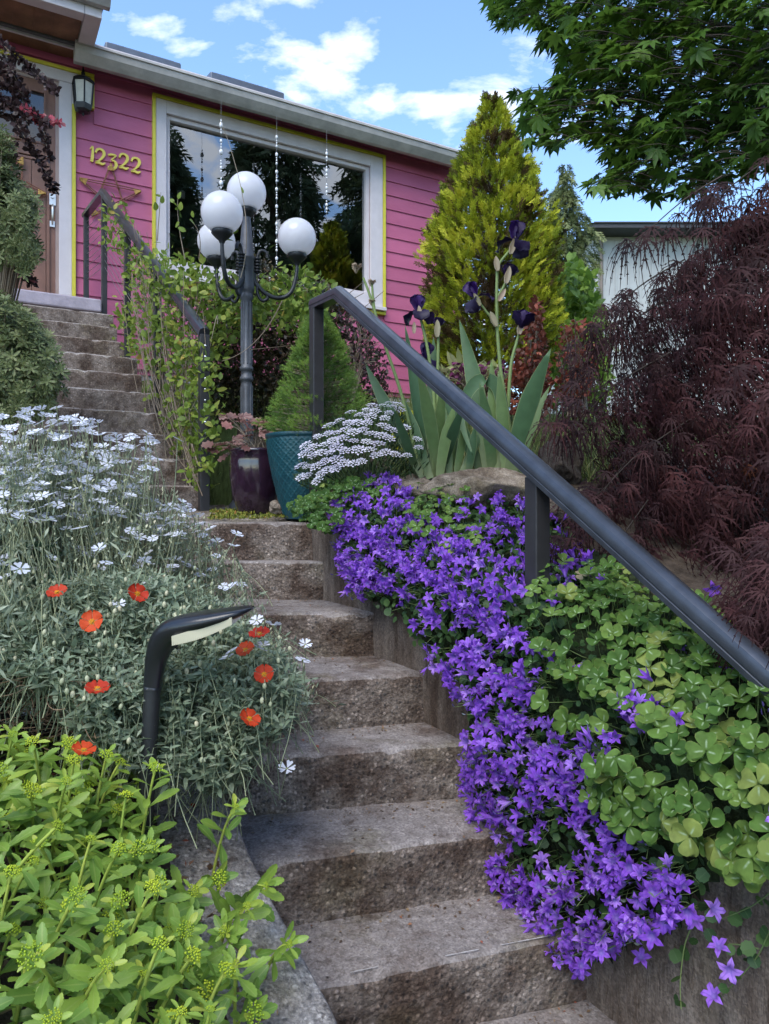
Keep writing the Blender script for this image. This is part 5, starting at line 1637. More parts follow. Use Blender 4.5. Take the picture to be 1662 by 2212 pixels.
inst(cand, 'leaf', blade(0.03, 0.006, 3, curl=0.2), frames(pts, unit((pts - ctr) * 2 + UP * 0.8 + rdir(n) * 0.6), rdir(n), rnd(n, .7, 1.3)), rnd(n), M_iberleaf, limit=60)

# ------------------------------------------------------------------ irises
M_irisleaf = foliage('iris_leaf', [(0, (0.055, 0.115, 0.055)), (0.5, (0.085, 0.165, 0.07)), (1, (0.15, 0.225, 0.075))], trans=0.3, rough=0.5, along=((0.22, 0.26, 0.12), 0.02, 0.3), edge=(0.24, 0.29, 0.13), edgew=1.0, mottle=0.2, mscale=30)
M_irisdead = foliage('iris_leaf_tip', [(0, (0.30, 0.17, 0.06)), (1, (0.42, 0.26, 0.10))], trans=0.2)
M_irispet = foliage('iris_petal', [(0, (0.010, 0.006, 0.022)), (0.5, (0.018, 0.008, 0.045)), (1, (0.045, 0.010, 0.13))], trans=0.15, rough=0.55, mottle=0.4, mscale=80, spec=0.35)
M_spathe = foliage('iris_spathe', [(0, (0.20, 0.23, 0.12)), (0.5, (0.36, 0.30, 0.20)), (1, (0.45, 0.33, 0.24))], trans=0.2)
iris = thing('iris_clump', 'bearded iris clump with sword leaves and near black purple flowers behind the handrail', 'irises', P(1020, 1035, 3.15))
def iris_leaf(base, tip, wpx, Y0, Y1, bend=(0, 0), arch=None, tint=0.5):
    n = 14
    b = P(*base, Y0); e = P(*tip, Y1)
    mid = (b + e) / 2 + np.array([bend[0], 0.0, bend[1]])
    pts = smooth_line([b] + [P(x_, y_, Y0) for x_, y_ in arch] + [e], 5) if arch else bez(b, mid, e, n)
    n = len(pts); V = []; A = []; C = []; T = []
    wm = wpx / FPX * Y0
    tg = unit(np.gradient(pts, axis=0))
    side0 = unit(np.array([1.0, rng.normal() * 0.35, 0]))
    for i in range(n):
        f = i / (n - 1)
        s_ = unit(side0 - tg[i] * np.dot(side0, tg[i])); nn_ = np.cross(s_, tg[i])
        h = wm * 0.5 * (0.75 + 0.35 * min(1, f * 2.2)) * min(1, ((1 - f) / 0.38)) ** 0.75
        V += [pts[i] - s_ * h, pts[i] + nn_ * h * 0.22, pts[i] + s_ * h]; A += [f] * 3; C += [1, 0, 1]
    for i in range(n - 1):
        a = i * 3
        for k in (0, 1): T += [(a + k, a + k + 1, a + k + 4), (a + k, a + k + 4, a + k + 3)]
    vc = np.stack([A, C, np.full(len(V), tint)], 1)
    me = mesh_np('leaf', V, T, vc, M_irisleaf, True)
    return link('leaf', me, iris)
for (b, e, w_, bd) in [((916, 1030), (789, 784), 26, (-.02, .02)), ((922, 1032), (875, 701), 27, (0.01, 0)), ((930, 1034), (874, 862), 22, (0, 0)), ((936, 1032), (937, 727), 31, (.005, 0)), ((946, 1032), (902, 790), 26, (.02, 0)), ((950, 1032), (1004, 868), 22, (-.01, 0)), ((940, 1030), (958, 815), 24, (0, 0)), ((972, 1030), (962, 880), 18, (0, 0)), ((985, 1030), (1008, 900), 17, (0, 0)), ((995, 1030), (1052, 902), 17, (0, 0)),
                       ((1058, 1032), (992, 689), 34, (.03, 0)), ((1071, 1030), (1061, 776), 27, (.01, 0)), ((1050, 1032), (957, 856), 27, (-.01, .02)), ((1064, 1032), (1036, 826), 28, (.02, 0)), ((1095, 1032), (1078, 798), 25, (0, 0)), ((1100, 1034), (1191, 752), 37, (-.03, .02)), ((1112, 1032), (1189, 832), 21, (-.03, -.01)), ((1118, 1032), (1140, 905), 19, (0, 0)), ((1010, 1032), (1028, 915), 18, (0, 0)), ((1124, 1030), (1118, 880), 16, (0, 0)), ((905, 1028), (850, 880), 18, (0, 0)), ((968, 1034), (990, 930), 15, (0, 0))]:
    iris_leaf(b, e, w_, 3.12 + rng.normal() * 0.05, 3.12 + rng.normal() * 0.10, bd, tint=rng.random())
iris_leaf((1082, 1034), (1022, 985), 27, 3.08, 3.02, arch=[(1088, 930), (1080, 850), (1055, 820), (1020, 835), (996, 900)], tint=0.3)
iris_leaf((950, 1034), (985, 870), 22, 3.05, 3.02, (-.02, 0), tint=0.95)

def ruffle_petal(L_, W_, curl0, curl1, ruf, n=9, m=7, seed=0.0):
    """petal along +Y starting at origin; bends from curl0 to curl1 (angle from horizontal)"""
    V = []; A = []; C = []; T = []
    y = z = 0.0
    for i in range(n + 1):
        f = i / n
        an = curl0 + (curl1 - curl0) * f
        if i: y += L_ / n * math.cos(an); z += L_ / n * math.sin(an)
        hw_ = W_ * 0.5 * (0.22 + 0.78 * math.sin(math.pi * min(1, f * 0.62 + 0.02)) ** 1.3) * (1 if f < 0.8 else math.sqrt(max(0.05, 1 - ((f - 0.8) / 0.2) ** 2)))
        for k in range(m):
            g = -1 + 2 * k / (m - 1)
            rf = ruf * (abs(g) ** 2 * 0.9 + f * 0.4) * math.sin(f * 17 + g * 5 + seed) * (0.3 + f)
            V.append((hw_ * g, y - math.sin(an) * (rf + 0.25 * abs(g) * hw_), z + math.cos(an) * (rf + 0.25 * abs(g) * hw_)))
            A.append(f); C.append(abs(g))
    for i in range(n):
        for k in range(m - 1):
            a = i * m + k; T += [(a, a + 1, a + m + 1), (a, a + m + 1, a + m)]
    return tmpl(V, T, A, C)
def rotz(an):
    M_ = np.eye(4); M_[0, 0] = M_[1, 1] = math.cos(an); M_[0, 1] = -math.sin(an); M_[1, 0] = math.sin(an); return M_
def iris_flower(px_, py_, Y_, size, yaw, openness, tilt=(0, 0)):
    c = P(px_, py_, Y_)
    base_M = Matrix.Translation(Vector(c)) @ Matrix.Rotation(tilt[0], 4, 'X') @ Matrix.Rotation(tilt[1], 4, 'Y') @ Matrix.Rotation(yaw, 4, 'Z') @ Matrix.Scale(size, 4)
    for k in range(3):
        st_ = ruffle_petal(1.0, 0.85, R(60), R(118) if openness > .5 else R(95), 0.07, seed=k * 1.7 + yaw)
        vc = np.stack([st_['al'], st_['ac'], np.full(len(st_['V']), 0.65 + 0.3 * rng.random())], 1)
        link('standard_petal', mesh_np('standard_petal', st_['V'], st_['T'], vc, M_irispet, True), iris, base_M @ Matrix.Rotation(2.094 * k, 4, 'Z'))
        fa_ = ruffle_petal(1.05, 0.9, R(25), R(-95) if openness > .5 else R(70), 0.06, seed=k * 2.9 + yaw)
        vc = np.stack([fa_['al'], fa_['ac'], np.full(len(fa_['V']), 0.15 + 0.5 * rng.random())], 1)
        link('fall_petal', mesh_np('fall_petal', fa_['V'], fa_['T'], vc, M_irispet, True), iris, base_M @ Matrix.Rotation(2.094 * k + 1.047, 4, 'Z'))
iris_flower(1112, 522, 3.15, 0.092, 0.4, 1, (0.05, 0.15))
iris_flower(1029, 645, 3.12, 0.080, 1.3, 1, (0.1, -0.5))
iris_flower(905, 675, 3.14, 0.080, 2.2, 1, (0, -0.1))
iris_flower(1126, 708, 3.10, 0.075, 0.9, 0, (0, 0.2))
iris_flower(1096, 600, 3.16, 0.062, 0.2, 0, (0, 0.25))
iris_flower(946, 708, 3.14, 0.046, 0.2, 0, (0, 0.05))
iris_flower(918, 775, 3.2, 0.075, 0.9, 1, (0.2, 0.2))
stems = [[(1112, 1034), (1098, 900), (1082, 800), (1074, 700), (1074, 600), (1078, 572), (1098, 545), (1110, 528)], [(1077, 705), (1050, 672), (1038, 655)], [(1098, 880), (1104, 790), (1116, 740), (1124, 712)], [(1076, 640), (1088, 620), (1095, 604)], [(945, 1030), (938, 860), (925, 760), (912, 700), (906, 680)], [(950, 1000), (946, 850), (947, 740), (946, 712)],
         [(910, 1030), (870, 860), (830, 740), (800, 640), (785, 600)], [(812, 690), (806, 640), (804, 612)]]
for i, s_ in enumerate(stems):
    sp = smooth_line([P(a, b, 3.13) for a, b in s_], 5)
    tubes(iris, 'flower_stem', [(sp, 0.0085 if len(s_) > 3 else 0.006, 0.005)], M_stemg, sides=8, single=True, tint=0.6)
def spathe(a, b, L_, an, tint, w_=0.34):
    M_ = frames([P(a, b, 3.11)], [[math.sin(an), 0, math.cos(an)]], [[0, -1, 0]], [L_])[0]
    for sgn in (1, -1):
        t_ = blade(1, w_, 6, fold=-0.9 * sgn, shape=lambda f: math.sin(math.pi * (0.12 + 0.88 * f)) ** 0.7)
        vc = np.stack([t_['al'], t_['ac'], np.full(len(t_['V']), tint)], 1)
        link('spathe', mesh_np('spathe', t_['V'], t_['T'], vc, M_spathe, True), iris, Matrix(M_.tolist()))
for (a, b, L_, an, ti) in ((1104, 548, 0.075, 0.25, 0.6), (1038, 660, 0.06, -0.5, 0.3), (908, 690, 0.06, -0.1, 0.7), (1122, 722, 0.075, 0.15, 0.7), (1094, 612, 0.075, 0.2, 0.6), (945, 728, 0.075, 0.0, 0.4), (1076, 585, 0.065, -0.15, 0.6), (1078, 650, 0.06, 0.5, 0.9), (1073, 705, 0.07, -0.4, 0.4), (895, 720, 0.05, 0.0, 0.8)):
    spathe(a, b, L_, an, ti)
# withered blooms left of the handrail bend
for (a, b, s_) in ((770, 590, 0.045), (803, 620, 0.035), (803, 660, 0.03)):
    for k in range(6):
        t_ = ruffle_petal(1.0, 0.5, R(50 + 12 * k), R(140 - 20 * k), 0.10, 6, 5, seed=k)
        vc = np.stack([t_['al'], t_['ac'], np.full(len(t_['V']), 0.6 + 0.4 * rng.random())], 1)
        link('withered_petal', mesh_np('withered_petal', t_['V'], t_['T'], vc, M_spathe, True), iris, Matrix.Translation(Vector(P(a, b, 3.13))) @ Matrix.Rotation(k * 1.1, 4, 'Z') @ Matrix.Rotation(0.5, 4, 'X') @ Matrix.Scale(s_, 4))

# ------------------------------------------------------------------ stonecrop in the foreground
def sedum_leaf(L_=1.0, W_=0.40, curl=0.15):
    rows = [(0, .14), (.15, .24), (.35, .48), (.50, .82), (.53, .72), (.63, 1.0), (.66, .86), (.75, 1.0), (.78, .80), (.86, .82), (.89, .56), (.95, .48), (1.0, .10)]
    V = []; A = []; C = []; T = []
    for (f, h) in rows:
        hw_ = h * W_ * 0.5
        V += [(-hw_, L_ * f, 0.28 * hw_ - curl * f * f), (0, L_ * f, -curl * f * f), (hw_, L_ * f, 0.28 * hw_ - curl * f * f)]
        A += [f] * 3; C += [1, 0, 1]
    for i in range(len(rows) - 1):
        for k in range(2):
            a = i * 3 + k; T += [(a, a + 1, a + 4), (a, a + 4, a + 3)]
    return tmpl(V, T, A, C)
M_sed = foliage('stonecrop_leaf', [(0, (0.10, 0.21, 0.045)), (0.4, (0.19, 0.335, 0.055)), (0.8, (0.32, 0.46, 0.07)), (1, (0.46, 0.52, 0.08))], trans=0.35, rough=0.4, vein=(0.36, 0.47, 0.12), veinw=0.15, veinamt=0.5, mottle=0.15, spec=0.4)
M_sedstem = foliage('stonecrop_stem', [(0, (0.26, 0.36, 0.06)), (1, (0.40, 0.46, 0.09))], trans=0.0, mottle=0)
M_sedbud = foliage('stonecrop_bud', [(0, (0.30, 0.44, 0.03)), (1, (0.52, 0.60, 0.04))], trans=0.1, mottle=0)
def bead_head():
    its = []
    o8 = tmpl([(1, 0, 0), (-1, 0, 0), (0, 1, 0), (0, -1, 0), (0, 0, 1.5), (0, 0, -1)], [(0, 2, 4), (2, 1, 4), (1, 3, 4), (3, 0, 4), (2, 0, 5), (1, 2, 5), (3, 1, 5), (0, 3, 5)], [0.5] * 6, [0.5] * 6)
    for i in range(46):
        r = math.sqrt((i + .5) / 46); a = i * 2.399
        M_ = np.eye(4); s_ = 0.10 + 0.05 * rng.random()
        M_[:3, :3] *= s_; M_[:3, 3] = (r * math.cos(a) + rng.normal() * .05, r * math.sin(a) + rng.normal() * .05, 0.55 * (1 - r * r) + rng.normal() * 0.07)
        its.append((o8, M_))
    t = t_join(its); t['V'] = t['V'][:, [0, 2, 1]] * np.array([1, 1, -1], np.float32)
    return t
SED = [(-420, 1575), (-40, 1575), (40, 1570), (120, 1610), (200, 1600), (250, 1612), (300, 1660), (300, 1740), (310, 1820), (335, 1880), (400, 1925), (450, 1975), (500, 2020), (515, 2080), (480, 2140), (470, 2260), (-420, 2260)]
sedum = thing('stonecrop', 'bright yellow green stonecrop with toothed leaves and flower buds in the foreground', 'plant', ST(0.2, 1.4, float(zbed(0.2, 1.4))))
n = 12000
s_, t_ = rnd(n, -1.25, 0.46), rnd(n, 0.75, 2.05)
b_ = np.stack([s_ * CS - t_ * SN, s_ * SN + t_ * CS, zbed(s_, t_)], -1)
hgt = rnd(n, 0.13, 0.27) * np.where(s_ > 0.30, 0.75, 1.0)
lean = np.stack([rng.normal(size=n) * 0.22 + 0.10, rng.normal(size=n) * 0.2 - 0.22, np.ones(n)], 1)
tip = b_ + lean * hgt[:, None]
x_, y_ = proj(tip)
ok = inpoly(x_, y_, SED) & (tip[:, 1] > 0.75)
b_, tip, hgt = b_[ok], tip[ok], hgt[ok]
kp = thin(tip, 0.078); b_, tip, hgt = b_[kp], tip[kp], hgt[kp]
# named stems of the photograph along the edge
for (a, b, Y_) in ((230, 1635, 1.5), (336, 1662, 1.5), (28, 1590, 1.5), (150, 1742, 1.45), (60, 1705, 1.5), (325, 1832, 1.4), (508, 1745, 1.6), (415, 1925, 1.42), (570, 1915, 1.5), (530, 1960, 1.42), (622, 2040, 1.42), (300, 2115, 1.25), (440, 2140, 1.25), (545, 2190, 1.25), (470, 1900, 1.5)):
    e = P(a, b, Y_); ss, tt = to_st(e); bb = e + np.array([-0.06, 0.05, 0]); s1, t1 = to_st(bb); bb[2] = float(zbed(min(s1, .34), t1))
    if e[2] - bb[2] < 0.08: bb[2] = e[2] - 0.12
    b_ = np.vstack([b_, bb]); tip = np.vstack([tip, e]); hgt = np.append(hgt, e[2] - bb[2])
lp, ly, lz_, ls, lt = [], [], [], [], []
hp, ha_, hs = [], [], []
nn = len(tip)
for i in range(nn):
    c_ = bez(b_[i], b_[i] * 0.55 + tip[i] * 0.45 + np.array([0, 0, 0.05]), tip[i], 9)
    dirv = unit(c_[-1] - c_[-3])
    tubes(sedum, 'stem', [(c_, 0.0036, 0.0026)], M_sedstem, sides=6, single=True)
    an = rng.random() * 6.28; tnt = rng.random()
    nlv = int(9 + 6 * rng.random())
    for k in range(nlv):
        f = 0.30 + 0.68 * (k / nlv)
        p_ = c_[0] + (c_[-1] - c_[0]) * 0; idx = f * 8; i0 = int(idx); p_ = c_[i0] * (1 - idx + i0) + c_[min(8, i0 + 1)] * (idx - i0)
        an += 2.4 + rng.normal() * 0.3
        rad = np.array([math.cos(an), math.sin(an), 0]) 
        rad = unit(rad - dirv * np.dot(rad, dirv))
        el_ = 0.25 + 0.55 * f + rng.normal() * 0.15
        d_ = unit(rad + dirv * el_)
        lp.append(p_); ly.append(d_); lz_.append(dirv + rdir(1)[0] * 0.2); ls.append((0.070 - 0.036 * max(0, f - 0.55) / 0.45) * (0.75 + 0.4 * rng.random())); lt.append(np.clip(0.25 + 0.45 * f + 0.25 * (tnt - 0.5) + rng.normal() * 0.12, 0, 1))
    hp.append(tip[i] + dirv * 0.004); ha_.append(dirv); hs.append(rnd(1, 0.007, 0.019)[0])
    for k in range(5):     # small collar leaves under the head
        an += 1.26; rad = np.array([math.cos(an), math.sin(an), 0]); rad = unit(rad - dirv * np.dot(rad, dirv))
        lp.append(tip[i]); ly.append(unit(rad + dirv * 0.5)); lz_.append(dirv); ls.append(0.022 + 0.012 * rng.random()); lt.append(np.clip(0.75 + rng.normal() * 0.15, 0, 1))
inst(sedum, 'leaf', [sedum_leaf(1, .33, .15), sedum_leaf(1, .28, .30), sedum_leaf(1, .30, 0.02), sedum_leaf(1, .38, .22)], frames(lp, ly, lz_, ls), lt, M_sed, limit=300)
inst(sedum, 'flower_head', [bead_head(), bead_head()], frames(hp, ha_, rdir(nn), hs), rnd(nn), M_sedbud, limit=120)
# dark fern-like leaves of another plant among the stonecrop at the left edge
M_stemd = foliage('dark_wood', [(0, (0.030, 0.022, 0.017)), (1, (0.07, 0.052, 0.04))], trans=0.0, mottle=0)
# ------------------------------------------------------------------ snow-in-summer, left bed
def five_petal(notch=0.25, cup=0.15, wid=0.62):
    its = []
    for k in range(5):
        V = [(0, 0.06, 0), (-wid * .28, 0.5, cup * .3), (0, .5, cup * .2), (wid * .28, .5, cup * .3), (-wid * .5, .85, cup * .7), (0, 0.85 - notch * .3, cup * .6), (wid * .5, .85, cup * .7), (-wid * .28, 1.0, cup), (wid * .28, 1.0, cup), (0, 1 - notch, cup * .9)]
        T = [(0, 2, 1), (0, 3, 2), (1, 2, 5), (1, 5, 4), (2, 3, 6), (2, 6, 5), (4, 5, 9), (4, 9, 7), (5, 6, 8), (5, 8, 9)]
        its.append((tmpl(V, T, [v[1] for v in V], [abs(v[0]) for v in V]), rotz(2 * math.pi * k / 5 + rng.normal() * .06)))
    o8 = tmpl([(.07, 0, .05), (-.07, 0, .05), (0, .07, .05), (0, -.07, .05), (0, 0, .14)], [(0, 2, 4), (2, 1, 4), (1, 3, 4), (3, 0, 4)], [0] * 5, [0] * 5)
    its.append((o8, np.eye(4)))
    cal = tmpl([(.16, 0, -.02), (-.08, .14, -.02), (-.08, -.14, -.02), (0, 0, -.42)], [(1, 0, 3), (2, 1, 3), (0, 2, 3)], [0.0] * 4, [0] * 4)
    its.append((cal, np.eye(4)))
    t = t_join(its); t['V'] = t['V'][:, [0, 2, 1]] * np.array([1, 1, -1], np.float32)
    return t
M_cer = foliage('white_petal', [(0, (0.66, 0.68, 0.76)), (1, (0.82, 0.83, 0.88))], trans=0.3, mottle=0.04, along=((0.42, 0.46, 0.22), 0.08, 0.22), rough=0.6)
M_cerleaf = foliage('grey_leaf', [(0, (0.17, 0.22, 0.155)), (0.6, (0.28, 0.33, 0.23)), (1, (0.38, 0.42, 0.30))], trans=0.2, rough=0.7, mottle=0.1, spec=0.15)
M_cerbud = foliage('pale_bud', [(0, (0.30, 0.33, 0.20)), (0.7, (0.46, 0.46, 0.30)), (1, (0.55, 0.50, 0.34))], trans=0.1, mottle=0)
def bed_pts(n, s0, s1, t0, t1, h0, h1, lean=(0.05, -0.10), spread=0.18):
    s_, t_ = rnd(n, s0, s1), rnd(n, t0, t1)
    b = np.stack([s_ * CS - t_ * SN, s_ * SN + t_ * CS, zbed(np.minimum(s_, .45), t_)], -1)
    h = rnd(n, h0, h1)
    l = np.stack([rng.normal(size=n) * spread + lean[0], rng.normal(size=n) * spread + lean[1], np.ones(n)], 1)
    return b, b + l * h[:, None], h
def near_tip(px_, py_, Y_, h):
    e = np.array([P(a, b, c_) for a, b, c_ in zip(px_, py_, Y_)])
    b = e + np.stack([rng.normal(size=len(e)) * .05 - 0.02, rng.normal(size=len(e)) * .05 + 0.04, -h], 1)
    return b, e
cer = thing('snow_in_summer', 'mass of small white flowers on grey green stems beside the steps', 'flowers', ST(0.1, 2.6, float(zbed(0.1, 2.6))))
CF1 = [(-330, 960), (-20, 900), (60, 885), (130, 880), (180, 890), (250, 935), (330, 945), (345, 1000), (300, 1060), (330, 1080), (400, 1090), (440, 1120), (480, 1170), (340, 1160), (250, 1120), (200, 1120), (-330, 1140)]
CF2 = [(-330, 1140), (200, 1120), (330, 1130), (460, 1150), (520, 1250), (530, 1330), (420, 1330), (300, 1290), (200, 1230), (-330, 1300)]
def cer_depth(x_, y_):
    # the drift climbs away from the camera: low = near, high = far
    return np.interp(y_, [880, 1000, 1120, 1350], [2.35, 2.25, 2.1, 1.95]) + np.interp(x_, [0, 500], [-0.25, 0.35])
n = 4200
x_, y_ = rnd(n, -330, 530), rnd(n, 870, 1340)
in1 = inpoly(x_, y_, CF1); in2 = inpoly(x_, y_, CF2)
k_ = (in1 & (rng.random(n) < 0.45)) | (in2 & (rng.random(n) < 0.10))
x_, y_ = x_[k_], y_[k_]
ex = np.array([(57, 885), (122, 880), (150, 905), (318, 935), (385, 948), (395, 1085), (512, 1153), (497, 1268), (660, 1392), (655, 1425), (555, 1340), (590, 1350), (490, 1420), (560, 1400), (500, 1405), (230, 1215), (313, 1207), (215, 1185), (315, 1215), (60, 1540), (12, 1340), (10, 1208), (257, 1305), (620, 1660), (570, 1393), (470, 1170), (505, 1180)], float)
x_ = np.append(x_, ex[:, 0]); y_ = np.append(y_, ex[:, 1])
Y_ = cer_depth(x_, y_) + rng.normal(size=len(x_)) * 0.10
Y_[-len(ex):] = np.where(ex[:, 1] > 1150, 1.75, 2.1)
hh = np.where(y_ < 1150, rnd(len(x_), 0.20, 0.34), rnd(len(x_), 0.05, 0.12))
cb_, ce_ = near_tip(x_, y_, Y_, hh)
n = len(ce_)
axd = unit(UP + rdir(n) * 0.5 + np.array([0, -0.12, 0]))
inst(cer, 'flower', [five_petal(.16, .12, .86), five_petal(.2, .3, .78), five_petal(.14, .0, .92)], frames(ce_, axd, rdir(n), rnd(n, 0.015, 0.022)), rnd(n), M_cer, limit=300)
lines = []
for i in range(n): lines.append((bez(cb_[i], (cb_[i] + ce_[i]) / 2 + rdir(1)[0] * 0.015, ce_[i] - axd[i] * 0.004, 6), 0.0014, 0.0011))
# bud stems and wiry growth
n = 5200
x_, y_ = rnd(n, -330, 700), rnd(n, 920, 1560)
CST = [(-330, 960), (-20, 930), (120, 920), (240, 960), (330, 985), (350, 1030), (420, 1100), (470, 1150), (520, 1220), (560, 1330), (640, 1400), (690, 1500), (640, 1540), (560, 1500), (450, 1400), (330, 1330), (-330, 1290)]
k_ = inpoly(x_, y_, CST); x_, y_ = x_[k_], y_[k_]
Y_ = cer_depth(x_, y_) + rng.normal(size=len(x_)) * 0.12
hb = np.where((x_ > 430) & (y_ > 1300), rnd(len(x_), .03, .08), rnd(len(x_), 0.10, 0.30))
b2, e2 = near_tip(x_, y_, Y_, hb)
for i in range(len(e2)): lines.append((bez(b2[i], (b2[i] + e2[i]) / 2 + rdir(1)[0] * 0.03, e2[i], 6), 0.0013, 0.0009))
tubes(cer, 'stems', lines, M_stemgrey)
n = len(e2)
inst(cer, 'bud', blade(1, .42, 3, fold=.9), frames(e2, unit(UP + rdir(n) * .7), rdir(n), rnd(n, .010, .016)), rnd(n), M_cerbud, limit=80)
n = 12000
ii = rng.integers(0, len(e2), n); f = rng.random(n)[:, None] * .8
lp = b2[ii] * (1 - f) + e2[ii] * f + rdir(n) * .02
inst(cer, 'leaf', [blade(.034, .007, 2, curl=.2), blade(.028, .006, 2, curl=-.1)], frames(lp, unit(rdir(n) + UP * .5), rdir(n), rnd(n, .7, 1.3)), rnd(n), M_cerleaf, limit=60)

# ------------------------------------------------------------------ rock rose
M_hel = foliage('rock_rose_petal', [(0, (0.46, 0.022, 0.010)), (1, (0.68, 0.080, 0.015))], trans=0.3, along=((0.75, 0.33, 0.01), 0.10, 0.30), mottle=0.15, mscale=25, rough=0.6)
M_helleaf = foliage('rock_rose_leaf', [(0, (0.15, 0.205, 0.13)), (0.5, (0.25, 0.315, 0.20)), (1, (0.37, 0.42, 0.30))], trans=0.28, rough=0.6, vein=(0.22, 0.28, 0.17), veinamt=.5, veinw=.15, mottle=0.1)
hel = thing('rock_rose', 'grey green rock rose with orange red flowers around the path light', 'flowers', ST(0.3, 1.8, float(zbed(0.3, 1.8))))
HF = [(-330, 1290), (-20, 1270), (200, 1240), (320, 1230), (440, 1260), (520, 1330), (610, 1400), (650, 1480), (640, 1540), (560, 1600), (530, 1660), (480, 1690), (400, 1670), (320, 1660), (230, 1600), (170, 1560), (140, 1480), (-20, 1420), (-330, 1560)]
n = 6000
x_, y_ = rnd(n, -330, 680), rnd(n, 1230, 1720)
k_ = inpoly(x_, y_, HF); x_, y_ = x_[k_], y_[k_]
Y_ = np.interp(y_, [1230, 1450, 1700], [1.95, 1.72, 1.66]) + np.interp(x_, [0, 650], [-0.12, 0.15]) + rnd(len(x_), -.10, .10)
b_, e_ = near_tip(x_, y_, Y_, rnd(len(x_), 0.08, 0.2)); n = len(e_)
# leaves in opposite pairs along short shoots
lp, ly, lz_, ls = [], [], [], []
for i in range(n):
    d_ = unit(e_[i] - b_[i] + rdir(1)[0] * .06); a0 = unit(np.cross(d_, rdir(1)[0]))
    for k in range(3):
        sd = a0 if k % 2 == 0 else np.cross(d_, a0)
        p_ = e_[i] - d_ * .018 * k
        for sg in (1, -1):
            lp.append(p_); ly.append(unit(sd * sg + d_ * (.8 - .25 * k))); lz_.append(d_); ls.append((.015 + .006 * k) * (.8 + .5 * rng.random()))
m = len(lp)
inst(hel, 'leaf', [blade(1.3, .40, 3, curl=.12), blade(1.3, .34, 3, curl=.3)], frames(lp, ly, lz_, ls), rnd(m), M_helleaf, limit=200)
lines = [(bez(b_[i], (b_[i] + e_[i]) / 2 + rdir(1)[0] * .02, e_[i], 4), .0014, .001) for i in range(0, n, 2)]
# nodding buds
k_ = (rng.random(n) < 0.085)
bd = e_[k_] + np.stack([rng.normal(size=k_.sum()) * .02, np.full(k_.sum(), -.03), rnd(k_.sum(), 0.02, .06)], 1)
for b in bd:
    lines.append((bez(b - [0.0, -.02, .06], b + [0.0, 0, .03], b, 6), .0011, .0009))
tubes(hel, 'stems', lines, M_stemgrey)
egg = MB().sphere((0, 0.55, 0), 0.5, 8, 6, sq=(.62, 1, .62))
eggt = tmpl(egg.V, [t for f in egg.F for t in ((f[0], f[1], f[2]), (f[0], f[2], f[3]))], [v[1] for v in egg.V], [0.5] * len(egg.V))
inst(hel, 'bud', eggt, frames(bd, unit(-UP + rdir(len(bd)) * .3), rdir(len(bd)), rnd(len(bd), .012, .017)), rnd(len(bd)), M_cerbud, limit=120)
def rose():
    its = []
    for k in range(5):
        V = [(0, .05, 0)]; A = [0]; C = [0]; T = []
        for j, (y, h, z) in enumerate(((.3, .20, .03), (.6, .42, .10), (.85, .50, .20), (1.0, .34, .26))):
            for g in (-1, -.4, .4, 1):
                V.append((h * g, y - .1 * abs(g) * (j == 3), z + .10 * math.sin(g * 5 + k * 2.1 + j) * y)); A.append(y); C.append(abs(g))
        T += [(0, 2, 1), (0, 3, 2), (0, 4, 3)]
        for j in range(3):
            for g in range(3):
                a = 1 + j * 4 + g; T += [(a, a + 1, a + 5), (a, a + 5, a + 4)]
        its.append((tmpl(V, T, A, C), rotz(2 * math.pi * k / 5)))
    o8 = tmpl([(1, 0, 0), (-1, 0, 0), (0, 1, 0), (0, -1, 0), (0, 0, 1), (0, 0, -1)], [(0, 2, 4), (2, 1, 4), (1, 3, 4), (3, 0, 4)], [0] * 6, [0] * 6)
    for i in range(14):
        M_ = np.eye(4); M_[:3, :3] *= .055; r = .18 * math.sqrt(i / 14); M_[:3, 3] = (r * math.cos(i * 2.4), r * math.sin(i * 2.4), .12 + .08 * rng.random()); its.append((o8, M_))
    t = t_join(its); t['V'] = t['V'][:, [0, 2, 1]] * np.array([1, 1, -1], np.float32)
    return t
hp = [(124, 1280, 1.62), (297, 1283, 1.66), (199, 1343, 1.52), (561, 1370, 1.76), (531, 1404, 1.72), (571, 1457, 1.72), (211, 1489, 1.45), (539, 1553, 1.66), (181, 1621, 1.42)]
pos = np.array([P(*h) for h in hp]); n = len(pos)
ax = unit(unit(np.array([0, 0, EYE]) - pos) * .7 + UP * .6 + rdir(n) * .45)
inst(hel, 'flower', [rose(), rose()], frames(pos, ax, np.tile(UP, (n, 1)) + rdir(n) * .1, rnd(n, .022, .0275)), rnd(n), M_hel, limit=20)
# fallen petals on the curb
fpx = [(455, 1680), (412, 1690), (425, 1672), (405, 1715), (415, 1745)]
pos = []
for a, b in fpx:
    tt = 1.75; r_ = (a - CX) / FPX
    for _ in range(20):
        z = float(curbtop(tt)); Y = FPX * (EYE - z) / (b - CY); X = r_ * Y; s_q, tt = to_st(np.array([X, Y]))
    pos.append((X, Y, z + .012))
inst(hel, 'fallen_petal', blade(.018, .014, 3, curl=.3), frames(pos, rdir(5) * [1, 1, .2], np.tile(UP, (5, 1)), 1.0), rnd(5), M_hel, limit=10)
# dry stems under the rock rose
lines = []
for i in range(190):
    a, b = rng.uniform(-20, 260), rng.uniform(1470, 1600)
    p_ = P(a, b, 1.72 + rng.normal() * .06); d_ = rdir(1)[0] * [1, .8, .35]
    lines.append((bez(p_ - d_ * .06, p_ + rdir(1)[0] * .03, p_ + d_ * .06, 6), .0013, .0008))
tubes(hel, 'dry_stems', lines, M_dead)

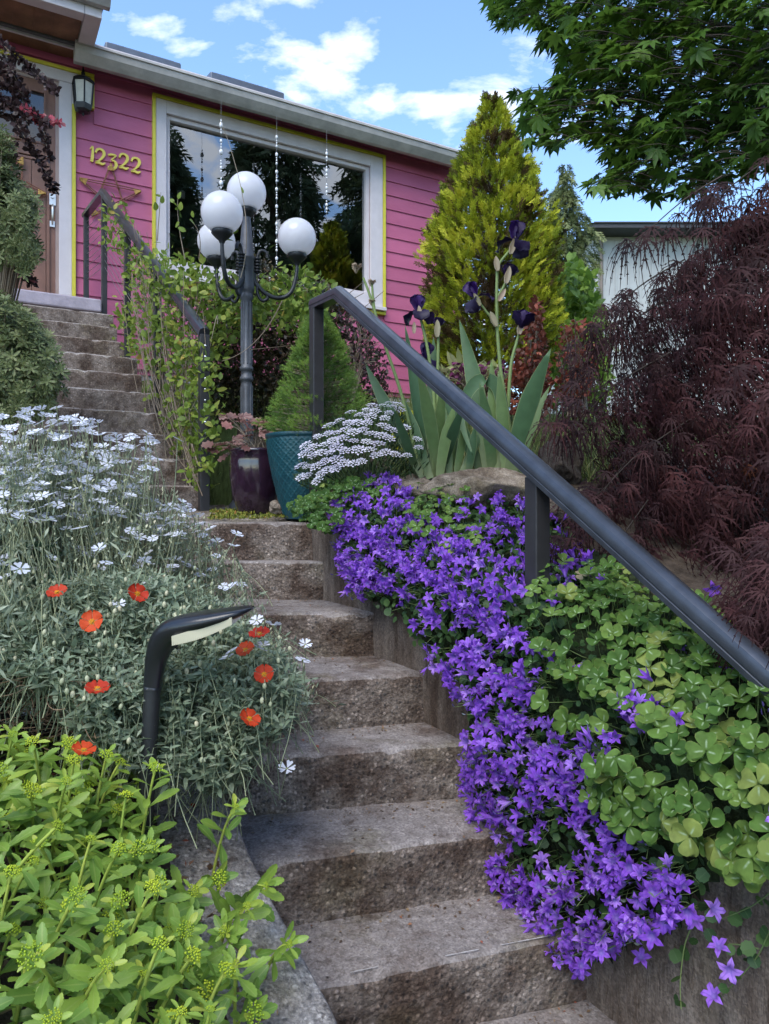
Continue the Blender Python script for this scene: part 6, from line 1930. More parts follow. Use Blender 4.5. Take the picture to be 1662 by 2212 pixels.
# palmate leaves of a larkspur at the left edge
M_lark = foliage('larkspur_leaf', [(0, (0.05, 0.11, 0.065)), (1, (0.12, 0.20, 0.12))], trans=.25, vein=(.2, .28, .15), veinamt=.5)
def lark():
    its = []
    lob = blade(1.0, .28, 6, shape=lambda f: [.12, .35, .9, .55, .95, .5, .05][int(round(f * 6))])
    for k, an in enumerate((-1.9, -1.1, -.5, 0, .5, 1.1, 1.9)):
        M_ = rotz(an); M_[:3, :3] *= 1 - .12 * abs(an); its.append((lob, M_))
    return t_join(its)
lk = thing('larkspur', 'dark green deeply cut palmate leaves at the left edge among the white flowers', 'plant', ST(-0.25, 2.1, float(zbed(-.25, 2.1))))
pos = np.array([P(a, b, c) for a, b, c in ((-5, 1070, 2.0), (20, 1060, 2.0), (-10, 1150, 1.95), (30, 1160, 1.95), (70, 1210, 1.9), (10, 1220, 1.85), (55, 1270, 1.85), (5, 1285, 1.8), (95, 1250, 1.9), (-5, 1330, 1.8), (40, 1180, 1.9))]); n = len(pos)
inst(lk, 'leaf', lark(), frames(pos, unit(np.stack([rnd(n, .2, 1), rnd(n, -.8, .2), rnd(n, -.2, .3)], 1)), np.tile([.1, -.4, .9], (n, 1)) + rdir(n) * .25, rnd(n, .065, .09)), rnd(n), M_lark, limit=20)
tubes(lk, 'leaf_stalks', [(bez(p_ + [-.12, .1, -.25], p_ + [-.05, .03, -.05], p_, 7), .003, .002) for p_ in pos], M_stemg)

# ------------------------------------------------------------------ shrubs left of the upper steps
M_var = foliage('variegated_leaf', [(0, (0.085, 0.12, 0.045)), (0.6, (0.15, 0.195, 0.07)), (1, (0.23, 0.265, 0.105))], trans=.3, edge=(.48, .47, .30), edgew=.98, rough=.45)
def whorl():
    its = []; lf = blade(1, .26, 3, curl=.12, shape=lambda f: math.sin(math.pi * f ** 1.2) ** .8 if 0 < f < 1 else 0)
    for k in range(9):
        a = k * 2.4; el_ = .15 + .10 * k
        d = np.array([math.cos(a), math.sin(a), el_])
        its.append((lf, frames([[0, 0, .02 * k]], [d], [[0, 0, 1]], [1 - .05 * k])[0]))
    t = t_join(its); t['V'] = t['V'][:, [0, 2, 1]] * np.array([1, 1, -1], np.float32); return t
VS1 = [(-40, 640), (20, 645), (60, 690), (100, 730), (120, 790), (128, 840), (90, 890), (40, 900), (-40, 910)]
VS2 = [(-40, 280), (15, 300), (35, 400), (70, 430), (80, 460), (60, 500), (75, 540), (60, 590), (30, 570), (-40, 560)]
for lab, poly, Yc, dep in (('mounded variegated shrub with narrow cream edged leaves left of the upper steps', VS1, 3.35, .35), ('taller variegated shrub branch in front of the brown door at the left edge', VS2, 3.7, .25)):
    cx_ = np.mean([q[0] for q in poly]); cy_ = np.mean([q[1] for q in poly])
    cc = P(cx_ - 25, cy_, Yc + .15)
    o = thing('variegated_shrub', lab, 'shrub', P(cx_, max(q[1] for q in poly), Yc))
    n = 1500
    x_ = rnd(n, -60, 140); y_ = rnd(n, 270, 920); k_ = inpoly(x_, y_, poly); x_, y_ = x_[k_], y_[k_]
    n = len(x_) * 4; x_ = np.repeat(x_, 4) + rng.normal(size=n) * 8; y_ = np.repeat(y_, 4) + rng.normal(size=n) * 8
    pts = np.array([P(a, b, Yc + c_) for a, b, c_ in zip(x_, y_, rnd(n, -.1, dep))])
    out = unit(pts - cc)
    inst(o, 'leaf_whorl', [whorl(), whorl()], frames(pts, unit(out + UP * .5 + rdir(n) * .4), rdir(n), rnd(n, .035, .055)), rnd(n), M_var, limit=150)
    rt = P(cx_ - 60, 930, Yc + .2)
    tubes(o, 'branches', [(bez(rt, (rt + p_) / 2 + UP * .1, p_, 7), .008, .002) for p_ in pts[::14]], M_stemw)
# dark core so that the shrub is dense
# barberry sprays
M_barb = foliage('barberry_leaf', [(0, (0.030, 0.018, 0.018)), (.5, (0.060, 0.034, 0.034)), (.90, (0.10, 0.058, 0.056)), (.93, (0.50, 0.09, 0.13)), (1, (0.62, 0.13, 0.18))], trans=.3, rough=.45)
bb = thing('barberry', 'arching dark purple barberry sprays with pink new growth in front of the door', 'shrub', P(-60, 900, 3.9))
sprays = [([(-30, 60), (20, 110), (60, 145), (95, 175), (122, 200)], 0), ([(-40, 190), (10, 190), (40, 200), (75, 250), (100, 270)], 0), ([(-40, 250), (20, 250), (50, 290), (80, 340), (105, 385), (118, 415)], 0), ([(-40, 180), (10, 215), (50, 235), (85, 258), (125, 264)], 1), ([(30, 240), (80, 250), (98, 300), (105, 345)], 0), ([(-40, 320), (0, 330), (20, 350), (30, 310)], 0), ([(-40, 120), (0, 150), (30, 190), (60, 205)], 0), ([(-40, 225), (0, 225), (30, 232), (60, 262)], 0), ([(10, 130), (30, 160), (50, 220), (65, 300)], 0), ([(-30, 400), (10, 470), (40, 540), (60, 600), (70, 610)], 0)]
lines = []; lp, ly, lt = [], [], []
for pts, pink in sprays:
    sp = smooth_line([P(a, b, 3.9 + rng.normal() * .05) for a, b in pts], 9); lines.append((sp, .0035, .0015))
    for i, p_ in enumerate(sp):
        for k in range(6):
            lp.append(p_ + rdir(1)[0] * .012); ly.append(unit(rdir(1)[0] + UP * .3)); fi = i / len(sp)
            lt.append(rnd(1, .93, 1)[0] if pink and fi > .5 else rng.random() * .84)
tubes(bb, 'branches', lines, M_stemw)
n = len(lp)
inst(bb, 'leaf', blade(1, .6, 4, shape=lambda f: math.sin(math.pi * f ** 1.3) ** .8 if 0 < f < 1 else .05), frames(lp, ly, rdir(n), rnd(n, .022, .042)), lt, M_barb, limit=260)

# ------------------------------------------------------------------ climbing honeysuckle on the railing
M_vine = foliage('honeysuckle_leaf', [(0, (0.10, 0.165, 0.03)), (.5, (0.20, 0.30, 0.045)), (.85, (0.33, 0.42, 0.07)), (.95, (0.42, 0.44, 0.10)), (1, (0.46, 0.36, 0.08))], trans=.4, rough=.5, vein=(.35, .4, .15), veinamt=.35)
vine = thing('climbing_vine', 'light green vine scrambling over the cable railing and behind the lamp post', 'vine', P(400, 1090, 4.2))
VP1 = [(215, 470), (265, 440), (275, 520), (330, 545), (350, 600), (400, 680), (445, 760), (470, 830), (465, 960), (440, 1060), (400, 1040), (370, 950), (330, 860), (320, 770), (290, 770), (250, 700), (280, 640), (270, 560), (230, 520)]
VP2 = [(330, 545), (380, 560), (420, 575), (470, 600), (520, 620), (600, 600), (660, 580), (700, 620), (690, 690), (620, 720), (560, 690), (500, 720), (470, 800), (450, 740), (400, 650), (350, 600)]
VPT = [(200, 760), (260, 755), (270, 790), (220, 790)]
def rail_depth(x_):
    a = UA[:2]; d = UB[:2] - UA[:2]; r_ = (x_ - CX) / FPX
    tau = (a[0] - r_ * a[1]) / (r_ * d[1] - d[0])
    return a[1] + np.clip(tau, -.1, 1.1) * d[1]
n = 6600
x_, y_ = rnd(n, 190, 710), rnd(n, 430, 1080)
i1 = inpoly(x_, y_, VP1); i2 = inpoly(x_, y_, VP2); i3 = inpoly(x_, y_, VPT)
k_ = (i1 & (rng.random(n) < np.where(y_ > 800, .55, .8))) | (i2 & (rng.random(n) < .75)) | i3
x_, y_, i2 = x_[k_], y_[k_], i2[k_]
Y_ = np.where(i2, rnd(len(x_), 4.35, 4.9), rail_depth(x_) + rnd(len(x_), -.12, .16))
pts = np.array([P(a, b, c) for a, b, c in zip(x_, y_, Y_)])
pts = np.repeat(pts, 3, 0) + rng.normal(size=(len(pts) * 3, 3)) * .035; n = len(pts)
vl = lambda f: math.sin(math.pi * f ** .85) ** .75 if 0 < f < 1 else .04
inst(vine, 'leaf', [blade(1, .58, 5, curl=.1, shape=vl), blade(1, .66, 5, curl=.25, shape=vl), blade(1, .5, 5, curl=-.05, shape=vl)], frames(pts, unit(rdir(n) + np.array([.2, -.5, .1])), rdir(n) + np.array([0, -.6, .8]), rnd(n, .034, .058)), np.clip(rng.beta(2.4, 2.0, n) + (rng.random(n) < .03) * .5, 0, 1), M_vine, limit=300)
lines = []
for i in range(80):
    x0 = rng.uniform(340, 445); y0 = rng.uniform(1020, 1095); x1 = rng.uniform(260, 440); y1 = rng.uniform(480, 800) + max(0, (x1 - 330)) * 1.2
    a = P(x0, y0, rail_depth(x0) + rng.normal() * .05); b = P(x1, y1, rail_depth(x1) + rng.normal() * .08)
    m1 = P((x0 + x1) / 2 + rng.normal() * 40, (y0 + y1) / 2, rail_depth((x0 + x1) / 2) + rng.normal() * .05)
    lines.append((bez(a, m1, b, 10), .0036, .0018))
for (a, b, c) in (((520, 600), (560, 480), (478, 262)), ((400, 560), (380, 470), (385, 428)), ((430, 560), (440, 500), (415, 480)), ((340, 520), (345, 450), (348, 415)), ((610, 650), (560, 760), (480, 780)), ((540, 755), (600, 750), (640, 745)), ((470, 700), (475, 640), (450, 770))):
    lines.append((bez(P(*a, 4.15), P(*b, 4.12), P(*c, 4.1), 12), .0035, .0015))
tubes(vine, 'stems', lines, M_stemw)
ex = []
for (a, b) in ((385, 430), (384, 445), (390, 455), (376, 438), (378, 452), (480, 475), (497, 500), (402, 500), (420, 483), (418, 470), (345, 420), (350, 440), (338, 455), (388, 480), (505, 520), (525, 418)): ex.append(P(a, b, 4.1))
ex = np.array(ex); n = len(ex)
inst(vine, 'leaf', [blade(1, .6, 5, curl=.1, shape=vl)], frames(ex, unit(rdir(n) * .8 + np.array([0, -.2, .6])), rdir(n) + np.array([0, -1, 0]), rnd(n, .035, .055)), rnd(n, .3, .7), M_vine, limit=40)

# dark hedge under the window
M_hedge = foliage('dark_hedge_leaf', [(0, (0.022, 0.020, 0.012)), (.5, (0.042, 0.042, 0.020)), (.8, (0.085, 0.075, 0.03)), (1, (0.15, 0.085, 0.04))], trans=.2, rough=.4)
hedge = thing('barberry_hedge', 'dense dark bronze leaved hedge under the window behind the lamp post', 'hedge', P(640, 920, 5.4))
HG = [(450, 640), (560, 560), (640, 600), (680, 590), (745, 650), (790, 700), (820, 780), (838, 850), (790, 890), (690, 920), (440, 930), (430, 760)]
n = 24000
x_, y_ = rnd(n, 425, 845), rnd(n, 540, 935); k_ = inpoly(x_, y_, HG) & ((x_ < 740) | (rng.random(n) < .4)); x_, y_ = x_[k_], y_[k_]
n = len(x_)
pts = np.array([P(a, b, c) for a, b, c in zip(x_, y_, rnd(n, 5.0, 5.9))])
pts += (vnoise(pts, 4) - .5)[:, None] * np.array([0, .3, 0])
inst(hedge, 'leaf', blade(1, .62, 2, shape=vl), frames(pts, rdir(n) + np.array([0, -.3, .4]), rdir(n), rnd(n, .028, .048)), rng.random(n) ** 1.3, M_hedge, limit=120)
tubes(hedge, 'branches', [(bez(P(rng.uniform(480, 760), 920, 5.5), P(rng.uniform(450, 800), 800, 5.3), P(rng.uniform(450, 830), rng.uniform(600, 800), 5.4), 8), .008, .003) for _ in range(70)], M_stemw)
# red-brown arching twigs right of the spruce
n = 1100
x_, y_ = rnd(n, 730, 845), rnd(n, 640, 870); k_ = inpoly(x_, y_, [(730, 640), (760, 650), (800, 720), (845, 790), (840, 850), (800, 850), (740, 760)]); pts = np.array([P(a, b, c) for a, b, c in zip(x_[k_], y_[k_], rnd(k_.sum(), 4.6, 5.0))]); n = len(pts)
tw = thing('barberry', 'thin reddish barberry twigs in front of the magenta wall right of the spruce', 'shrub', P(780, 880, 4.8))
inst(tw, 'leaf', blade(1, .6, 3, shape=vl), frames(pts, rdir(n), rdir(n), rnd(n, .02, .034)), rng.random(n) * .8, M_barb, limit=60)
tubes(tw, 'branches', [(bez(P(760, 880, 4.85), P(rng.uniform(740, 800), 760, 4.8), P(rng.uniform(735, 840), rng.uniform(660, 820), 4.8), 8), .004, .0015) for _ in range(30)], M_stemw)

# ------------------------------------------------------------------ dwarf spruce in the teal pot
M_spr = foliage('spruce_needle', [(0, (0.055, 0.11, 0.025)), (.5, (0.12, 0.215, 0.04)), (1, (0.24, 0.36, 0.06))], trans=.25, rough=.5, mottle=0)
def tuft(nn=16, L_=1.0):
    its = []; nd = tmpl([(-.075, 0, 0), (.075, 0, 0), (0, 1, 0)], [(0, 1, 2)], [0, 0, 1], [1, 1, 1])
    for k in range(nn):
        f = k / nn; a = k * 2.4
        d = np.array([math.cos(a) * .8, .55 + .5 * f, math.sin(a) * .8])
        its.append((nd, frames([[0, f * .8, 0]], [d], [rdir(1)[0]], [.42])[0]))
    return t_join(its)
spr = thing('dwarf_spruce', 'conical bright green dwarf spruce growing in the teal pot', 'tree', TP + np.array([0, 0, TH - .03]))
sc0 = P(690, 940, 3.66); sc0[2] = TP[2] + TH - 0.04; sH = P(694, 672, 3.66)[2] - sc0[2]
n = 8000
h = rng.random(n) ** 1.25
a = rnd(n, 0, 6.283)
clump = vnoise(np.stack([np.cos(a) * 2 + 5, np.sin(a) * 2 + 5, h * 9], -1), 1.6)
rad = (0.285 * (1 - h) ** 0.85 + .012) * (0.58 + .72 * clump) * np.where(h < .06, .8, 1)
fr = rnd(n, .72, 1.0)
pts = np.stack([sc0[0] + rad * fr * np.cos(a), sc0[1] + rad * fr * np.sin(a), sc0[2] + h * sH], 1)
out = np.stack([np.cos(a), np.sin(a), np.full(n, .55)], 1)
inst(spr, 'needle_tuft', [tuft(), tuft()], frames(pts, unit(out + rdir(n) * .35), rdir(n), rnd(n, .020, .034)), np.clip((clump - .5) * 1.3 + .5 + rng.normal(size=n) * .18, 0, 1), M_spr, limit=200)
mb = MB(); mb.tube([sc0 - UP * .02, sc0 + UP * sH * .5, sc0 + UP * sH * .97], [.016, .010, .003], 8); mb.build('trunk', M_bark, spr)
tubes(spr, 'branches', [(np.array([[sc0[0], sc0[1], pts[i][2] - .02], (pts[i] + [sc0[0], sc0[1], pts[i][2] - .02]) / 2, pts[i]]), .003, .0015) for i in range(0, n, 14)], M_stemw)

# coral bells in the aubergine pot
M_heu = foliage('coral_bells_leaf', [(0, (0.16, 0.075, 0.06)), (.5, (0.34, 0.19, 0.165)), (.85, (0.46, 0.30, 0.27)), (1, (0.36, 0.05, 0.03))], trans=.3, vein=(.20, .07, .07), veinw=.25, veinamt=.6, mottle=.45, mscale=70)
def heu():
    V = [(0, 0, 0)]; A = [0]; C = [0]; T = []; n = 21
    for k in range(n + 1):
        a = -math.pi / 2 + .25 + (2 * math.pi - .5) * k / n
        lobe = .80 + .20 * abs(math.sin(k * math.pi / 3 * 1.0)) ; r = .55 * lobe
        V.append((r * math.cos(a), .42 + r * math.sin(a), .10 * math.sin(k * 1.05 * 2) + .05)); A.append(1); C.append(abs(math.sin(k * math.pi / 6)))
    for k in range(n): T.append((0, k + 1, k + 2))
    return tmpl(V, T, A, C)
hc = thing('coral_bells', 'bronze pink ruffled coral bells spilling from the aubergine pot', 'plant', PP + np.array([0, 0, .30]))
n = 95
lpx = np.stack([rnd(n, 458, 600), rnd(n, 893, 985)], 1)
k_ = inpoly(lpx[:, 0], lpx[:, 1], [(480, 900), (500, 892), (560, 905), (595, 915), (598, 935), (575, 965), (540, 950), (500, 985), (455, 975), (460, 950), (500, 935)])
pts = np.array([P(a, b, 3.92 + rng.normal() * .08) for a, b in lpx[k_]]); n = len(pts)
inst(hc, 'leaf', [heu(), heu()], frames(pts, unit(np.stack([rng.normal(size=n), rng.normal(size=n) - .5, rnd(n, -.4, .1)], 1)), np.tile([0, -.5, .8], (n, 1)) + rdir(n) * .35, rnd(n, .042, .07)), rnd(n), M_heu, limit=120)
tubes(hc, 'leaf_stalks', [(bez(PP + [rng.normal() * .03, rng.normal() * .03, .30], (PP + [0, 0, .36] + p_) / 2 + UP * .03, p_, 6), .002, .0015) for p_ in pts], M_stemw)

# ------------------------------------------------------------------ golden conifer
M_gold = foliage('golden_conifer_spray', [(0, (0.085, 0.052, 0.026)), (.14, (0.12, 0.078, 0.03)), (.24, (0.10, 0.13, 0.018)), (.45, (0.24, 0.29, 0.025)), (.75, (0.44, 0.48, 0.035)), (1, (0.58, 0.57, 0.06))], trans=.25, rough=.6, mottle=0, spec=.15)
def frond(nn=7):
    V = []; T = []; A = []; C = []
    def spike(p, d, L_, w_, f):
        s_ = np.array([-d[1], d[0], 0]); i = len(V)
        V.extend([p - s_ * w_, p + s_ * w_, p + d * L_]); T.append((i, i + 1, i + 2)); A.extend([f, f, 1]); C.extend([1, 1, 1])
    spike(np.zeros(3), np.array([0, 1.0, 0]), 1.0, .035, 0)
    for k in range(nn):
        f = .1 + .75 * k / nn
        for sg in (-1, 1):
            d = unit(np.array([sg * (.75 - .25 * f), .75, rng.normal() * .5]))
            p = np.array([0, f, 0]); L_ = .42 * (1 - .6 * f)
            spike(p, d, L_, .048, f)
            for q in (.5,):
                for s2 in (-1, 1):
                    d2 = unit(np.array([d[0] * .6 + s2 * .35, .8, rng.normal() * .3])); spike(p + d * L_ * q, d2, L_ * .55, .042, f)
    return tmpl(V, T, A, C)
FR = [frond(6), frond(5), frond(6)]
def conifer(name, label, cat, base, H, prof, n, size, mat, group=None, tintbias=0.0, upw=.8, flip=0.0, tr=.06, limit=150, clf=3.2, inner=.55, wild=.35, con=1.1, rag=.4):
    o = thing(name, label, cat, base, group)
    h = rng.random(n); a = rnd(n, 0, 6.283)
    rmax = np.interp(h, [p_[0] for p_ in prof], [p_[1] for p_ in prof])
    keep = rng.random(n) < np.clip(rmax / max(p_[1] for p_ in prof) + .12, 0, 1); h, a, rmax = h[keep], a[keep], rmax[keep]; n = len(h)
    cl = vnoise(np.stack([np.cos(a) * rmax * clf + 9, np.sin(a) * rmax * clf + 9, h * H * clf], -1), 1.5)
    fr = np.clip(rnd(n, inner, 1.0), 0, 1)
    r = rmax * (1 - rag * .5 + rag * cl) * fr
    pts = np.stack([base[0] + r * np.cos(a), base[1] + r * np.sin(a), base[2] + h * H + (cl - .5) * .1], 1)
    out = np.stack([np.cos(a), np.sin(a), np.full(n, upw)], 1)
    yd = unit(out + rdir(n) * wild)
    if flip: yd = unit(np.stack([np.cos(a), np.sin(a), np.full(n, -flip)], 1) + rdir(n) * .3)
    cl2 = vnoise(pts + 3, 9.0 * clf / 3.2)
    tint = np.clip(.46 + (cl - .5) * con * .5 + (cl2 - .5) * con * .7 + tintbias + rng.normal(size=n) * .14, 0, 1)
    inst(o, 'spray', FR, frames(pts, yd, rdir(n) + out * .3, size * rnd(n, .7, 1.3)), tint, mat, limit=limit)
    mb = MB(); mb.tube([base - UP * .1, base + UP * H * .5, base + UP * H * .97], [tr, tr * .6, .008], 8); mb.build('trunk', M_bark, o)
    st_ = 18
    tubes(o, 'branches', [(bez([base[0], base[1], pts[i][2] - .15 * H * .1], (pts[i] + [base[0], base[1], pts[i][2] - .1]) / 2, pts[i], 5), tr * .22, .004) for i in range(0, n, st_)], M_stemw)
    return o
gy = 7.3
gb_ = P(1062, 815, gy); gH = P(1050, 215, gy)[2] - gb_[2]
u_ = 1 / FPX * gy
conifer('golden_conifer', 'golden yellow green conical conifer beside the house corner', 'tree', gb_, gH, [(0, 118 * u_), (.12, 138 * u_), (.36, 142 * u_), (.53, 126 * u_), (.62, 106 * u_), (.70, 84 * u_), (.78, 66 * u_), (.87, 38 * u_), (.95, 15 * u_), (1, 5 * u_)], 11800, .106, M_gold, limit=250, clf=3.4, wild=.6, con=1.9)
# loose dark twigs at its tip

# weeping cedar and greenery between the conifer and the neighbour
M_ced = foliage('weeping_cedar_spray', [(0, (0.05, 0.075, 0.03)), (.5, (0.13, 0.165, 0.06)), (1, (0.26, 0.29, 0.12))], trans=.25, mottle=0)
cb0 = P(1222, 800, 13.5); cH = P(1212, 352, 13.5)[2] - cb0[2]; u_ = 13.5 / FPX
conifer('weeping_cedar', 'slender weeping cedar rising behind the golden conifer', 'tree', cb0, cH, [(0, 80 * u_), (.4, 66 * u_), (.6, 52 * u_), (.72, 40 * u_), (.80, 18 * u_), (.88, 24 * u_), (.93, 8 * u_), (1, 2 * u_)], 2600, .24, M_ced, flip=1.2, limit=60, clf=2.2, inner=.25, rag=1.5)
M_brt = foliage('bright_leaf', [(0, (0.055, 0.12, 0.022)), (.5, (0.15, 0.26, 0.035)), (1, (0.32, 0.42, 0.06))], trans=.4)
def leafy(name, label, cat, poly, Y0, Y1, n, size, mat, base, lim=80, group=None, aspect=.6, tpow=1.0):
    o = thing(name, label, cat, base, group)
    xs = [q[0] for q in poly]; ys = [q[1] for q in poly]
    x_, y_ = rnd(n, min(xs), max(xs)), rnd(n, min(ys), max(ys)); k_ = inpoly(x_, y_, poly); x_, y_ = x_[k_], y_[k_]
    pts = np.array([P(a, b, c) for a, b, c in zip(x_, y_, rnd(len(x_), Y0, Y1))]); m = len(pts)
    cl = vnoise(pts, 7.0 / (Y1 - Y0 + .5)); keep = cl > .28; pts, cl = pts[keep], cl[keep]; m = len(pts)
    inst(o, 'leaf', blade(1, aspect, 3, curl=.15, shape=vl), frames(pts, rdir(m) + np.array([0, -.2, -.1]), rdir(m) + UP * .5, size * rnd(m, .7, 1.3)), np.clip(cl * .8 + rng.normal(size=m) * .15, 0, 1) ** tpow, mat, limit=lim)
    cxp = (min(xs) + max(xs)) / 2
    tubes(o, 'branches', [(bez(base + rdir(1)[0] * [.1, .1, 0], (base + p_) / 2 + UP * .1, p_, 6), .012 * Y0 / 8, .003) for p_ in pts[::max(1, m // 50)]], M_stemw)
    return o
leafy('garden_tree', 'bright green leafy tree between the golden conifer and the grey neighbour house', 'tree', [(1185, 600), (1230, 560), (1275, 590), (1300, 680), (1290, 760), (1230, 800), (1175, 800)], 10.5, 12.5, 2600, .15, M_brt, P(1230, 830, 11.5))
leafy('garden_shrub', 'yellow green shrub behind the red barberry', 'shrub', [(1180, 700), (1240, 690), (1300, 740), (1330, 830), (1300, 900), (1190, 890)], 8.0, 9.2, 2000, .085, M_brt, P(1240, 910, 8.6))
M_redb = foliage('red_barberry_leaf', [(0, (0.09, 0.035, 0.02)), (.4, (0.20, 0.055, 0.035)), (.8, (0.38, 0.09, 0.05)), (1, (0.50, 0.17, 0.08))], trans=.35)
leafy('red_barberry', 'columnar orange red barberry right of the irises', 'shrub', [(1150, 650), (1165, 640), (1172, 700), (1180, 760), (1195, 860), (1175, 900), (1110, 900), (1085, 860), (1100, 800), (1130, 750)], 5.6, 6.1, 3400, .045, M_redb, P(1140, 910, 5.9))
leafy('red_barberry', 'smaller reddish barberry at the left fringe of the red maple', 'shrub', [(1200, 720), (1240, 690), (1280, 700), (1290, 800), (1260, 870), (1205, 860)], 6.3, 6.8, 900, .05, M_redb, P(1245, 900, 6.6))
M_cream = foliage('cream_leaf', [(0, (0.22, 0.27, 0.08)), (.5, (0.46, 0.46, 0.22)), (1, (0.56, 0.52, 0.32))], trans=.3)
leafy('hosta', 'cream and green variegated perennials at the foot of the golden conifer', 'plant', [(955, 800), (1000, 785), (1060, 790), (1095, 800), (1085, 850), (1040, 860), (960, 850)], 6.2, 6.7, 420, .13, M_cream, P(1020, 880, 6.5), aspect=.4)
leafy('flowering_perennial', 'plum coloured flowers among the cream leaves below the golden conifer', 'flowers', [(970, 785), (1090, 785), (1090, 860), (1050, 850), (970, 815)], 6.0, 6.2, 130, .06, foliage('plum_petal', [(0, (0.10, 0.02, 0.06)), (1, (0.24, 0.05, 0.14))]), P(1030, 880, 6.2))
M_yel = foliage('yellow_leaf', [(0, (0.30, 0.34, 0.02)), (1, (0.62, 0.60, 0.03))], trans=.35)
leafy('golden_perennial', 'bright yellow leaved perennial behind the candytuft', 'plant', [(850, 905), (880, 890), (905, 910), (905, 990), (880, 1000), (855, 960)], 3.9, 4.2, 500, .035, M_yel, P(880, 1010, 4.1))
M_grass = foliage('grass_blade', [(0, (0.055, 0.085, 0.022)), (.6, (0.13, 0.175, 0.045)), (1, (0.27, 0.27, 0.10))], trans=.3, mottle=0)
# meadow growth behind the irises and on the slope: uncountable
n = 7500
x_, y_ = rnd(n, 845, 1330), rnd(n, 860, 1040)
Yg = rnd(n, 3.5, 6.2)
s_ = None
X = (x_ - CX) / FPX * Yg; ss, tt = X * CS + Yg * SN, -X * SN + Yg * CS
Zg = ground_z(ss, tt)
pts = np.stack([X, Yg, Zg], 1)
g = bpy.data.objects.new('meadow', None)
tm = [blade(1, .035, 3, curl=.35, shape=lambda f: 1 - f ** 1.5), blade(1, .03, 3, curl=.1, shape=lambda f: 1 - f ** 1.5)]
def mass(name, tm, M_, tint, mat, label=None):
    VV, TT, CC, nn = [], [], [], 0
    ti = rng.integers(0, len(tm), len(M_))
    for k, t in enumerate(tm):
        ids = np.where(ti == k)[0]
        v = np.einsum('nij,vj->nvi', M_[ids, :3, :3], t['V']) + M_[ids, None, :3, 3]
        nv = len(t['V']); c = np.empty((len(ids), nv, 3), np.float32); c[..., 0] = t['al']; c[..., 1] = t['ac']; c[..., 2] = tint[ids][:, None]
        TT.append((t['T'][None] + (np.arange(len(ids)) * nv)[:, None, None] + nn).reshape(-1, 3)); VV.append(v.reshape(-1, 3)); CC.append(c.reshape(-1, 3)); nn += len(ids) * nv
    o = link(name, mesh_np(name, np.concatenate(VV), np.concatenate(TT), np.concatenate(CC), mat, True)); kind(o, 'stuff')
    if label: o['label'] = label
    return o
bpy.data.objects.remove(g)
yd = unit(np.stack([rng.normal(size=n) * .45, rng.normal(size=n) * .45, np.ones(n)], 1))
mass('grass', tm, frames(pts, yd, rdir(n), rnd(n, .06, .22)), rnd(n), M_grass, 'long grass and weeds on the slope behind the irises')
# grass over the far lawn in view
n = 10000
Yg = rnd(n, 5, 14); x_ = rnd(n, 430, 1340); X = (x_ - CX) / FPX * Yg; ss, tt = X * CS + Yg * SN, -X * SN + Yg * CS
k_ = (tt > 4.6) & ~((tt > 7.3) & (ss < A_R + 1.2)) & (ss > 1.35); pts = np.stack([X, Yg, ground_z(ss, tt)], 1)[k_]; n = len(pts)
yd = unit(np.stack([rng.normal(size=n) * .4, rng.normal(size=n) * .4, np.ones(n)], 1))
mass('grass', tm, frames(pts, yd, rdir(n), rnd(n, .08, .25)), rnd(n), M_grass, 'grass on the slope towards the house')

# ------------------------------------------------------------------ red laceleaf maple
M_rm = foliage('red_maple_leaf', [(0, (0.026, 0.014, 0.014)), (.4, (0.052, 0.022, 0.023)), (.75, (0.090, 0.032, 0.032)), (.92, (0.125, 0.058, 0.056)), (1, (0.19, 0.062, 0.032))], trans=.3, rough=.6, mottle=.2, spec=.15)
def lace(droop=.5):
    V = []; T = []; A = []; C = []
    def tri(p, q, r, f): 
        i = len(V); V.extend([p, q, r]); T.append((i, i + 1, i + 2)); A.extend([f, f, f]); C.extend([1, 1, 0])
    for an, L_ in ((-1.7, .5), (-1.05, .78), (-.5, .95), (0, 1.05), (.5, .95), (1.05, .78), (1.7, .5)):
        an += rng.normal() * .08; n = 4
        pts = []
        for i in range(n + 1):
            f = i / n
            rr = L_ * f
            aa = an * (1 - .35 * f)
            pts.append(np.array([rr * math.sin(aa), rr * math.cos(aa) , -droop * rr * rr + .03 * math.sin(i * 2 + an * 3)]))
        for i in range(n):
            d = unit(pts[i + 1] - pts[i]); s_ = unit(np.array([d[1], -d[0], 0])); w0 = .021 * (1 - .8 * i / n) + .005; w1 = .021 * (1 - .8 * (i + 1) / n) + .004
            a, b, c, e = pts[i] - s_ * w0, pts[i] + s_ * w0, pts[i + 1] + s_ * w1, pts[i + 1] - s_ * w1
            tri(a, b, c, i / n); tri(a, c, e, i / n)
            if i > 0:
                for sg in (-1, 1):
                    tl = .115 * (1 - .55 * i / n) * (1.25 if i == 2 else 1.0)
                    tri(pts[i] + s_ * sg * w0, pts[i] + d * .05 + s_ * sg * w0, pts[i] + d * (tl * .8) + s_ * sg * tl * .75, i / n)
    return tmpl(V, T, A, C)
LACE = [lace(.6), lace(.9), lace(.4), lace(1.2)]
rm_c = np.array([1.87, 2.95]); rm_z0 = 1.10
rm = thing('laceleaf_maple', 'weeping dark red laceleaf maple mound on the right behind the handrail', 'tree', (rm_c[0], rm_c[1], 1.35))
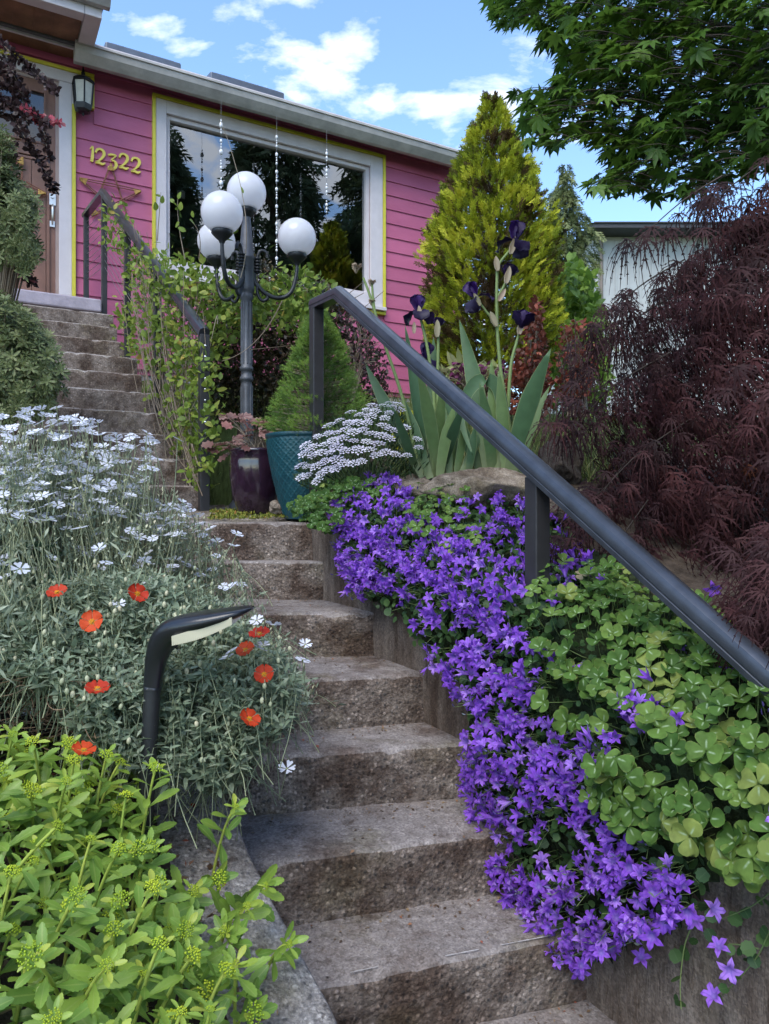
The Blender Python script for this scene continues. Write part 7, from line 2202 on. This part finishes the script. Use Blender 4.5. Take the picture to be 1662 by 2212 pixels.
# arching branches make layered skirts of foliage
lp, ly, lz_, ls, lt = [], [], [], [], []
lines = []
ZP, RP = [1.15, 1.3, 1.9, 2.1, 2.3, 2.5, 2.7, 2.85, 2.95], [1.0, 1.04, 1.0, .95, .86, .72, .52, .32, .12]
Rz = lambda z: np.interp(z, ZP, RP)
n = 7000
z = rnd(n, 1.2, 2.93); a = rnd(n, 0, 6.283)
keep = (rng.random(n) < np.clip(Rz(z) / .98 + .10, 0, 1)) & ~((np.sin(a) > .45) & (rng.random(n) < .75)); z, a = z[keep], a[keep]; n = len(z)
out = np.stack([np.cos(a), np.sin(a), a * 0], 1)
nzv = vnoise(np.stack([np.cos(a) * 2.2 + 7, np.sin(a) * 2.2 + 7, z * 1.4], -1), 1.6)
saw = (z * 3.4 + nzv * 2.6) % 1.0                      # overlapping skirts
dep = rng.random(n) ** 1.6 * .26
r = Rz(z) * (1.03 - .13 * saw) - dep
slope = (Rz(z + .05) - Rz(z - .05)) / .1
pts = np.array([rm_c[0], rm_c[1], 0]) + out * r[:, None] + UP * z[:, None]
side = np.stack([-np.sin(a), np.cos(a), a * 0], 1)
yd = unit(out * (np.clip(-slope, 0, 3) * .8 + .15)[:, None] - UP + side * (rng.normal(size=n) * .30)[:, None] + rdir(n) * .18)
clt = vnoise(pts + 11, 3.2)
for i in range(n):
    lp.append(pts[i]); ly.append(yd[i]); lz_.append(out[i] + UP * .45 + rdir(1)[0] * .3); ls.append(.105 + .06 * rng.random())
    lt.append(np.clip(.42 + (clt[i] - .5) * .9 + rng.normal() * .15, 0, .93) if rng.random() > .02 else 1.0)
for i in range(70):
    aa = 6.283 * (i * .618 % 1); ze = rng.uniform(1.5, 2.75); re_ = float(Rz(ze)) * .9
    root = np.array([rm_c[0], rm_c[1], ze * .5 + .55])
    e = np.array([rm_c[0] + math.cos(aa) * re_, rm_c[1] + math.sin(aa) * re_, ze - .1]); lines.append((bez(root, (root + e) / 2 + UP * .3, e, 12), .012, .003))
# fringe that reaches left, and the near tuft over the rail at lower right
for (pts, nlf) in (([(1480, 560), (1380, 620), (1300, 700), (1250, 760)], 30), ([(1450, 640), (1330, 720), (1270, 800), (1225, 850)], 22), ([(1450, 760), (1330, 830), (1260, 900), (1205, 930)], 20), ([(1560, 380), (1480, 430), (1400, 500), (1370, 540)], 12), ([(1650, 350), (1570, 410), (1520, 460), (1470, 520)], 14), ([(1500, 900), (1380, 980), (1300, 1060), (1250, 1090)], 26), ([(1400, 1080), (1330, 1180), (1290, 1260), (1270, 1290)], 24), ([(1350, 1000), (1290, 1080), (1240, 1150), (1215, 1180)], 22)):
    Yf = 2.55
    sp = smooth_line([P(a, b, Yf - .08 * i) for i, (a, b) in enumerate(pts)], 6); lines.append((sp, .0032, .0012))
    for k in range(nlf):
        i_ = int(rng.integers(2, len(sp))); p_ = sp[i_] + rdir(1)[0] * .05
        lp.append(p_); ly.append(unit(np.array([-.5, -.2, -.75]) + rdir(1)[0] * .4)); lz_.append(np.array([-.5, -.6, .6]) + rdir(1)[0] * .3); ls.append(.08 + .045 * rng.random()); lt.append(np.clip(.3 + rng.normal() * .2, 0, .9))
for i in range(150):
    a, b = rng.uniform(1570, 1740), rng.uniform(1120, 1400)
    if a < 1662 - (b - 1120) * .45 + 60 and b < 1300 and a < 1640 - (b - 1120) * .25 + 20: 
        if rng.random() < .7: continue
    p_ = P(a, b, 1.62 + rng.normal() * .06)
    lp.append(p_); ly.append(unit(np.array([-.5, -.1, -.8]) + rdir(1)[0] * .3)); lz_.append(np.array([-.3, -.7, .5])); ls.append(.06 + .03 * rng.random()); lt.append(rng.uniform(.3, .9))
tubes(rm, 'branches', lines, M_stemd)
inst(rm, 'leaf', LACE, frames(lp, ly, lz_, ls), lt, M_rm, limit=300)
mb = MB()
b0 = np.array([rm_c[0], rm_c[1], rm_z0 - .1])
mb.tube(smooth_line([b0, b0 + [.05, .02, .25], b0 + [-.04, .05, .5], b0 + [.03, .02, .85], b0 + [.0, .0, 1.3]], 4), [.06] * 5 + [.05] * 4 + [.04] * 4 + [.03] * 4, 10); mb.build('trunk', M_bark, rm)

# ------------------------------------------------------------------ green Japanese maple overhead
M_gm = foliage('green_maple_leaf', [(0, (0.035, 0.080, 0.016)), (.5, (0.072, 0.15, 0.022)), (1, (0.145, 0.25, 0.035))], trans=.45, rough=.45, mottle=.1)
def palm(fold=.2):
    its = []
    lob = blade(1.0, .34, 2, fold=fold, curl=.12, shape=lambda f: [.45, .90, .0][int(round(f * 2))])
    for an, L_ in ((-2.1, .38), (-1.35, .68), (-.65, .92), (0, 1.0), (.65, .92), (1.35, .68), (2.1, .38)):
        M_ = rotz(-an); M_[:3, :3] *= L_; its.append((lob, M_))
    return t_join(its)
PALM = [palm(.1), palm(.35), palm(.25)]
gm = thing('japanese_maple', 'dark green Japanese maple canopy overhanging the top right corner', 'tree', (3.4, 3.9, 1.4))
GMP = [(1060, 0), (1075, 45), (1110, 70), (1130, 35), (1180, 60), (1165, 100), (1185, 90), (1215, 150), (1180, 200), (1115, 190), (1110, 205), (1150, 240), (1130, 260), (1150, 280), (1130, 300), (1170, 315), (1250, 300), (1300, 320), (1330, 360), (1290, 370), (1265, 405), (1300, 415), (1340, 430), (1360, 400), (1420, 430), (1500, 420), (1530, 390), (1560, 390), (1620, 370), (1700, 340), (1700, -60), (1050, -60)]
n = 5600
x_, y_ = rnd(n, 1050, 1760), rnd(n, -160, 440)
poly2 = GMP[:-4] + [(1760, 340), (1760, -200), (1040, -200)]
k_ = inpoly(x_, y_, poly2); x_, y_ = x_[k_], y_[k_]
Y_ = rnd(len(x_), 2.7, 3.9)
# each layer is a flat spray
Y_ = 2.7 + 1.2 * ((Y_ - 2.7) / 1.2)
pts = np.array([P(a, b, c) for a, b, c in zip(x_, y_, Y_)])
cl = vnoise(pts, 2.4); keep = (cl > .30) | (rng.random(len(pts)) < .35); pts, cl = pts[keep], cl[keep]
# pull the leaves into horizontal tiers
n = len(pts)
yd = unit(np.stack([rng.normal(size=n) * .6 - .55, rng.normal(size=n) * .5 - .2, rnd(n, -.75, -.1)], 1))
inst(gm, 'leaf', PALM, frames(pts, yd, np.stack([rng.normal(size=n) * .3 - .2, rng.normal(size=n) * .3 - .1, np.ones(n)], 1), rnd(n, .052, .082)), np.clip(cl + rng.normal(size=n) * .15 - .1, 0, 1), M_gm, limit=300)
lines = []
trunk_top = np.array([2.7, 3.8, 3.6])
for i in range(26):
    j = int(rng.integers(0, n)); e = pts[j]
    lines.append((bez(trunk_top + rdir(1)[0] * .2, (trunk_top + e) / 2 + UP * rng.uniform(-.05, .25), e, 12), .014, .002))
for i in range(0, n, 3):
    e = pts[i]; lines.append((bez(e + [.16 + .1 * rng.random(), .05, .02], e + [.08, 0, .04], e, 5), .0022, .001))
tubes(gm, 'branches', lines, M_stemd)
mb = MB(); mb.tube(smooth_line([(3.4, 3.9, 1.2), (3.3, 3.9, 2.2), (3.0, 3.85, 3.0), (2.7, 3.8, 3.6)], 4), [.09, .085, .08, .078, .075, .07, .068, .065, .06, .058, .055, .05, .045], 10); mb.build('trunk', M_bark, gm)

# ------------------------------------------------------------------ neighbour house
nb_w = plain('neighbour_siding', (0.40, 0.41, 0.40), .7, var=.06, scale=2)
nb_d = plain('neighbour_trim', (0.035, 0.035, 0.04), .6, var=.2)
nb_r = plain('neighbour_roof', (0.15, 0.15, 0.165), .9, var=.2, scale=6, bump=.4)
NY = 24.0
nh = thing('neighbour_house', 'grey board and batten house with dark eaves behind the red maple', 'house', P(1450, 900, NY + 3))
def npx(x_, y_, dy=0.0):
    p_ = P(x_, y_, NY); p_[1] += dy; return p_
def nbox(mb, x0, x1, y0, y1, d0, d1):
    a, b = npx(x0, y1), npx(x1, y0)
    mb.box((a[0], NY + d0, a[2]), (b[0] - a[0], 0, 0), (0, d1 - d0, 0), (0, 0, b[2] - a[2]))
mb = MB(); nbox(mb, 1283, 1900, 512, 900, 0, 8); nbox(mb, 1345, 1900, 478, 512, 1.5, 7); mb.build('wall', nb_w, nh)
for i in range(9):
    mb = MB(); nbox(mb, 1303 + i * 26, 1306 + i * 26, 516, 898, -.04, -.002); mb.build('batten', nb_w, nh)
mb = MB(); nbox(mb, 1284, 1291, 514, 898, -.06, -.003); mb.build('corner_board', nb_w, nh)
mb = MB(); nbox(mb, 1262, 1900, 503, 512, -.8, 8.6); mb.build('lower_eave', nb_d, nh)
mb = MB(); a, b = npx(1258, 503), npx(1900, 503)
mb.prism([(a[0], NY - .85, a[2]), (b[0], NY - .85, b[2]), (b[0], NY + 8.6, b[2]), (a[0], NY + 8.6, a[2]), (a[0] + .8, NY + .9, a[2] + .34), (b[0], NY + .9, a[2] + .34), (b[0], NY + 7, a[2] + .34), (a[0] + .8, NY + 7, a[2] + .34)]); mb.build('lower_roof', nb_r, nh)
mb = MB(); nbox(mb, 1292, 1900, 468, 480, .4, 8); mb.build('upper_eave', nb_d, nh)
mb = MB(); a, b = npx(1292, 468), npx(1900, 468); tp = npx(1480, 443)
mb.prism([(a[0], NY + .4, a[2]), (b[0], NY + .4, a[2]), (b[0], NY + 8, a[2]), (a[0], NY + 8, a[2]), (tp[0], NY + 3.9, tp[2] + .1), (b[0], NY + 3.9, tp[2] + .3), (b[0], NY + 4.2, tp[2] + .3), (tp[0], NY + 4.2, tp[2] + .1)]); mb.build('upper_roof', nb_r, nh)
mb = MB(); mb.tube([npx(1293, 512, -.1), npx(1297, 530, -.1), npx(1297, 900, -.1)], .05, 8); mb.build('downspout', plain('downspout_brown', (0.20, 0.16, 0.13), .6), nh)
mb = MB(); nbox(mb, 1350, 1362, 486, 503, 1.3, 1.49); mb.build('roof_window', M_white, nh)
mb = MB(); nbox(mb, 1352, 1360, 488, 500, 1.28, 1.298); mb.build('pane', bpy.data.materials['door_glass'], nh)
# overhead cable
mb = MB(); mb.tube([P(1085, 310, 16), P(1140, 262, 16), P(1500, -40, 16)], .012, 5); tag(mb.build('power_line', M_black), 'thin overhead power line between the conifer and the maple', 'cable')

# ------------------------------------------------------------------ tall conifers across the street (mirrored in the window)
M_dk = foliage('tall_conifer_spray', [(0, (0.045, 0.065, 0.035)), (.5, (0.085, 0.115, 0.055)), (1, (0.13, 0.165, 0.075))], trans=.25, mottle=0)
for (xx, yy, H_, rr_, lab) in ((9.3, -0.7, 14, 3.0, 'tall dark drooping conifer across the street, nearest of the three mirrored in the window'), (7.7, -3.8, 13, 2.7, 'dark drooping conifer across the street, mirrored at the left of the window'), (11.4, 1.9, 15, 2.8, 'tallest dark conifer across the street, mirrored at the right of the window')):
    conifer('tall_conifer', lab, 'tree', np.array([xx, yy, 0.0]), H_, [(0, rr_ * .6), (.1, rr_), (.5, rr_ * .7), (.9, rr_ * .2), (1, .05)], 3000, 0.88, M_dk, 'tall conifers across the street', flip=.9, tr=.25, limit=0, clf=.7, inner=.3)

# ------------------------------------------------------------------ moss, litter and crumbs
n = 2600
x_, y_ = rnd(n, 455, 625), rnd(n, 1088, 1122)
pts = []
for a, b in zip(x_, y_):
    Y = rng.uniform(3.46, 4.1); X = (a - CX) / FPX * Y; pts.append((X, Y, zland((X, Y)) + .002 + .01 * rng.random()))
pts = np.array(pts); cl = vnoise(pts, 8); pts = pts[cl > .42]; n = len(pts)
M_moss = foliage('moss_sprig', [(0, (0.10, 0.12, 0.02)), (.6, (0.20, 0.23, 0.03)), (.9, (0.33, 0.30, 0.06)), (1, (0.35, 0.16, 0.05))], trans=.2, mottle=0)
mass('moss', [blade(1, .45, 2), blade(1, .6, 2)], frames(pts, unit(rdir(n) + UP), rdir(n), rnd(n, .008, .022)), rnd(n), M_moss, 'yellow green moss and creeping weeds on the landing')
# litter along the back of each tread
pts = []
for k in range(1, 9):
    (l, r), (l2, r2) = edges[k], edges[k - 1]
    for _ in range(240 if k > 1 else 80):
        f = rng.random() ** .6; g = min(1, max(0, 1 - abs(rng.normal()) * .22)) if rng.random() < .8 else rng.random()
        a = l * (1 - f) + r * f; b = l2 * (1 - f) + r2 * f
        q_ = a + (b - a) * g * .97; pts.append((q_[0], q_[1], zk(k) + .004))
pts = np.array(pts); n = len(pts)
M_lit = foliage('leaf_litter', [(0, (0.04, 0.026, 0.018)), (.5, (0.12, 0.075, 0.045)), (.85, (0.22, 0.15, 0.08)), (1, (0.28, 0.07, 0.04))], trans=0, mottle=0)
mass('leaf_litter', [blade(1, .35, 2, curl=.3), blade(1, .12, 2), blade(1, .7, 2, curl=.4)], frames(pts, rdir(n) * [1, 1, .15], np.tile(UP, (n, 1)) + rdir(n) * .3, rnd(n, .004, .014)), rnd(n), M_lit, 'brown leaf litter and crumbs at the back of the treads')
# litter in the left bed
n = 2600
s_, t_ = rnd(n, -.9, .5), rnd(n, .7, 2.2); pts = np.stack([s_ * CS - t_ * SN, s_ * SN + t_ * CS, zbed(s_, t_) + .006], 1)
mass('bark_mulch', [blade(1, .5, 2, curl=.3), blade(1, .15, 2)], frames(pts, rdir(n) * [1, 1, .25], np.tile(UP, (n, 1)) + rdir(n) * .4, rnd(n, .012, .035)), rnd(n), M_lit, 'brown bark mulch and twigs on the left bed')
